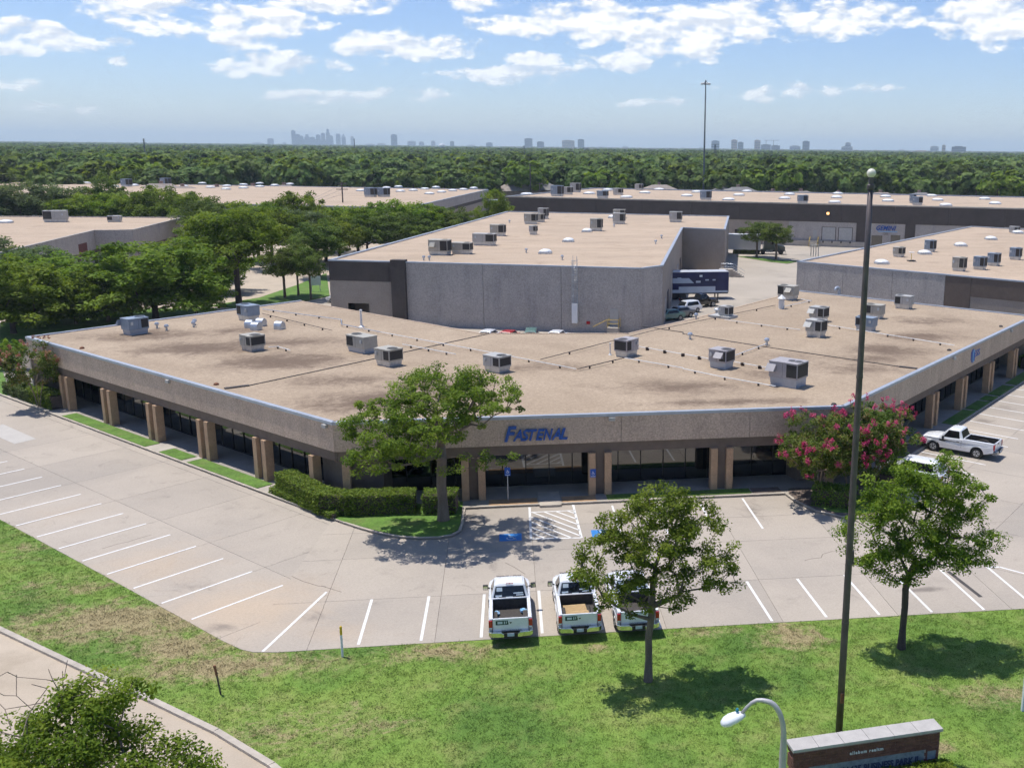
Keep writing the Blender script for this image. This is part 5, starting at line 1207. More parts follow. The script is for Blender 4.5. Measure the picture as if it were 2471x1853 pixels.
def car(loc, rz, label, group, m='carwhite', typ='suv', L=4.6, name='parked_car', cat='car'):
    o = empty(name, loc, rz, label, cat, group); P = M[m]; k = L / 2; h = 1.66 if typ == 'suv' else 1.45
    hw = lambda z: .91 - .06 * max(0, z - .75) - .08 * max(0, .6 - z)
    yr, yf = -k + .85, k - .88
    low = [(-k + .08, .42)] + arch(yr, .38, 8, .33)[::-1] + arch(yf, .38, 8, .33)[::-1] + [(k - .1, .42), (k, .62), (k - .12, .82), (k - 1.2, .95), (-k + .3, 1.0), (-k + .02, .92), (-k, .6)]
    for s in (-1, 1): side_panel(low, hw, P, o, s, bevel=.03)
    sec = lambda y, hh, z0, z1: [(-hh, y, z0), (-hh, y, z1 - .06), (-hh * .8, y, z1), (hh * .8, y, z1), (hh, y, z1 - .06), (hh, y, z0)]
    MB().loft([sec(-k + .04, .76, .42, .86), sec(-k + .22, .77, .34, .96), sec(-.2, .77, .3, .97), sec(k - 1.2, .77, .3, .95), sec(k - .4, .77, .34, .85), sec(k - .04, .72, .42, .72)]).build('body', P, o, bevel=.03)
    yb = -k + (.12 if typ == 'suv' else .62); yt = yb + (.32 if typ == 'suv' else .45)
    B = [(-.83, yb, .95), (.83, yb, .95), (.83, k - 1.12, .94), (-.83, k - 1.12, .94)]; T = [(-.62, yt, h - .05), (.62, yt, h - .05), (.60, .42, h - .05), (-.60, .42, h - .05)]
    MB().add(B + T, [(3, 2, 1, 0), (4, 5, 6, 7), (0, 1, 5, 4), (1, 2, 6, 5), (2, 3, 7, 6), (3, 0, 4, 7)]).build('cabin', P, o, bevel=.06)
    MB().loft([[(-.58, y, h - .06), (-.5, y, z), (0, y, z + .02), (.5, y, z), (.58, y, h - .06)] for y, z in ((yt + .03, h - .04), (yt + .4, h), (.1, h), (.40, h - .04))]).build('roof_skin', P, o)
    for nm, q in (('rear_window', (B[0], B[1], T[1], T[0])), ('windscreen', (B[2], B[3], T[3], T[2]))): panel4(o, nm, M['carglass'], *inset(*q, .07, .10))
    for q in ((B[1], B[2], T[2], T[1]), (B[3], B[0], T[0], T[3])): panel4(o, 'side_window', M['carglass'], *inset(*q, .12, .14))
    for s in (-1, 1):
        MB().box(s * .72 - .12, s * .72 + .12, -k - .02, -k + .08, .72, .88).build('tail_light', M['redlens'], o); MB().box(s * .66 - .14, s * .66 + .14, k - .10, k + .015, .62, .74).build('headlight', M['sticker'], o)
        MB().box(s * .98 - .08, s * .98 + .08, .55, .68, .95, 1.08).build('mirror', P, o)
        for y in (yr, yf): wheel(o, s * .90, y, .33, .22)
    return o
pp = BQ + eR * 3.9 + nR * 3.4
car((pp.x, pp.y, .02), math.atan2(-nR.y, -nR.x) - math.pi / 2, 'white car glimpsed between the pink crape myrtle and the small tree', None, 'carwhite', 'suv', 4.7)
# yard vehicles seen over the roof
bp = zl(720, 872); pk = pickup((bp.x + .4, bp.y + .9, 0), R(-98 + 30), 'black pickup parked beside the wrapped trailer in the yard', None, 'carblack', 'plain', 5.6)
c1 = zl(590, 955); car((c1.x, c1.y + 1.2, 0), R(100 + 22), 'white hatchback in the yard just in front of the black pickup', 'cars in the yard', 'carwhite', 'suv', 4.3)
c1 = zl(500, 1010); car((c1.x - .2, c1.y + .8, 0), R(118), 'grey saloon in the yard next to the white hatchback', 'cars in the yard', 'cargrey', 'sedan', 4.5)
c1 = zl(380, 1045); car((c1.x - .4, c1.y + .6, 0), R(118), 'teal green car nearest the roof edge in the yard', 'cars in the yard', 'cargreen', 'sedan', 4.5)
for x, y, m_, ty, lb in ((940, 1345, 'carwhite', 'sedan', 'white car roof barely showing over the rear parapet, leftmost'), (1070, 1350, 'carred', 'sedan', 'red car roof showing over the rear parapet'), (1385, 1350, 'carwhite', 'sedan', 'white car roof over the rear parapet right of the glinting truck')):
    p = zb(x, y, 1.3); car((p.x, p.y + .3, 0), R(160), lb, 'cars behind the office', m_, ty, 4.5)
p = zb(1225, 1345, 1.5); car((p.x, p.y + .3, 0), R(176), 'greenish truck with ladder rack glinting over the rear parapet', 'cars behind the office', 'cargreen', 'suv', 5.0, 'rack_truck', 'truck')
# wrapped box trailer
ta, tb = zl(345, 770), zl(1100, 757); ta.z = tb.z = 0
tr = empty('box_trailer', (ta + tb) / 2 + Vector((0, .9, 0)), math.atan2((tb - ta).y, (tb - ta).x), 'dark blue printed box trailer standing at the warehouse docks', 'trailer')
Lh = (tb - ta).length / 2
MB().box(-Lh, Lh, -1.28, 1.28, 1.0, 4.05).build('box', M['navy'], tr); MB().box(-Lh - .03, Lh + .03, -1.31, 1.31, 4.052, 4.12).build('top_rail', M['trailer'], tr); MB().box(-Lh + .02, Lh - .02, -1.2, 1.2, .82, .998).build('frame', M['blackp'], tr)
def decal(x0, x1, z0, z1, m='wrapwhite', sl_=0):
    MB().add([(x0 * Lh, -1.292, z0), (x1 * Lh, -1.292, z0), ((x1 - sl_) * Lh, -1.292, z1), ((x0) * Lh, -1.292, z1)], [(0, 1, 2, 3)]).build('printed_shape', M[m], tr, fixn=False)
decal(-.98, -.18, 2.45, 3.2, 'wrapwhite', .18); decal(-.98, .55, 1.02, 1.5); decal(-.7, .55, 1.5, 1.95); decal(.55, .98, 1.02, 1.3); decal(.0, .1, 3.35, 3.65, 'sticker'); decal(-.12, .04, 2.5, 2.8); decal(.2, .32, 2.8, 3.0); decal(.45, .55, 2.8, 3.0); decal(-.75, -.62, 3.2, 3.3)
MB().box(Lh + .002, Lh + .05, -1.25, 1.25, 1.02, 4.0).build('rear_frame', M['trailer'], tr)
for x in (-Lh + .8, -Lh + 2.0):
    for y in (-1.24, 1.24): MB().tube([(x, y - .0, .5), (x, y - .28 * (1 if y > 0 else -1), .5)], .5, 18).build('wheel', M['black'], tr)
for x in (Lh - 1.5,):
    for y in (-.9, .9): MB().box(x - .08, x + .08, y - .08, y + .08, 0, .82).build('landing_leg', M['blackp'], tr)
# white van behind the trailer
p = zl(700, 430, 2.0); vv = car((p.x, p.y + .6, 0), R(-75), 'white van roof with bright ribs just behind the printed trailer', None, 'carwhite', 'suv', 5.6, 'delivery_van', 'van'); vv.scale = (1.1, 1, 1.35)
# lorry at the far yard
sa, sb = zy(440, 605), zy(825, 612)
dt = (sb - sa).normalized(); an = math.atan2(dt.y, dt.x)
tc_ = empty('lorry_tractor', sb - dt * 3.2, an, 'dark green-black long-nose lorry cab behind the two yard trees', 'lorry')
MB().box(-3.1, 3.0, -.5, .5, .55, .95).build('frame', M['blackp'], tc_)
MB().loft([[(x, -1.15, z0), (x, 1.15, z0), (x, 1.15, z1 - .15), (x, .9, z1), (x, -.9, z1), (x, -1.15, z1 - .15)] for x, z0, z1 in ((-1.3, .95, 3.55), (.3, .95, 3.6), (.9, .95, 3.1), (1.05, .95, 2.3))]).build('cab', M['tractor'], tc_, bevel=.05)
MB().loft([[(x, -h_, .75), (x, h_, .75), (x, h_, z1 - .1), (x, h_ * .8, z1), (x, -h_ * .8, z1), (x, -h_, z1 - .1)] for x, h_, z1 in ((1.05, 1.0, 2.15), (2.2, .95, 2.0), (3.0, .85, 1.75), (3.2, .75, 1.5))]).build('bonnet', M['tractor'], tc_, bevel=.05)
panel4(tc_, 'windscreen', M['carglass'], (1.06, 1.0, 2.3), (1.06, -1.0, 2.3), (.88, -.95, 3.05), (.88, .95, 3.05)); panel4(tc_, 'side_window', M['carglass'], (.05, -1.155, 2.2), (.85, -1.155, 2.2), (.75, -1.155, 2.9), (.05, -1.155, 2.9), .012)
MB().box(-.9, .6, -1.2, -.95, .5, .95).build('fuel_tank', M['chrome'], tc_); MB().box(3.15, 3.35, -1.15, 1.15, .4, .8).build('bumper', M['chrome'], tc_)
for y in (-1.0, 1.0): MB().tube([(-1.45, y * .9, 1.0), (-1.45, y * .9, 3.8)], .08, 8).build('exhaust_stack', M['chrome'], tc_)
for x in (-2.6, -1.5, 2.3):
    for y in (-1.18, 1.18): MB().tube([(x, y, .5), (x, y - .35 * (1 if y > 0 else -1), .5)], .5, 18).build('wheel', M['black'], tc_)
se = empty('semi_trailer', sb - dt * 12.0, an, 'plain silver-white semi-trailer coupled behind the dark lorry', 'trailer')
MB().box(-7, 6.8, -1.28, 1.28, 1.15, 4.1).build('box', M['trailer'], se); MB().box(-7.03, 6.83, -1.3, 1.3, 4.102, 4.16).build('top_rail', M['white'], se); MB().box(-7, 6.8, -1.25, 1.25, .95, 1.148).build('frame', M['galv'], se)
for x in (-5.8, -4.6):
    for y in (-1.24, 1.24): MB().tube([(x, y, .5), (x, y - .5 * (1 if y > 0 else -1), .5)], .5, 16).build('wheel', M['black'], se)
# vehicles far left by the street, lorry by the houses
car((*site(742, 653)[:2], 0), R(80), 'white car seen through the warehouse passage opening', None, 'carwhite', 'sedan', 4.5)
for x, y, m_, a, lb in ((600, 586, 'cargrey', 20, 'dark car on the side street behind the tall forked tree'), (770, 600, 'carwhite', 75, 'white car on the side street left of the centre warehouse')):
    p = site(x, y); car((p.x, p.y, 0), R(a), lb, 'cars on the side street', m_, 'sedan', 4.6)

# ------------------------------------------------------------------ vegetation
LEAF = dict(
    elm=leaf_mat('leaf_elm', [(0, (.048, .080, .014)), (.4, (.108, .170, .024)), (.75, (.178, .255, .036)), (1, (.260, .330, .058))], .45),
    fresh=leaf_mat('leaf_fresh', [(0, (.048, .090, .012)), (.4, (.115, .195, .022)), (.75, (.190, .285, .034)), (1, (.275, .355, .055))], .45),
    oak=leaf_mat('leaf_oak', [(0, (.042, .070, .018)), (.5, (.092, .145, .032)), (.8, (.150, .215, .050)), (1, (.210, .275, .080))], .42),
    grey=leaf_mat('leaf_grey', [(0, (.050, .076, .036)), (.5, (.112, .160, .070)), (1, (.195, .250, .118))], .42),
    bright=leaf_mat('leaf_bright', [(0, (0.069, 0.109, 0.014)), (.5, (0.149, 0.207, 0.023)), (1, (0.276, 0.322, 0.052))]),
    myrtle=leaf_mat('leaf_myrtle', [(0, (.052, .090, .018)), (.5, (.112, .175, .032)), (.85, (.180, .220, .055)), (1, (.27, .19, .09))], .42),
    hedge=leaf_mat('leaf_hedge', [(0, (.060, .115, .022)), (.5, (.135, .225, .036)), (1, (.270, .350, .075))], .4),
    forest=leaf_mat('leaf_forest', [(0, (.034, .066, .020)), (.4, (.070, .125, .030)), (.75, (.120, .185, .042)), (1, (.180, .240, .065))], .22, .5),
    pink=leaf_mat('petal_pink', [(0, (.34, .022, .095)), (.5, (.50, .045, .160)), (1, (.62, .12, .26))], .3, .25, .005),
    palepink=leaf_mat('petal_dusty', [(0, (.26, .09, .075)), (.5, (.36, .14, .11)), (1, (.45, .22, .17))], .3, .25, .005),
)
def leaf_cards(rs, centers, radii, per, size, flat=.5, up=.95, aspect=.55, dome=None):
    nC = len(centers); N = nC * per
    C = np.repeat(np.asarray(centers), per, 0); Rd = np.repeat(np.asarray(radii), per)
    d = rs.normal(size=(N, 3)); d /= np.linalg.norm(d, axis=1)[:, None]; rr = rs.uniform(.15, 1, N) ** .6
    P = C + d * (rr * Rd)[:, None] * np.array([1, 1, flat])
    nr = rs.normal(size=(N, 3)) * .8 + d * .6; nr[:, 2] += up * 1.4
    if dome is not None: o_ = P - np.array(dome); o_ /= np.linalg.norm(o_, axis=1)[:, None]; nr = o_ * 1.3 + rs.normal(size=(N, 3)) * .35
    nr /= np.linalg.norm(nr, axis=1)[:, None]
    t = rs.normal(size=(N, 3)); t -= nr * (t * nr).sum(1)[:, None]; t /= np.linalg.norm(t, axis=1)[:, None]
    bt = np.cross(nr, t); s = size * rs.uniform(.65, 1.35, N)
    a = t * s[:, None]; b = bt * (s * aspect)[:, None]
    V = np.stack([P - a, P + b - nr * (s * .12)[:, None], P + a, P - b - nr * (s * .12)[:, None]], 1).reshape(-1, 3)
    F = np.arange(N * 4).reshape(-1, 4)
    tone = np.clip(np.repeat(rs.uniform(.32, .92, nC), per) + rs.normal(0, .18, N), 0, 1)
    return V, F, tone
def grow(rs, tips, trunk, tipr=.011, ex=2.35, jit=.12, step=.7):
    """tips: crown points; trunk: list of points. Every tip is joined to the nearest grown node; radii follow the pipe rule."""
    nodes = [np.array(p, float) for p in trunk]; par = [-1] + list(range(len(trunk) - 1)); depth = [0.0] * len(nodes); allow = [len(trunk) // 2 <= i for i in range(len(trunk))]
    for i in range(1, len(trunk)): depth[i] = depth[i - 1] + np.linalg.norm(nodes[i] - nodes[i - 1])
    top = nodes[-1]; order = np.argsort([np.linalg.norm(t - top) for t in tips])
    leafn = []
    for k in order:
        t = np.array(tips[k]); A = np.array(nodes); dv = t - A; dist = np.linalg.norm(dv, axis=1)
        cost = dist + .28 * np.array(depth) + np.where(np.array(allow), 0, 50) + np.where(dv[:, 2] < -.2 * dist, .5 * dist, 0)
        j = int(np.argmin(cost)); L = dist[j]; n = max(1, int(L / step)); prev = j; p0 = nodes[j]
        for q in range(1, n + 1):
            f = q / n; p = p0 + (t - p0) * f
            if q < n: p = p + rs.normal(0, jit * min(1, L * .3), 3) + np.array([0, 0, .10 * L * f * (1 - f)])
            nodes.append(p); par.append(prev); depth.append(depth[prev] + L / n); allow.append(True); prev = len(nodes) - 1
        leafn.append(prev)
    r = np.zeros(len(nodes)); acc = np.zeros(len(nodes)); kids = np.zeros(len(nodes), int)
    for i in range(1, len(nodes)): kids[par[i]] += 1
    for i in range(len(nodes) - 1, -1, -1):
        r[i] = (acc[i] if acc[i] > 0 else tipr ** ex) ** (1 / ex)
        if par[i] >= 0: acc[par[i]] += r[i] ** ex
    return nodes, par, r
def branch_mesh(name, nodes, par, r, m, base_r=None, sides=6, flare=1.35):
    b = MB(); sc = 1.0
    if base_r: sc = base_r / r[0]
    rr = [max(.010, x * (sc if x > .05 else 1 + (sc - 1) * x / .05)) for x in r]
    for i in range(1, len(nodes)):
        j = par[i]; k = sides + 3 if rr[j] > .1 else (sides if rr[j] > .035 else 4)
        r0 = rr[j] * (flare if j == 0 else 1); r0 = min(r0, rr[i] * 1.9) if j else r0
        b.tube([nodes[j], nodes[i]], [r0, rr[i]], k, cap=False)
    me = bpy.data.meshes.new(name); me.from_pydata(b.v, [], b.f); me.materials.append(m)
    me.polygons.foreach_set('use_smooth', [True] * len(me.polygons)); return me
def crown_points(rs, lobes, n, shell=.45):
    out = []
    vol = np.array([l[3] * l[4] * l[5] for l in lobes]); vol = vol / vol.sum()
    for _ in range(n):
        l = lobes[rs.choice(len(lobes), p=vol)]
        d = rs.normal(size=3); d /= np.linalg.norm(d); q = rs.uniform(shell, 1) ** .7
        out.append(np.array(l[:3]) + d * q * np.array(l[3:6]))
    return out
def make_tree(seed, trunk, lobes, n, per, lsize, leaf, bark, clump=.55, base_r=.2, shell=.45, flat=.62, extra=None, step=.7, forks=None):
    rs = np.random.RandomState(seed); tips = crown_points(rs, lobes, n, shell)
    nodes, par, r = grow(rs, tips, trunk, step=step)
    tm = branch_mesh('trunk', nodes, par, r, M[bark], base_r)
    rad = rs.uniform(.6, 1.3, len(tips)) * clump
    V, F, T = leaf_cards(rs, tips, rad, per, lsize, flat)
    mats = [LEAF[leaf]]; mi = None
    if extra:                                     # blossom heads on the outer tips
        lm, frac, ps, pr = extra; top = max(t[2] for t in tips); c0 = np.mean(tips, 0)
        dd = np.array([np.linalg.norm((t - c0) * np.array([1, 1, .8])) + .35 * (t[2] - c0[2]) for t in tips]); o = np.argsort(-dd)[:int(frac * len(tips))]
        pc = [tips[i] + (tips[i] - c0) / (np.linalg.norm(tips[i] - c0) + .01) * clump * .75 + np.array([0, 0, .12]) for i in o]
        V2, F2, T2 = leaf_cards(rs, pc, np.full(len(pc), pr), ps, lsize * .8, 1.2)
        mi = np.concatenate([np.zeros(len(F)), np.ones(len(F2))]).astype(np.int32); F = np.vstack([F, F2 + len(V)]); V = np.vstack([V, V2]); T = np.concatenate([T, T2]); mats.append(LEAF[lm])
    cm = np_mesh('crown', V, F, mats, T, mi=mi)
    return tm, cm
def place_tree(tm, cm, loc, rz, sc, label, group=None, name='tree', cat='tree'):
    o = empty(name, loc, rz, label, cat, group)
    o.scale = sc if hasattr(sc, '__len__') else (sc, sc, sc)
    link(bpy.data.objects.new('trunk', tm), o); link(bpy.data.objects.new('crown', cm), o)
    return o
# tree A, the big elm by the entrance: crown leans out from the building
bA = site(958, 1128)
tA = make_tree(11, [(0, 0, 0), (0, 0, 1.2), (-.05, 0, 2.3), (0, -.05, 3.1), (.05, -.1, 3.8)],
               [(.0, -1.2, 7.5, 3.4, 3.6, 2.0), (-2.7, -1.2, 6.1, 2.6, 3.0, 1.9), (2.7, -1.2, 7.8, 2.4, 2.8, 1.2), (-3.4, -1.8, 4.7, 1.9, 2.2, 1.0), (.4, -1.6, 8.6, 2.6, 2.6, 1.2), (3.2, -1.5, 4.0, 1.4, 1.2, .45), (-.3, -1.6, 3.6, .8, .7, .5), (1.5, -1.4, 3.9, 1.2, 1.0, .5),
                (-.6, -3.6, 6.6, 2.4, 2.0, 1.5), (-2.6, -3.4, 5.5, 2.0, 1.8, 1.3), (1.9, -3.4, 8.0, 2.0, 1.8, .9), (-1.2, -.8, 5.2, 2.2, 2.0, 1.2)], 400, 105, .075, 'elm', 'bark', .47, .29, .60)
place_tree(*tA, (bA.x, bA.y, .15), 0, 1, 'big spreading elm in front of the FASTENAL letters', None, 'elm_tree')
bB = site(1400, 1470)
tB = make_tree(23, [(0, 0, 0), (.02, 0, 1.0), (0, 0, 2.0), (.1, 0, 2.8), (.15, 0, 3.4)],
               [(.3, .2, 6.6, 2.1, 2.0, 1.7), (-1.6, -.1, 5.4, 1.7, 1.6, 1.5), (2.2, .1, 5.5, 1.7, 1.5, 1.4), (.6, .3, 7.8, 1.5, 1.4, 1.0), (-1.0, -.6, 4.0, 1.4, 1.2, .8), (3.1, -.2, 4.7, .9, .9, .7), (.9, -.5, 4.5, 1.5, 1.2, .9), (1.8, .2, 7.1, 1.4, 1.3, 1.2), (-.9, .1, 7.0, 1.2, 1.2, 1.1)], 270, 100, .064, 'elm', 'bark', .42, .15, .50)
place_tree(*tB, (bB.x, bB.y, 0), 0, 1, 'young elm on the lawn in front of the rightmost of three white pickups', None, 'young_elm')
bC = site(1947, 1400)
tC = make_tree(37, [(0, 0, 0), (0, 0, 1.0), (.03, 0, 2.0), (0, 0, 2.9), (.1, 0, 3.5)],
               [(.3, 0, 6.4, 2.3, 2.1, 1.8), (-1.7, .1, 5.5, 1.6, 1.6, 1.5), (2.3, -.2, 5.4, 1.8, 1.6, 1.5), (.8, -.2, 8.4, 1.6, 1.4, 1.0), (-.8, -.4, 4.3, 1.3, 1.2, .8), (3.0, -.3, 4.5, .9, .9, .7), (2.0, .0, 7.0, 1.7, 1.5, 1.3), (-.9, 0, 7.2, 1.5, 1.4, 1.2), (.8, -.5, 5.0, 1.8, 1.4, 1.0)], 320, 110, .064, 'fresh', 'barkdark', .44, .15, .48)
place_tree(*tC, (bC.x, bC.y, 0), 0, 1, 'young elm on the lawn right of the tall globe pole', None, 'young_elm')
# foreground tree at the lower left edge
p0 = far_at(200, 1700, 27.5)
tD = make_tree(41, [(0, 0, 0), (0, 0, 1.2), (.1, 0, 2.2), (.0, .1, 3.0)],
               [(-1.0, 0, 6.0, 2.6, 2.2, 1.6), (.25, .9, 7.2, 1.2, 1.2, 1.2), (2.0, -.3, 5.3, 1.7, 1.6, 1.0), (-2.6, .2, 5.4, 1.6, 1.6, 1.4), (3.1, -.6, 4.4, 1.4, 1.2, .6)], 290, 150, .056, 'fresh', 'bark', .50, .17, .25)
place_tree(*tD, (p0.x, p0.y, 0), 0, 1, 'leafy tree at the lower left corner, its top over the street', None, 'street_tree')
# dead twigs poking out of it
for k, (x, y) in enumerate(((75, 1480), (20, 1510))):
    p = far_at(x, y, 28.5); rs = np.random.RandomState(60 + k); base = Vector((p0.x + .2 - k * .9, p0.y + .2, 4.2))
    nd, pr_, rr = grow(rs, [np.array((p.x - base.x, p.y - base.y, p.z - base.z)) + rs.normal(0, .5, 3) for _ in range(14)], [(0, 0, 0), tuple((np.array((p.x - base.x, p.y - base.y, p.z - base.z)) * .55))], .006)
    o = link(bpy.data.objects.new('bare_branch', branch_mesh('bare_branch', nd, pr_, rr, M['bark'], .03))); o.location = base
    tag(o, ('right bare grey branch' if k == 0 else 'left bare grey branch') + ' sticking out of the lower left tree', 'branch', 'bare branches')
# crape myrtles
stems = lambda r_, h_: None
def myrtle(seed, loc, w_, h_, extra, label, n=120, pale=False):
    rs = np.random.RandomState(seed); tips = crown_points(rs, [(0, 0, h_ * .66, w_, w_ * .9, h_ * .32), (-w_ * .5, -.2, h_ * .55, w_ * .6, w_ * .6, h_ * .25), (w_ * .5, .1, h_ * .58, w_ * .6, w_ * .6, h_ * .26)], n, .4)
    b = MB(); allv = []
    groups = [[] for _ in range(6)]
    for t in tips: groups[int(((math.atan2(t[1], t[0]) + math.pi) / (2 * math.pi)) * 6) % 6].append(t)
    for gi, gt in enumerate(groups):
        if not gt: continue
        a = (gi + .5) / 6 * 2 * math.pi - math.pi; f = .25
        nd, pr_, rr = grow(rs, gt, [(f * .4 * math.cos(a), f * .4 * math.sin(a), 0), (f * 1.1 * math.cos(a), f * 1.1 * math.sin(a), h_ * .2), (w_ * .25 * math.cos(a), w_ * .25 * math.sin(a), h_ * .38)], .012)
        for i in range(1, len(nd)): b.tube([nd[pr_[i]], nd[i]], [min(.07, rr[pr_[i]] * 1.1), min(.07, rr[i])], 5, cap=False)
    me = bpy.data.meshes.new('trunk'); me.from_pydata(b.v, [], b.f); me.materials.append(M['barkpale'])
    V, F, T = leaf_cards(rs, tips, rs.uniform(.6, 1.3, len(tips)) * .42, 90, .085, .8)
    c0 = np.mean(tips, 0); dd = np.array([np.linalg.norm((t - c0)) + .5 * (t[2] - c0[2]) for t in tips]); o = np.argsort(-dd)[:int(extra * len(tips))]
    pc = []
    for i in o:
        d_ = (tips[i] - c0) / (np.linalg.norm(tips[i] - c0) + .01)
        for q in range(2): pc.append(tips[i] + d_ * .38 + rs.normal(0, .12, 3) + np.array([0, 0, .16]))
    V2, F2, T2 = leaf_cards(rs, pc, np.full(len(pc), .15), 26, .065, 1.3)
    mi = np.concatenate([np.zeros(len(F)), np.ones(len(F2))]).astype(np.int32)
    cm = np_mesh('crown', np.vstack([V, V2]), np.vstack([F, F2 + len(V)]), [LEAF['myrtle'], LEAF['palepink' if pale else 'pink']], np.concatenate([T, T2]), mi=mi)
    return place_tree(me, cm, loc, rs.uniform(0, 6), 1, label, 'crape myrtles', 'crape_myrtle', 'tree')
mL = zd(240, 770)
myrtle(71, (mL.x + .2, mL.y, .15), 2.3, 5.6, .30, 'crape myrtle with dusty pink blossom at the left end of the office', 110, True)
myrtle(72, (19.3, 58.7, .15), 3.1, 5.7, .22, 'pink crape myrtle in the bed left of the tall globe pole', 210)
myrtle(73, (23.6, 60.6, .15), 3.0, 5.9, .26, 'pink crape myrtle behind the globe pole near the white pickup', 200)
myrtle(74, (21.6, 59.2, .15), 2.2, 4.0, .20, 'lower crape myrtle between the two taller pink ones', 80)

# hedges
def hedge(path, wd, h, label, seed, loc_z=.15, leaf='hedge', lsize=.07, dens=420):
    rs = np.random.RandomState(seed); P = [np.array(p, float) for p in path]; pts = []; nrm = []
    o = empty('hedge', (path[0][0], path[0][1], loc_z), 0, label, 'hedge'); org = np.array([path[0][0], path[0][1]])
    core = MB(); 
    for a, b_ in zip(P[:-1], P[1:]):
        d = b_ - a; L = np.linalg.norm(d); t = d / L; n = np.array([-t[1], t[0]])
        core.obox((a + b_) / 2 - org, math.atan2(d[1], d[0]), L + wd * .6, wd - .22, .02, h - .14)
        N = int(L * (wd + 2 * h) * dens)
        u = rs.uniform(-wd * .35, L + wd * .35, N); q = rs.uniform(0, wd + 2 * h, N)
        lumps = np.array([mnoise.noise(Vector((x * .9 + seed, y * .9, 0))) for x, y in zip(u, q)]) * .10
        off = np.where(q < h, -wd / 2, np.where(q < h + wd, q - h - wd / 2, wd / 2)); z = np.where(q < h, q, np.where(q < h + wd, h, h - (q - h - wd)))
        off = off + np.where(q < h, -lumps, np.where(q > h + wd, lumps, 0)) + rs.normal(0, .035, N); z = z + np.where((q > h) & (q < h + wd), lumps, 0) + rs.normal(0, .035, N)
        pts.append(np.column_stack([a[0] - org[0] + t[0] * u + n[0] * off, a[1] - org[1] + t[1] * u + n[1] * off, np.maximum(z, .03)]))
    core.build('stems', M['barkdark'], o)
    C = np.vstack(pts); V, F, T = leaf_cards(rs, C, np.full(len(C), .03), 1, lsize, 1, 1.0)
    link(bpy.data.objects.new('foliage', np_mesh('foliage', V, F, LEAF[leaf], T)), o)
    return o
hedge([pt(PC, eL, nL, 38.9, .35), (-11.2, 60.0), (-9.5, 59.55), (-6.2, 59.55)], 1.25, 1.30, 'long clipped green hedge wrapping the front left corner of the office', 81)
hedge([(-4.85, 59.4), (-3.75, 59.3)], 1.4, 1.25, 'short clipped hedge block beside the trunk of the big elm', 82)
hedge([pt(PC, eL, nL, -3.0, .35), pt(PC, eL, nL, 1.6, .35)], 1.5, .95, 'pale clipped hedge under the dusty pink crape myrtle', 83, leaf='grey')
hedge([pt(PC, eL, nL, 1.9, .35), pt(PC, eL, nL, 5.6, .35)], 1.4, 1.2, 'dark clipped hedge at the first pier pair of the left facade', 84)
hedge([pt(PC, eL, nL, 38.4, 1.0), (-10.6, 58.9)], .5, .35, 'low clipped edging strip in front of the long corner hedge', 85)
hedge([(19.2, 58.0), (20.8, 57.2)], 1.3, 1.2, 'rounded shrub at the foot of the pink crape myrtle', 86)
hedge([(24.5, 60.3), (26.3, 62.5)], 1.1, 1.1, 'dark shrub row in the bed near the white pickup', 87)
pz_ = zt(1885, 430); hedge([(pz_.x + .4, pz_.y), (pz_.x + 2.2, pz_.y + 1.5)], 1.3, 1.3, 'dark shrub at the right picture edge past the last pier', 88)
p = zy(270, 600); hedge([(p.x - 1.5, p.y - .3), (p.x + 3.0, p.y - 1.3)], 1.6, 1.2, 'clipped hedge beside the semi-trailer in the far yard', 89, 0)
p = zy(1960, 490); hedge([(p.x - 1.0, p.y + .3), (p.x + 1.6, p.y - .8)], 1.4, 1.4, 'bright shrub left of the far warehouse entrance', 90, 0, dens=160, lsize=.12)
p = zy(2170, 465); hedge([(p.x - .6, p.y + .3), (p.x + .8, p.y - .3)], 1.4, 1.3, 'small bright shrub right of the far warehouse entrance', 91, 0, dens=160, lsize=.12)

# ------------------------------------------------------------------ street and yard trees
def proto(seed, leaf, bark, h, w_, n=110, per=95, ls=.15, trunk_h=.3, clump=.85, shape='round', lean=0):
    rs = np.random.RandomState(seed)
    c = h * .66
    if shape == 'round': lobes = [(0, 0, c, w_ * .8, w_ * .8, h * .30), (-w_ * .45, .2, c - h * .08, w_ * .6, w_ * .55, h * .22), (w_ * .45, -.1, c - h * .05, w_ * .6, w_ * .6, h * .22), (.1, w_ * .4, c, w_ * .55, w_ * .55, h * .24), (0, -w_ * .45, c - h * .06, w_ * .55, w_ * .5, h * .2)]
    elif shape == 'vase': lobes = [(0, 0, h * .74, w_ * .8, w_ * .8, h * .24), (-w_ * .6, 0, h * .66, w_ * .5, w_ * .5, h * .2), (w_ * .6, 0, h * .68, w_ * .5, w_ * .5, h * .2), (0, w_ * .5, h * .7, w_ * .5, w_ * .5, h * .2), (0, -w_ * .5, h * .62, w_ * .5, w_ * .5, h * .2)]
    elif shape == 'bush': lobes = [(0, 0, h * .60, w_ * .85, w_ * .85, h * .36), (-w_ * .6, .2, h * .42, w_ * .6, w_ * .6, h * .30), (w_ * .6, -.2, h * .42, w_ * .6, w_ * .6, h * .30), (.1, -w_ * .6, h * .40, w_ * .55, w_ * .55, h * .28), (0, w_ * .6, h * .5, w_ * .5, w_ * .5, h * .3)]
    else: lobes = [(0, 0, h * .62, w_ * .95, w_ * .95, h * .22), (-w_ * .6, 0, h * .55, w_ * .5, w_ * .5, h * .2), (w_ * .6, 0, h * .55, w_ * .5, w_ * .5, h * .2)]
    tr_ = [(0, 0, 0), (0, 0, h * trunk_h * .5), (lean, 0, h * trunk_h), (lean * 1.5, 0, h * trunk_h * 1.25)]
    return make_tree(seed, tr_, lobes, n, per, ls, leaf, bark, clump, h * .022, .35, .6, step=1.1)
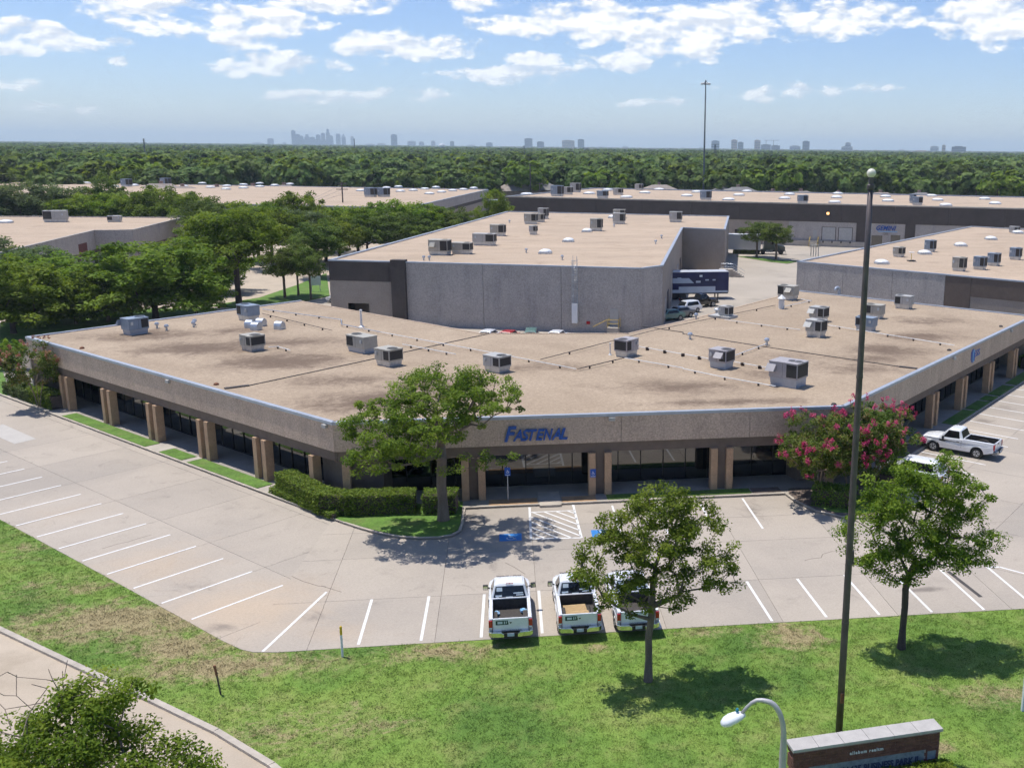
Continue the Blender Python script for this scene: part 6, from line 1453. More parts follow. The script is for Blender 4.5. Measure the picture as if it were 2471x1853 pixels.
PR = dict(
    oakA=proto(101, 'oak', 'barkdark', 9, 4.6, 130, 110, .145), oakB=proto(102, 'elm', 'barkdark', 9, 4.4, 130, 110, .145), vase=proto(103, 'elm', 'barkdark', 13, 5.6, 190, 110, .16, .32, .95, 'vase'),
    low=proto(108, 'elm', 'barkdark', 8, 4.2, 170, 110, .14, .12, .8, 'bush'), lowb=proto(109, 'fresh', 'barkdark', 8, 4.2, 170, 110, .14, .12, .8, 'bush'),
    small=proto(104, 'oak', 'bark', 8, 3.6, 100, 100, .12, .34, .7, 'round'), grey=proto(105, 'grey', 'bark', 8.5, 4.6, 130, 105, .145), bright=proto(106, 'bright', 'bark', 9, 3.4, 90, 90, .15, .3, .8), fresh=proto(107, 'fresh', 'barkdark', 9, 4.6, 130, 105, .145, .25, .8, 'wide'))
def T(p, kindk, hpx, loc, label, group=None, w_=1.0, h=None, rz=None):
    hh = dict(oakA=9, oakB=9, vase=13, small=8, grey=8.5, bright=9, fresh=9, low=8, lowb=8)[kindk]; s = h / hh
    place_tree(*PR[kindk], (loc[0], loc[1], 0), rz if rz is not None else (loc[0] * 7.3 + loc[1]) % 6.28, (s * w_, s * w_, s), label, group, 'broadleaf_tree')
g = 'street trees left of the office'
T(0, 'vase', 0, site(517, 663), 'tall forked tree with vase-shaped crown behind the left roof corner', g, 1.15, 14.3, .4)
T(0, 'small', 0, site(616, 645), 'small tree on the verge right of the tall forked tree', g, 1.0, 8.2)
T(0, 'small', 0, site(645, 640), 'slender tree on the verge with crossing stems', g, .75, 8.6)
T(0, 'small', 0, site(672, 648), 'slender leaning tree nearest the centre warehouse corner', g, .75, 8.4)
T(0, 'low', 0, site(337, 690), 'wide low-branched tree right behind the left parapet', g, 1.6, 11.0, 1.0)
T(0, 'lowb', 0, site(129, 678), 'round tree between the leftmost tree and the wide one', g, 1.4, 8.2)
T(0, 'low', 0, site(30, 722), 'leftmost street tree at the picture edge', g, 1.45, 9.6, 2.2)
T(0, 'grey', 0, site(95, 640), 'grey-green tree in front of the notched warehouse wall', g, 1.4, 7.8)
T(0, 'grey', 0, site(-15, 640), 'grey-green tree cut by the left picture edge', g, 1.3, 9.2)
T(0, 'low', 0, site(385, 640), 'dense tree between the wide one and the tall forked one', g, 1.2, 9.0)
T(0, 'lowb', 0, site(270, 632), 'tree covering the right part of the notched warehouse wall', g, 1.1, 6.2)
T(0, 'oakA', 0, site(445, 610), 'dark tree behind the tall forked one, left side', g, 1.0, 9.5)
T(0, 'low', 0, site(200, 668), 'low tree behind the parapet at the left wing', g, 1.3, 6.8)
T(0, 'fresh', 0, site(25, 800), 'low bush-like tree left of the dusty pink crape myrtle', g, .8, 3.6)
T(0, 'lowb', 0, site(235, 696), 'tree touching the left parapet from behind', g, 1.3, 7.6)
for x, y, k_, h_, w_, lb in ((75, 700, 'low', 7.6, 1.2, 'low-branched tree in front of the leftmost street tree'), (165, 702, 'lowb', 7.2, 1.2, 'low-branched tree left of the parapet unit'), (285, 694, 'low', 7.4, 1.2, 'low-branched tree filling the gap left of the wide tree'), (425, 684, 'lowb', 8.0, 1.1, 'low-branched tree just left of the tall forked one'), (45, 655, 'lowb', 7.0, 1.3, 'broad tree behind the leftmost street trees'), (175, 640, 'low', 5.6, 1.2, 'broad tree below the notched warehouse roof'), (340, 640, 'low', 7.2, 1.2, 'broad tree right behind the wide low-branched one'), (470, 632, 'lowb', 9.0, 1.1, 'broad tree seen through the fork of the tall tree')):
    T(0, k_, 0, site(x, y), lb, g, w_, h_)
g = 'trees along the side street'
for x, y, k_, h_, w_, lb in ((690, 600, 'oakA', 10, 1.0, 'round tree nearest the roof corner of the centre warehouse, street side'), (735, 578, 'oakB', 9.6, 1.15, 'yellow-green round tree left of the centre warehouse roof edge'), (795, 570, 'oakA', 9.4, 1.05, 'dark round tree tucked against the centre warehouse roof edge'), (590, 580, 'oakB', 11.5, 1.2, 'bushy tree right of the tall forked tree, mid street'), (650, 572, 'grey', 11, 1.2, 'grey-leaved tree under the curved street lamp'), (855, 566, 'oakA', 10, 1.2, 'dark tree row end along the centre warehouse, nearest'), (900, 556, 'oakA', 10, 1.2, 'dark tree row along the centre warehouse, second'), (945, 546, 'oakA', 9.6, 1.2, 'dark tree row along the centre warehouse, third'), (988, 536, 'oakA', 9.0, 1.2, 'dark tree row along the centre warehouse, fourth'),
                             (705, 566, 'fresh', 11.2, 1.15, 'pale tree crown right of the curved street lamp'), (775, 562, 'fresh', 12.0, 1.15, 'mid-green tree before the far left warehouse, right of the lamp'), (850, 556, 'fresh', 13.2, 1.1, 'tall mid-green tree before the far left warehouse wall'), (905, 548, 'fresh', 12.2, 1.1, 'tree beside the tall mid-green one, right'), (1072, 527, 'bright', 13.2, .8, 'bright yellow-green tree at the end of the centre warehouse'), (1028, 532, 'bright', 8.6, .9, 'low bright bush-tree left of the bright yellow-green one'),
                             (560, 566, 'oakB', 12.0, 1.15, 'tree with round top left of the wooden utility pole'), (655, 548, 'oakB', 13.4, 1.0, 'round-topped tree right behind the wooden utility pole'), (515, 562, 'oakA', 11, 1.2, 'tree below the utility wires'), (955, 540, 'small', 10, 1.1, 'small tree by the grey wall of the far left warehouse'), (735, 545, 'fresh', 11.0, 1.1, 'tree crown between the utility pole and the curved lamp')):
    T(0, k_, 0, site(x, y), lb, g, w_, h_)
g = 'trees behind the left warehouse'
for i, (x, y, k_, h_, w_, lb) in enumerate(((-10, 524, 'grey', 13.4, 1.15, 'big grey-green tree at the left picture edge behind the notched warehouse'), (60, 522, 'grey', 14.2, 1.15, 'second big grey-green tree behind the notched warehouse'), (125, 522, 'grey', 13.8, 1.15, 'third big grey-green tree behind the notched warehouse'), (190, 526, 'fresh', 12.6, 1.15, 'mid-green tree behind the low unit of the notched warehouse'), (245, 526, 'fresh', 12.8, 1.15, 'tree behind the notch of the left warehouse'), (232, 518, 'oakA', 15.2, .8, 'tall dark tree rising over the far left roof'), (305, 528, 'oakB', 12.0, 1.1, 'olive tree right of the notch, behind the left warehouse'), (355, 526, 'oakB', 13.6, 1.0, 'olive round-topped tree near the right end of the left warehouse'), (405, 530, 'oakB', 12.4, 1.1, 'olive tree touching the right end of the left warehouse'), (455, 545, 'oakA', 11.5, 1.2, 'tree behind the tall forked one, far side'))):
    T(0, k_, 0, site(x, y), lb, g, w_, h_)
g = 'trees in the far yard'
T(0, 'small', 0, zy(462, 648), 'left one of two small trees in front of the dark lorry', g, 1.15, 8.0, 0); T(0, 'small', 0, zy(712, 682), 'right one of two small trees in front of the dark lorry', g, 1.15, 8.2, 2)
T(0, 'small', 0, site(1572, 520), 'round dark tree behind the right corner of the centre warehouse', g, 1.15, 9.0)
T(0, 'fresh', 0, (66.5, 103.5), 'tree cut by the right picture edge beside the right warehouse', None, .9, 8.8, 1.0)

# ------------------------------------------------------------------ poles, lamps, signs
pb = site(1812, 1585); top = 21.05
gp = empty('globe_pole', (pb.x, pb.y, 0), 0, 'very tall brown lamp pole with a white globe on top', 'lamp post')
b = MB(); b.lathe([(.135, 0), (.132, 4), (.122, 9), (.110, 14), (.100, 18), (.092, top - .5)], (0, 0, 0), 16); b.build('pole', M['polebrown'], gp, smooth=True)
for z in (4.6, 9.3, 14.0): MB().lathe([(.150 - z * .002, 0), (.150 - z * .002, .10)], (0, 0, z), 16).build('joint_collar', M['polebrown'], gp)
MB().box(-.06, .06, -.17, -.11, 1.4, 1.8).build('hand_hole', M['rust'], gp); MB().box(.09, .16, -.08, .08, 7.0, 7.5).build('junction_box', M['polebrown'], gp)
MB().lathe([(.09, 0), (.13, .04), (.13, .16), (.08, .2), (.08, .42)], (0, 0, top - .55), 14).build('globe_neck', M['polebrown'], gp)
MB().lathe([(.03, -.155)] + [(.155 * math.sin(a), -.155 * math.cos(a)) for a in [math.pi * k / 14 for k in range(1, 14)]] + [(.02, .155)], (0, 0, top), 20).build('globe', M['globe'], gp, smooth=True)
# curved street lamp, lower right
d = 21.0; f0 = far_at(1690, 1659, d); ft = far_at(1660, 1510, d); fh = far_at(1602, 1545, d)
lp = empty('street_lamp', (f0.x, f0.y, 0), 0, 'grey street lamp with a curved arm at the bottom edge', 'street lamp')
u = Vector((fh.x - f0.x, fh.y - f0.y, 0)); u = u.normalized(); L_ = Vector((fh.x - f0.x, fh.y - f0.y, 0)).length
zt_ = ft.z
pts = [(0, 0, 0), (0, 0, 3), (0, 0, zt_ - 1.35), (.0 * u.x, 0, zt_ - 1.0)]
for k in range(1, 9):
    a = math.pi * .5 * k / 8; r_ = .42; pts.append(tuple(Vector((u * (r_ * (1 - math.cos(a))))) + Vector((0, 0, zt_ - .95 + .9 * math.sin(a)))))
e_ = Vector(pts[-1]); hv = Vector((u.x * L_, u.y * L_, fh.z))
for k in range(1, 6): q = e_.lerp(hv + Vector((0, 0, .05)), k / 5); q.z += .16 * math.sin(math.pi * k / 5); pts.append(tuple(q))
rr = [.085] * 3 + [.07] + [.062] * 8 + [.052, .048, .044, .042, .04]
MB().tube(pts, rr, 12).build('pole', M['polegrey'], lp, smooth=True)
hd = []
hdir = Vector((u.x * .86, u.y * .86, -.45)).normalized(); sdv = hdir.cross(Vector((0, 0, 1))).normalized(); updv = sdv.cross(hdir).normalized()
secs = []
for s_, w_, t_, bt in ((0, .05, .05, .05), (.08, .12, .09, .08), (.22, .18, .13, .10), (.40, .20, .13, .12), (.52, .17, .10, .10), (.60, .08, .05, .05)):
    c = hv + hdir * (s_ - .08); secs.append([tuple(c + sdv * (w_ * math.cos(a)) + updv * ((t_ if math.sin(a) > 0 else bt) * math.sin(a))) for a in [2 * math.pi * k / 14 for k in range(14)]])
MB().loft(secs).build('lamp_head', M['signwhite'], lp, smooth=True)
c = hv + hdir * .05 + updv * .13; MB().lathe([(.035, 0), (.04, .06), (.02, .09)], tuple(c), 8).build('photocell', M['teal'], lp)
# high mast far away
mb = far_at(1520, 395, 395); mt = far_at(1525, 180, 395)
hm_ = empty('high_mast', (mb.x, mb.y, 0), 0, 'slim high-mast light pole rising over the far warehouse into the sky', 'lamp post')
MB().tube([(0, 0, 0), (0, 0, mt.z)], [.42, .20], 10).build('pole', M['mast'], hm_)
MB().lathe([(.3, -.6), (.45, 0), (.3, .8), (.1, 1.1)], (0, 0, mt.z), 10).build('crown_ring', M['mast'], hm_)
for k in range(8):
    a = 2 * math.pi * k / 8; l_ = MB(); l_.tube([(0, 0, mt.z + .2), (1.3 * math.cos(a), 1.3 * math.sin(a), mt.z)], .08, 5); ob = l_.build('lamp_arm', M['mast'], hm_)
    MB().lathe([(.15, .1), (.42, -.15), (.36, -.55), (.1, -.6)], (1.5 * math.cos(a), 1.5 * math.sin(a), mt.z), 8).build('floodlight', M['trailer'], ob)
# street lamp and wooden pole left of centre
sp = site(739, 500); st_ = empty('street_lamp', (sp.x, sp.y, 0), 0, 'small curved street lamp among the trees left of the centre warehouse', 'street lamp')
hz_ = far_at(741, 440, math.hypot(sp.x, sp.y)).z
MB().tube([(0, 0, 0), (0, 0, hz_ - 1.2), (.25, 0, hz_ - .4), (.9, 0, hz_), (2.3, .1, hz_ + .15)], [.16, .13, .12, .10, .09], 8).build('pole', M['polegrey'], st_)
MB().lathe([(.1, -.05), (.3, -.08), (.35, .05), (.12, .16)], (2.5, .1, hz_ + .12), 10).build('lamp_head', M['polegrey'], st_)
def util(x, ytop, ybase, dist, label, arms=2, lattice=False, wd=.16):
    t_ = far_at(x, ytop, dist); o = empty('utility_pole', (t_.x, t_.y, 0), 0, label, 'utility pole', None)
    MB().tube([(0, 0, 0), (0, 0, t_.z)], [wd * 1.3, wd], 8).build('pole', M['utility'] if not lattice else M['mast'], o)
    for k in range(arms): MB().box(-1.1 - k * .3, 1.1 + k * .3, -.08, .08, t_.z - .5 - k * 1.4, t_.z - .32 - k * 1.4).build('crossarm', M['utility'], o)
    return o, t_.z
u1, uz = util(738, 393, 440, 262, 'wooden utility pole in front of the far left warehouse', 2)
util(310, 300, 345, 900, 'slim steel pole sticking above the far woods on the left', 3, True, .45)
util(765, 300, 330, 1500, 'slim pole above the far woods right of the downtown cluster', 2, True, .5); util(1132, 315, 365, 700, 'thin pole above the woods left of the high mast', 2, True, .25)
util(1166, 395, 410, 330, 'short wooden pole at the corner of the far right warehouse', 1); util(1145, 355, 400, 360, 'pole with crossarms beyond the gap between the far warehouses', 2)
tw = far_at(1162 * 1.05, 0, 1)
for x, dist in ((1917 * .8952, 1200), (1850 * .8952, 1100), (1545, 1000)):
    tpp = far_at(x, 340 if x != 1545 else 312, dist); o = empty('lattice_tower', (tpp.x, tpp.y, 0), 0, {0: 'lattice power tower above the woods, rightmost', 1: 'lattice power tower above the woods, middle', 2: 'lattice power tower right of the high mast'}[0 if x > 1700 else (1 if x > 1600 else 2)], 'power tower')
    b = MB()
    for sx, sy in ((-1, -1), (1, -1), (1, 1), (-1, 1)): b.tube([(sx * 2.2, sy * 2.2, 0), (sx * .4, sy * .4, tpp.z)], .16, 4)
    for k in range(8):
        f = k / 8; w0 = 2.2 - 1.8 * f; z0, z1 = tpp.z * f, tpp.z * (f + .125); b.tube([(-w0, -w0, z0), (w0, -w0, z1)], .1, 4); b.tube([(w0, -w0, z0), (-w0, -w0, z1)], .1, 4)
    b.build('frame', M['mast'], o)
    for k in (.8, .9, .98): MB().box(-4, 4, -.12, .12, tpp.z * k, tpp.z * k + .25).build('crossarm', M['mast'], o)
# overhead wires from the wooden pole
e0 = Vector((u1.location.x, u1.location.y, uz - .6))
for k, (x, y) in enumerate(((520, 462), (430, 478), (360, 470))):
    q = far_at(x, y - 15 + k * 6, 220); b = MB(); pts = []
    for j in range(13):
        f = j / 12; v = e0.lerp(q, f); v.z -= 2.0 * math.sin(math.pi * f) + k * 1.2 * (1 - f); pts.append(tuple(v))
    o = b.tube(pts, .035, 4).build('overhead_wire', M['wire']); tag(o, ('upper', 'middle', 'lower')[k] + ' sagging wire running left from the wooden utility pole', 'wire', 'overhead wires')
# marker post and rusty stake on the lawn
p = site(740, 1418); o = empty('marker_post', (p.x, p.y, 0), R(5), 'white marker post with yellow top at the lawn edge', 'post')
MB().lathe([(.05, 0), (.05, 1.05)], (0, 0, 0), 10).build('post', M['signwhite'], o); MB().lathe([(.055, 0), (.055, .38), (.03, .41)], (0, 0, 1.051), 10).build('cap', M['yellow'], o)
p = site(477, 1500); o = empty('rusty_stake', (p.x, p.y, 0), 0, 'rusty brown stake leaning in the lawn near the street', 'post')
MB().tube([(0, 0, 0), (-.10, .05, .85)], .035, 7).build('stake', M['barkdark'], o); MB().tube([(-.10, .05, .84), (-.155, .06, 1.28)], [.045, .055], 7).build('rusty_head', M['rust'], o)
# wheelchair sign on a post, and one on a pier
def ada(parent, x0, z0, s=.32, h=.5, y=-.03):
    MB().box(x0 - s / 2, x0 + s / 2, y, y + .012, z0, z0 + h).build('sign_face', M['signblue'], parent)
    g = MB(); yy = y - .006; c = (x0, z0 + h * .55); q = s * .42
    def bar(x0_, z0_, x1, z1, wd):
        a = Vector((c[0] + x0_ * q, yy, c[1] + z0_ * q)); b_ = Vector((c[0] + x1 * q, yy, c[1] + z1 * q)); g.tube([a, b_], wd * q / 2, 6)
    bar(-.1, .55, -.1, -.05, .22); bar(-.1, .15, .35, .15, .16); bar(-.1, -.1, .32, -.1, .2); bar(.3, -.1, .5, -.6, .2)
    for k in range(10):
        a0, a1 = R(150 + k * 21), R(171 + k * 21); bar(.05 + .5 * math.cos(a0), -.32 + .5 * math.sin(a0), .05 + .5 * math.cos(a1), -.32 + .5 * math.sin(a1), .15)
    bar(-.12, .8, -.08, .8, .28); g.build('wheelchair_symbol', M['signwhite'], parent)
    MB().box(x0 - s * .4, x0 + s * .4, yy - .002, yy + .004, z0 + .05, z0 + .08).build('small_print', M['signwhite'], parent)
p = ze(1080, 1372); o = empty('parking_sign', (p.x, p.y, .12), 0, 'blue wheelchair sign on a thin steel post by the walk', 'sign', 'wheelchair signs'); MB().box(-.025, .025, -.017, .017, 0, 2.2).build('post', M['galv'], o); ada(o, 0, 1.62, .36, .55)
q_ = PA + eM * (16.24 - .51) + nM * .125; o = empty('parking_sign', (q_.x, q_.y, 0), R(1.1), 'blue wheelchair sign fixed to the pier right of the glass entrance', 'sign', 'wheelchair signs'); ada(o, .05, 1.35, .36, .55, -.03)
# brick monument sign
ms0, ms1 = Vector((9.16, 29.45, 0)), Vector((14.62, 30.05, 0)); u = (ms1 - ms0).normalized(); an = math.atan2(u.y, u.x); Lm = (ms1 - ms0).length
mo = empty('monument_sign', ((ms0 + ms1) / 2), an, 'long red brick monument sign with pale concrete cap in the foreground', 'sign')
hx = Lm / 2; D_ = .26; Ht = 2.1
MB().box(-hx + .1, hx - .1, -D_ + .02, D_ - .02, 0, Ht - .02).build('core', M['mortar'], mo)
bl, bh, gp_ = .40, .118, .014
bmesh_cache = {}
def brick(x0, x1, y0, y1, z0, z1):
    key = (round(x1 - x0, 3), round(y1 - y0, 3))
    if key not in bmesh_cache:
        o_ = MB().box(-(x1 - x0) / 2, (x1 - x0) / 2, -(y1 - y0) / 2, (y1 - y0) / 2, 0, bh - gp_).build('brick', M['brick'], mo); bmesh_cache[key] = o_.data
    else: o_ = link(bpy.data.objects.new('brick', bmesh_cache[key]), mo)
    o_.location = ((x0 + x1) / 2, (y0 + y1) / 2, z0)
nrow = int(Ht / bh)
rngb = random.Random(3)
for r_ in range(nrow):
    z0 = r_ * bh; x = -hx + .0 - (bl / 2 if r_ % 2 else 0)
    lowpanel = .35 < z0 + .06 < 1.42
    while x < hx - .01:
        a, c = max(x, -hx), min(x + bl - gp_, hx)
        if c - a > .04 and not (lowpanel and (a + c) / 2 > -hx + .58 and (a + c) / 2 < hx - .58):
            brick(a, c, -D_ - rngb.uniform(0, .006), -D_ + .09, z0, z0 + bh)
        x += bl
    for s in (-1, 1): brick(s * hx - (.10 if s > 0 else 0), s * hx + (.10 if s < 0 else 0), -D_ + .1, D_ - .0, z0, z0 + bh) if r_ % 5 else None
MB().box(-hx + .57, hx - .57, -D_ - .01, -D_ + .03, .36, 1.42).build('name_panel', M['plaque'], mo)
for s in (-1, 1): MB().box(s * (hx - .28) - .16, s * (hx - .28) + .16, -D_ - .012, -D_ + .02, 1.02, 1.34).build('side_plaque', M['plaque'], mo)
for i in range(6):
    x0 = -hx - .06 + i * (Lm + .12) / 6; MB().box(x0 + .006, x0 + (Lm + .12) / 6 - .006, -D_ - .10, D_ + .06, Ht + .002, Ht + .11).build('cap_stone', M['cap'], mo, bevel=.008)
MB().box(-hx - .03, hx + .03, -D_ - .05, D_ + .02, Ht - .045, Ht).build('drip_edge', mat('rose_trim', (.28, .14, .14), .8, .1, 3), mo)
tx = text_mesh('allebum realtm', .17, M['signwhite'], .006, 0, .004, 'small_letters', mo, space=1.25); tx.matrix_local = Matrix.Translation((-.05, -D_ - .02, 1.72)) @ Matrix.Rotation(R(90), 4, 'X')
xs = [v.co.x for v in tx.data.vertices]; k_ = 1.25 / (max(xs) - min(xs))
for v in tx.data.vertices: v.co.x *= k_
tx = text_mesh('HUDSON 635 BUSINESS PARK II', .34, mat('panel_letters', (.035, .05, .10), .6, .2, 4), .008, 0, .012, 'panel_letters', mo); tx.matrix_local = Matrix.Translation((.05, -D_ - .02, 1.08)) @ Matrix.Rotation(R(90), 4, 'X')
xs = [v.co.x for v in tx.data.vertices]; k_ = (Lm - 1.7) / (max(xs) - min(xs))
for v in tx.data.vertices: v.co.x *= k_
nn = Vector((u.y, -u.x, 0)); c0 = ms0 + nn * 1.05 + u * 2.0; c1 = ms1 + nn * .95 - u * .1
hedge([(c0.x, c0.y), (c1.x, c1.y)], 1.2, 1.0, 'yellow-green clipped hedge in front of the brick monument sign', 92, 0, 'bright', .06, 600)
# leasing board cut by the right picture edge
p = site(2207, 1535); lb_ = empty('leasing_board', (p.x, p.y, 0), R(2), 'white and teal leasing board on posts at the right picture edge', 'sign')
for x in (.03, 1.75): MB().box(x - .05, x + .05, -.05, .05, 0, 2.75).build('post', M['signwhite'], lb_)
fc = MB().box(-.02, 1.8, -.085, -.052, .75, 2.72).build('board', M['signwhite'], lb_); MB().box(-.01, 1.79, -.092, -.087, 1.95, 2.70).build('teal_band', M['teal'], lb_)
MB().box(0, 1.78, -.092, -.087, .98, 1.0).build('rule', M['ink'], lb_); MB().box(.06, .36, -.092, -.087, .82, .93).build('red_box', mat('sign_red', (.25, .05, .06), .5, .05, 3), lb_)
for body, z, s, x, m_ in (('P', 2.45, .26, .1, 'signwhite'), ('2', 2.1, .3, .1, 'signwhite'), ('Ja', 1.78, .17, .1, 'ink'), ('Ti', 1.6, .17, .1, 'ink'), ('C', 1.15, .24, .1, 'teal')):
    tx = text_mesh(body, s, M[m_], .003, 0, .004, 'print', lb_, 'LEFT'); tx.matrix_local = Matrix.Translation((x, -.097, z)) @ Matrix.Rotation(R(90), 4, 'X')
# leasing sign glimpsed on the verge
p = site(683, 632); o = empty('verge_sign', (p.x, p.y, .1), R(10), 'pale blue-grey sign board on the verge among the slender trees', 'sign')
for x in (-.6, .6): MB().box(x - .05, x + .05, -.04, .04, 0, 2.4).build('post', M['galv'], o)
MB().box(-.75, .75, -.07, -.042, 1.0, 2.4).build('board', M['sticker'], o)

def scatter(name, pts, scales, protos, label):
    col = bpy.data.collections.new(name + '_kinds')
    for tm, cm in protos:
        o = bpy.data.objects.new('crown', cm); col.objects.link(o)
    me = bpy.data.meshes.new(name); me.from_pydata([tuple(p) for p in pts], [], [])
    a = me.attributes.new('size', 'FLOAT', 'POINT'); a.data.foreach_set('value', np.array(scales, dtype=np.float32))
    o = link(bpy.data.objects.new(name, me)); kind(o, 'stuff', label); o['category'] = 'woods'
    ng = bpy.data.node_groups.new(name, 'GeometryNodeTree'); ng.interface.new_socket('Geometry', in_out='INPUT', socket_type='NodeSocketGeometry'); ng.interface.new_socket('Geometry', in_out='OUTPUT', socket_type='NodeSocketGeometry')
    N_ = ng.nodes; gi = N_.new('NodeGroupInput'); go = N_.new('NodeGroupOutput'); ip = N_.new('GeometryNodeInstanceOnPoints'); ci = N_.new('GeometryNodeCollectionInfo')
    ci.inputs['Collection'].default_value = col; ci.inputs['Separate Children'].default_value = True; ci.inputs['Reset Children'].default_value = True
    ri = N_.new('FunctionNodeRandomValue'); ri.data_type = 'INT'; ri.inputs[4].default_value = 0; ri.inputs[5].default_value = len(protos) - 1
    rv = N_.new('FunctionNodeRandomValue'); rv.data_type = 'FLOAT_VECTOR'; rv.inputs[0].default_value = (0, 0, 0); rv.inputs[1].default_value = (.15, .15, 6.28)
    na = N_.new('GeometryNodeInputNamedAttribute'); na.data_type = 'FLOAT'; na.inputs[0].default_value = 'size'
    ng.links.new(gi.outputs[0], ip.inputs['Points']); ng.links.new(ci.outputs[0], ip.inputs['Instance']); ip.inputs['Pick Instance'].default_value = True
    ng.links.new(ri.outputs[2], ip.inputs['Instance Index']); ng.links.new(rv.outputs[0], ip.inputs['Rotation']); ng.links.new(na.outputs[0], ip.inputs['Scale']); ng.links.new(ip.outputs[0], go.inputs[0])
    o.modifiers.new('scatter', 'NODES').node_group = ng
    return o
# ------------------------------------------------------------------ grass on the near lawn
def tuft(seed, n=16):
    rs = np.random.RandomState(seed); V = []; F = []
    for k in range(n):
        a = rs.uniform(0, 6.28); r_ = rs.uniform(0, .20); h = rs.uniform(.02, .05); ln = rs.uniform(.02, .06); b_ = rs.uniform(0, 6.28); w_ = .009
        x, y = r_ * math.cos(a), r_ * math.sin(a); tx_, ty_ = math.cos(b_), math.sin(b_); i = len(V)
        V += [(x - ty_ * w_, y + tx_ * w_, 0), (x + ty_ * w_, y - tx_ * w_, 0), (x + tx_ * ln * .5 + ty_ * w_ * .7, y + ty_ * ln * .5 - tx_ * w_ * .7, h * .7), (x + tx_ * ln, y + ty_ * ln, h)]; F.append((i, i + 1, i + 2, i + 3))
    return None, np_mesh('tuft', np.array(V), np.array(F), M['lawn'])
rs = np.random.RandomState(91); pts = []; scs = []
def in_poly(x, y, P):
    c = False; n = len(P)
    for i in range(n):
        x0, y0 = P[i]; x1, y1 = P[(i + 1) % n]
        if (y0 > y) != (y1 > y) and x < (x1 - x0) * (y - y0) / (y1 - y0) + x0: c = not c
    return c
lawn_near = [(-30.05, 61.2), (-22.6, 53.65), (-15.08, 45.95), (-13.15, 43.95), (-12.03, 42.9), (-11.43, 42.58), (-10.37, 42.44), (7.78, 42.54), (24.73, 42.5), (27, 42.5), (27, 24), (-3.4, 24), (-4.7, 28.0), (-6.3, 31.1), (-8.6, 33.95), (-11.2, 36.4), (-14.3, 39.0), (-18.5, 42.4), (-23.0, 46.15), (-29, 51.0), (-36, 57)]
xy = np.column_stack([rs.uniform(-36, 27, 110000), rs.uniform(26, 61, 110000)])
for x, y in xy:
    if in_poly(x, y, lawn_near): pts.append((x, y, .0)); scs.append(rs.uniform(.6, 1.3))
scatter('grass_blades', pts, scs, [tuft(1), tuft(2), tuft(3)], 'short mown grass blades over the near lawn')['category'] = 'grass'

# ------------------------------------------------------------------ houses, fence and woods beyond
gh = 'houses beyond the far warehouses'
def house(x, y, dist, wd, dp, h, rh, label, m='shingle', rz=0, gable=False):
    p = far_at(x, y, dist); o = empty('house', (p.x, p.y, 0), rz, label, 'house', gh)
    MB().box(-wd / 2, wd / 2, -dp / 2, dp / 2, 0, h).build('wall', M['housebrick'], o)
    ov = .5; b = MB(); a, c = wd / 2 + ov, dp / 2 + ov; rx = a - (c if not gable else 0)
    b.add([(-a, -c, h), (a, -c, h), (a, c, h), (-a, c, h), (-rx, 0, h + rh), (rx, 0, h + rh)], [(0, 1, 5, 4), (2, 3, 4, 5), (1, 2, 5), (3, 0, 4), (3, 2, 1, 0)])
    rf = b.build('roof', M[m], o); MB().box(-.5, .5, .4, 1.3, h + rh * .3, h + rh + .8).build('chimney', M['housebrick'], rf)
    for k in (-.3, .05, .35): MB().box(wd * k - .7, wd * k + .7, -dp / 2 - .03, -dp / 2 + .05, 1.0, 2.3).build('window', M['glass'], o)
    return o
HS = [(1598, 400, 372, 17, 12, 3.2, 3.2, 'grey hip-roofed house straight right of the high mast', 'shingle'), (1672, 404, 366, 16, 11, 3.0, 2.4, 'tan hip-roofed house second right of the high mast', 'shinglet'), (1735, 404, 366, 15, 11, 3.0, 2.6, 'tan house left of the globe in the view', 'shinglet'), (1815, 405, 366, 17, 11, 3.0, 2.2, 'grey house right below the globe', 'shingle'), (1560, 398, 392, 12, 10, 3.0, 2.6, 'grey house half behind bushes left of the hip-roofed one', 'shingle'), (1905, 402, 372, 13, 10, 3.0, 2.4, 'tan house behind the pillar fence, right of the globe', 'shinglet'), (1990, 404, 380, 13, 10, 3, 2.3, 'grey house deep among the trees at the right', 'shingle'),
      (1310, 386, 415, 15, 11, 3.2, 2.8, 'tan house roof left of the high mast above the far warehouse', 'shinglet'), (1425, 387, 410, 15, 11, 3.2, 2.4, 'tan roof half behind a bush left of the high mast', 'shinglet'), (1115, 382, 412, 14, 10, 3.2, 2.8, 'tan gabled house left of the blue lorry', 'shinglet'), (1165, 384, 420, 16, 10, 3.2, 2.4, 'grey roof above the white trailer', 'shingle'),
      (345, 381, 372, 16, 11, 3.4, 3.4, 'tan gabled house above the far left warehouse roof', 'shinglet'), (390, 384, 366, 15, 10, 3.2, 3.0, 'darker roof next to the tan gabled house', 'shinglet'), (470, 388, 372, 15, 10, 3.2, 2.6, 'low tan roof right of the two gabled houses', 'shinglet'), (548, 387, 380, 14, 10, 3.2, 2.6, 'low tan roof among trees above the far left warehouse', 'shinglet'), (610, 388, 386, 14, 10, 3.2, 2.6, 'tan roof half hidden left of the pole transformer', 'shinglet'), (40, 380, 380, 14, 10, 3.2, 3.0, 'roof peeking out at the far left edge', 'shinglet')]
for x, y, d_, w_, dp, h, rh, lb2, m_ in HS: house(x, y, d_ - 12, w_ * 1.1, dp, h + 2.2, rh * 1.1, lb2, m_, (x * .37) % 1.2 - .4)
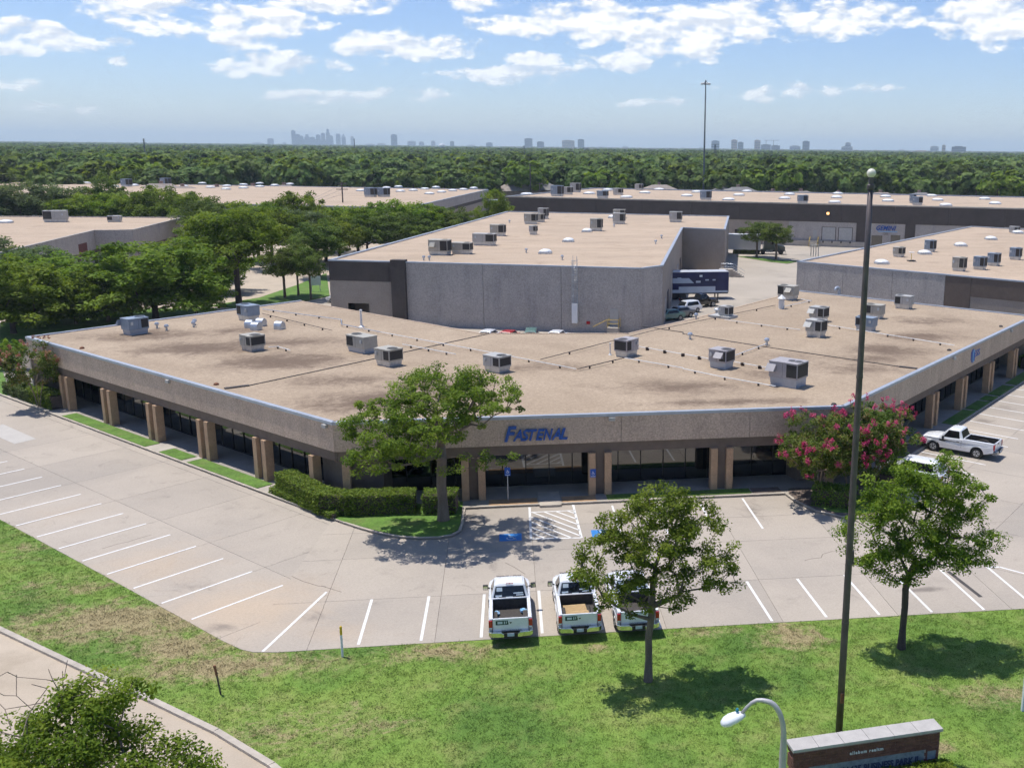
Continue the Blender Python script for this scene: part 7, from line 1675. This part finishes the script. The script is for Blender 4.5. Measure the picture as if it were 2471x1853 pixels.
# pillar fence behind the far right warehouse
fo = empty('pillar_fence', (0, 0, 0), 0, 'brown board fence with pale pillars behind the far right warehouse', 'fence')
f_a, f_b = far_at(1480, 412, 345), far_at(2290, 424, 300); f_a.z = f_b.z = 0; NF = 24
for i in range(NF + 1):
    q = f_a.lerp(f_b, i / NF); MB().box(-.45, .45, -.45, .45, 0, 4.4).build('pillar', M['cap'], fo, (q.x, q.y, 0))
    if i < NF:
        q2 = f_a.lerp(f_b, (i + 1) / NF); d_ = q2 - q; MB().obox((q + q2) / 2, math.atan2(d_.y, d_.x), d_.length - .92, .2, 0, 3.2).build('fence_panel', M['housebrick'], fo)
f2 = empty('pillar_fence', (0, 0, 0), 0, 'brown board fence with pale pillars behind the far left warehouse', 'fence')
f_a, f_b = far_at(640, 396, 345), far_at(1090, 404, 345); f_a.z = f_b.z = 0; NF = 12
for i in range(NF + 1):
    q = f_a.lerp(f_b, i / NF); MB().box(-.45, .45, -.45, .45, 0, 4.6).build('pillar', M['cap'], f2, (q.x, q.y, 0))
    if i < NF:
        q2 = f_a.lerp(f_b, (i + 1) / NF); d_ = q2 - q; MB().obox((q + q2) / 2, math.atan2(d_.y, d_.x), d_.length - .92, .2, 0, 3.4).build('fence_panel', M['housebrick'], f2)
q = far_at(1045, 405, 352); lo = empty('parked_lorry', (q.x, q.y, 0), R(-8), 'white-boxed lorry with a blue cab parked beyond the left warehouse', 'lorry')
MB().box(-5.5, 6.5, -1.3, 1.3, 1.1, 4.3).build('box', M['trailer'], lo); MB().box(-8.0, -5.7, -1.2, 1.2, .6, 3.4).build('cab', M['carblue'], lo, bevel=.25); MB().box(-9.0, -8.0, -1.1, 1.1, .6, 2.0).build('bonnet', M['carblue'], lo, bevel=.2)
for x in (-8.3, -4.5, 4.5, 5.6):
    for y in (-1.25, 1.25): MB().tube([(x, y, .5), (x, y * .75, .5)], .5, 12).build('wheel', M['black'], lo)

# woods: individual crowns in front, one mass behind
def forest_proto(seed, leaf='forest', n=70, per=40, ls=.42):
    rs = np.random.RandomState(seed); lobes = [(0, 0, 6.0, 3.9, 3.9, 3.0)]
    for k in range(6):
        a = 2 * math.pi * k / 6 + rs.uniform(0, .9); lobes.append((2.6 * math.cos(a), 2.6 * math.sin(a), rs.uniform(5.0, 7.0), 2.1, 2.1, 1.8))
    V, F, T_ = np.zeros((0, 3)), np.zeros((0, 4), int), np.zeros(0)
    for l in lobes:
        k = max(6, int(n * (.34 if l[0] == 0 else .11))); tips = crown_points(rs, [l], k, .75)
        v_, f_, t_ = leaf_cards(rs, tips, rs.uniform(.6, 1.1, k), per, ls, .75, .7, .8, (l[0] * .7, l[1] * .7, l[2] - 1.2))
        F = np.vstack([F, f_ + len(V)]); V = np.vstack([V, v_]); T_ = np.concatenate([T_, np.clip(t_ + .06 + rs.uniform(-.14, .14), 0, 1)])
    tm = MB().tube([(0, 0, 0), (.1, 0, 2.6), (0, .1, 5.5)], [.35, .28, .16], 6); me = bpy.data.meshes.new('trunk'); me.from_pydata(tm.v, [], tm.f); me.materials.append(M['barkdark'])
    return me, np_mesh('crown', V, F, LEAF[leaf], T_)
FP = [forest_proto(201), forest_proto(202), forest_proto(203), forest_proto(204, 'oak'), forest_proto(205, 'elm')]
rg = random.Random(17)
gf = 'trees at the front of the woods'
k = 0
for x in range(-60, 2290, 34):                    # front row that can be told apart, over the far roofs
    for dist, yv in ((rg.uniform(385, 440), 0), (rg.uniform(450, 540), 1)):
        if k >= 170: break
        xx = x + rg.uniform(-12, 12); q = far_at(xx, 400, dist); s = rg.uniform(1.25, 1.85)
        tm, cm = FP[rg.randrange(5)]
        place_tree(tm, cm, (q.x, q.y, 0), rg.uniform(0, 6.28), (s * 1.08, s * 1.08, s), 'leafy tree in the front rows of the woods beyond the far warehouses', gf, 'woodland_tree'); k += 1
LOD = [forest_proto(211, 'forest', 34, 22, .85), forest_proto(212, 'forest', 34, 22, .85), forest_proto(213, 'forest', 34, 22, .85), forest_proto(214, 'oak', 34, 22, .85), forest_proto(215, 'elm', 34, 22, .85)]
rs = np.random.RandomState(7); pts = []; scs = []
cdir = math.atan2(CFW.x, CFW.y)
for (d0, d1, n, s0, s1) in ((540, 900, 1900, 1.25, 1.9), (900, 1800, 6000, 1.15, 1.9), (1800, 4200, 13000, 1.2, 2.1), (4200, 9000, 12000, 1.3, 2.4), (9000, 17000, 9000, 1.7, 3.0)):
    dd = np.sqrt(rs.uniform(d0 ** 2, d1 ** 2, n)); aa = cdir + R(-7.5) + rs.uniform(R(-33), R(33), n)
    for d_, a_ in zip(dd, aa):
        right = a_ - cdir
        if d_ > 2500 and right > R(-9) and mnoise.noise(Vector((d_ * math.sin(a_) * .0016, d_ * math.cos(a_) * .0016, 3))) > .12: continue
        pts.append((d_ * math.sin(a_), d_ * math.cos(a_), -.3)); scs.append(rs.uniform(s0, s1))
scatter('woods', pts, scs, LOD, 'endless dark green woods stretching to the horizon')
# scattered pale roofs in the far suburbs on the right
b = MB(); mats_ = [mat('far_roof_pale', (.50, .46, .42), .9, .1, .01), mat('far_roof_grey', (.26, .25, .25), .9, .1, .01), mat('far_roof_red', (.34, .22, .17), .9, .1, .01)]
for k in range(900):
    d_ = math.sqrt(rs.uniform(2300 ** 2, 9500 ** 2)); a_ = cdir + R(rs.uniform(-9, 27)); x, y = d_ * math.sin(a_), d_ * math.cos(a_); s = rs.uniform(9, 26) * (1 + d_ / 9000); b.mi = int(rs.choice([0, 0, 1, 2])); h_ = rs.uniform(7, 15) + d_ / 900
    b.obox((x, y), rs.uniform(0, 3), s, s * .6, 0, h_)
fr2 = b.build('far_suburb_roofs', mats_, fixn=False); kind(fr2, 'stuff', 'tiny pale roofs scattered among far trees on the right')
# ------------------------------------------------------------------ skyline
SKM = [mat('tower_blue', (.22, .27, .33), .5, .1, .01), mat('tower_pale', (.50, .50, .50), .7, .1, .01), mat('tower_tan', (.50, .36, .26), .8, .1, .01), mat('tower_dark', (.085, .11, .15), .4, .1, .01)]
def tower(x0, x1, ytop, dist, label, m=0, group=None, shape=None, ybase=None):
    a, c = far_at(x0, ytop, dist), far_at(x1, ytop, dist); wd = (c - a).length; h = (a.z + c.z) / 2; mid = (a + c) / 2
    o = empty('distant_tower', (mid.x, mid.y, 0), -math.atan2(mid.x, mid.y), label, 'skyscraper', group)
    bd = MB()
    if shape == 'spire': bd.add([(-wd / 2, -wd / 2, 0), (wd / 2, -wd / 2, 0), (wd / 2, wd / 2, 0), (-wd / 2, wd / 2, 0), (-wd / 2, -wd / 2, h * .72), (wd / 2, -wd / 2, h * .72), (wd / 2, wd / 2, h * .72), (-wd / 2, wd / 2, h * .72), (0, 0, h)], [(0, 1, 5, 4), (1, 2, 6, 5), (2, 3, 7, 6), (3, 0, 4, 7), (4, 5, 8), (5, 6, 8), (6, 7, 8), (7, 4, 8)])
    elif shape == 'step': bd.box(-wd / 2, wd / 2, -wd / 2, wd / 2, 0, h * .8); bd.box(-wd * .28, wd * .32, -wd * .3, wd * .3, h * .8, h)
    elif shape == 'round':
        bd.loft([[(-wd / 2 * f, -wd / 2 * f, z), (wd / 2 * f, -wd / 2 * f, z), (wd / 2 * f, wd / 2 * f, z), (-wd / 2 * f, wd / 2 * f, z)] for z, f in ((0, 1), (h * .85, 1), (h * .95, .9), (h, .65))])
    else: bd.box(-wd / 2, wd / 2, -min(wd, 40) / 2, min(wd, 40) / 2, 0, h)
    bd.build('shaft', SKM[m], o)
    if shape is None:
        MB().box(-wd * .3, wd * .25, -8, 8, h, h + max(3, h * .04)).build('plant_room', SKM[m], o)
        fl = MB(); nf = max(3, int(h / 14))
        for k in range(1, nf): fl.box(-wd / 2 - .4, wd / 2 + .4, -min(wd, 40) / 2 - .4, min(wd, 40) / 2 + .4, h * k / nf - 1.2, h * k / nf + 1.2)
        fl.build('floor_bands', SKM[3 if m != 3 else 0], o)
    return o
gd = 'downtown towers on the horizon'; DD = 10500
for x0, x1, yt, lb2, sh, m in ((628.5, 638, 283, 'leftmost slab tower of the downtown cluster', None, 0), (637, 648, 291, 'second tower from the left in the downtown cluster', None, 0), (648, 655, 294.5, 'low tower behind the left slabs of downtown', None, 0), (657, 668, 290.5, 'broad stepped tower left of the downtown middle', 'step', 0), (669, 680, 297, 'low block in the middle of the downtown cluster', None, 0), (682, 692, 292, 'flat-topped tower in the middle of downtown', None, 0), (693, 702, 288.5, 'tower left of the tallest one downtown', None, 0), (703, 712, 279.5, 'tallest downtown tower with a narrow stepped top', 'step', 0), (711, 719, 294, 'low block right of the tallest downtown tower', None, 0), (725, 735, 289, 'left one of two pointed downtown towers', 'round', 0), (737, 746, 288.5, 'right one of two pointed downtown towers, sharp spire', 'spire', 0), (757, 764, 294.5, 'rounded pale tower right of the pointed pair', 'round', 1), (577, 591, 300, 'square block standing apart left of downtown', None, 0), (640, 720, 302, 'low mass of blocks at the foot of downtown', None, 0)):
    tower(x0, x1, yt, DD, lb2, m, gd, sh)
gd = 'blocks along the horizon'
for x0, x1, yt, lb2, m, d_ in ((844, 857.5, 291.5, 'dark rounded slab tower alone between downtown and the middle', 0, 9000), (880, 898, 305.5, 'low pale block right of the dark slab tower', 1, 9500), (905, 916, 307, 'tiny pale block farther right of the dark slab tower', 1, 9500), (931, 940, 305, 'narrow pale block on the horizon, left of centre', 1, 9500), (972, 981, 306, 'small dark cube on the horizon, left of centre', 3, 9000), (1050, 1064, 309, 'low wide block left of the blue glass cube', 0, 8500), (1133, 1150, 300, 'blue glass cube tower near the horizon centre', 3, 7500), (1160, 1175, 307, 'smaller blue block right of the blue glass cube', 3, 7500), (1214, 1241, 304, 'wide tan block left of a dark square tower', 2, 7500), (1248, 1262, 302, 'dark square tower right of the wide tan block', 3, 7500),
                              (1537, 1554, 305, 'blue-grey tower just right of the high mast', 0, 6500), (1580, 1593, 303, 'first tan tower right of the high mast', 2, 6500), (1594, 1606, 308, 'dark tower touching the first tan one', 3, 6500), (1630, 1643, 303.5, 'second tan tower right of the high mast', 2, 6500), (1644, 1665, 313, 'dark half-built block left of the cranes', 3, 6500), (1666, 1685, 315, 'dark half-built block under the cranes', 3, 6500), (1706, 1729, 316, 'pale low block behind the lattice tower', 1, 6000), (1734, 1749, 306, 'teal-blue tower left of the globe', 3, 6000), (1818, 1842, 317, 'white stepped block lower part below a pale dome', 1, 5500), (1826, 1838, 309, 'white stepped block upper part right of the teal-blue tower', 1, 5600),
                              (2010, 2028, 317, 'white block left of the wide blue-grey one', 1, 6000), (2035, 2043, 314.5, 'tan slim tower between two pale blocks', 2, 6000), (2056, 2087, 317.5, 'wide blue-grey block near the right edge', 3, 5500), (2192, 2212, 333, 'tan block at the right picture edge', 2, 4200), (2140, 2190, 331, 'long low dark building near the right edge', 3, 4500), (1970, 2010, 327, 'long low brown building right of centre right', 2, 5000)):
    tower(x0, x1, yt, d_, lb2, m, gd)
gl_ = 'faint low blocks on the far horizon'
for x0 in (545, 610, 790, 815, 1010, 1290, 1345, 1470, 1510, 1880, 1940):
    tower(x0, x0 + rg.uniform(8, 22), far_at(x0, 0, 1).z * 0 + (309 + (x0 - 545) * .0125 - rg.uniform(0, 3)), 10500, 'faint low pale block on the far horizon', 1, gl_)
q = far_at(1640, 295, 6400)
for x, lb2 in ((1655, 'left tower crane over the half-built blocks'), (1671, 'right tower crane over the half-built blocks')):
    q = far_at(x, 304, 6300); o = empty('tower_crane', (q.x, q.y, 0), 0, lb2, 'crane', 'cranes'); MB().box(-1.2, 1.2, -1.2, 1.2, 0, q.z).build('mast', SKM[3], o); MB().box(-14, 34, -1, 1, q.z, q.z + 2).build('jib', SKM[3], o)
q = far_at(1128 * .8952 * 1.117, 0, 1)
q = far_at(957, 369 * .8952 + 39, 3000); o = MB().lathe([(1.5, 0), (1.5, 14), (8, 18), (9, 23), (6, 28), (1, 29)], (0, 0, 0), 14).build('water_tank', M['white'], None, (q.x, q.y, 0)); tag(o, 'tiny white water tank among the far woods left of centre', 'water tank')

# ------------------------------------------------------------------ haze
hz = MB().box(-26000, 26000, -400, 24000, -1.2, 235).build('haze', [], fixn=True); kind(hz, 'stuff', 'thin bluish summer haze over the far woods')
hmz = bpy.data.materials.new('haze_air'); hmz.use_nodes = True; t = NT(hmz.node_tree); t.n.clear()
pv = t.new('ShaderNodeVolumePrincipled'); pv.inputs['Color'].default_value = (.74, .86, 1.0, 1); pv.inputs['Density'].default_value = HAZE; pv.inputs['Anisotropy'].default_value = .1
t.l.new(pv.outputs[0], t.new('ShaderNodeOutputMaterial').inputs['Volume']); hz.data.materials.clear(); hz.data.materials.append(hmz)
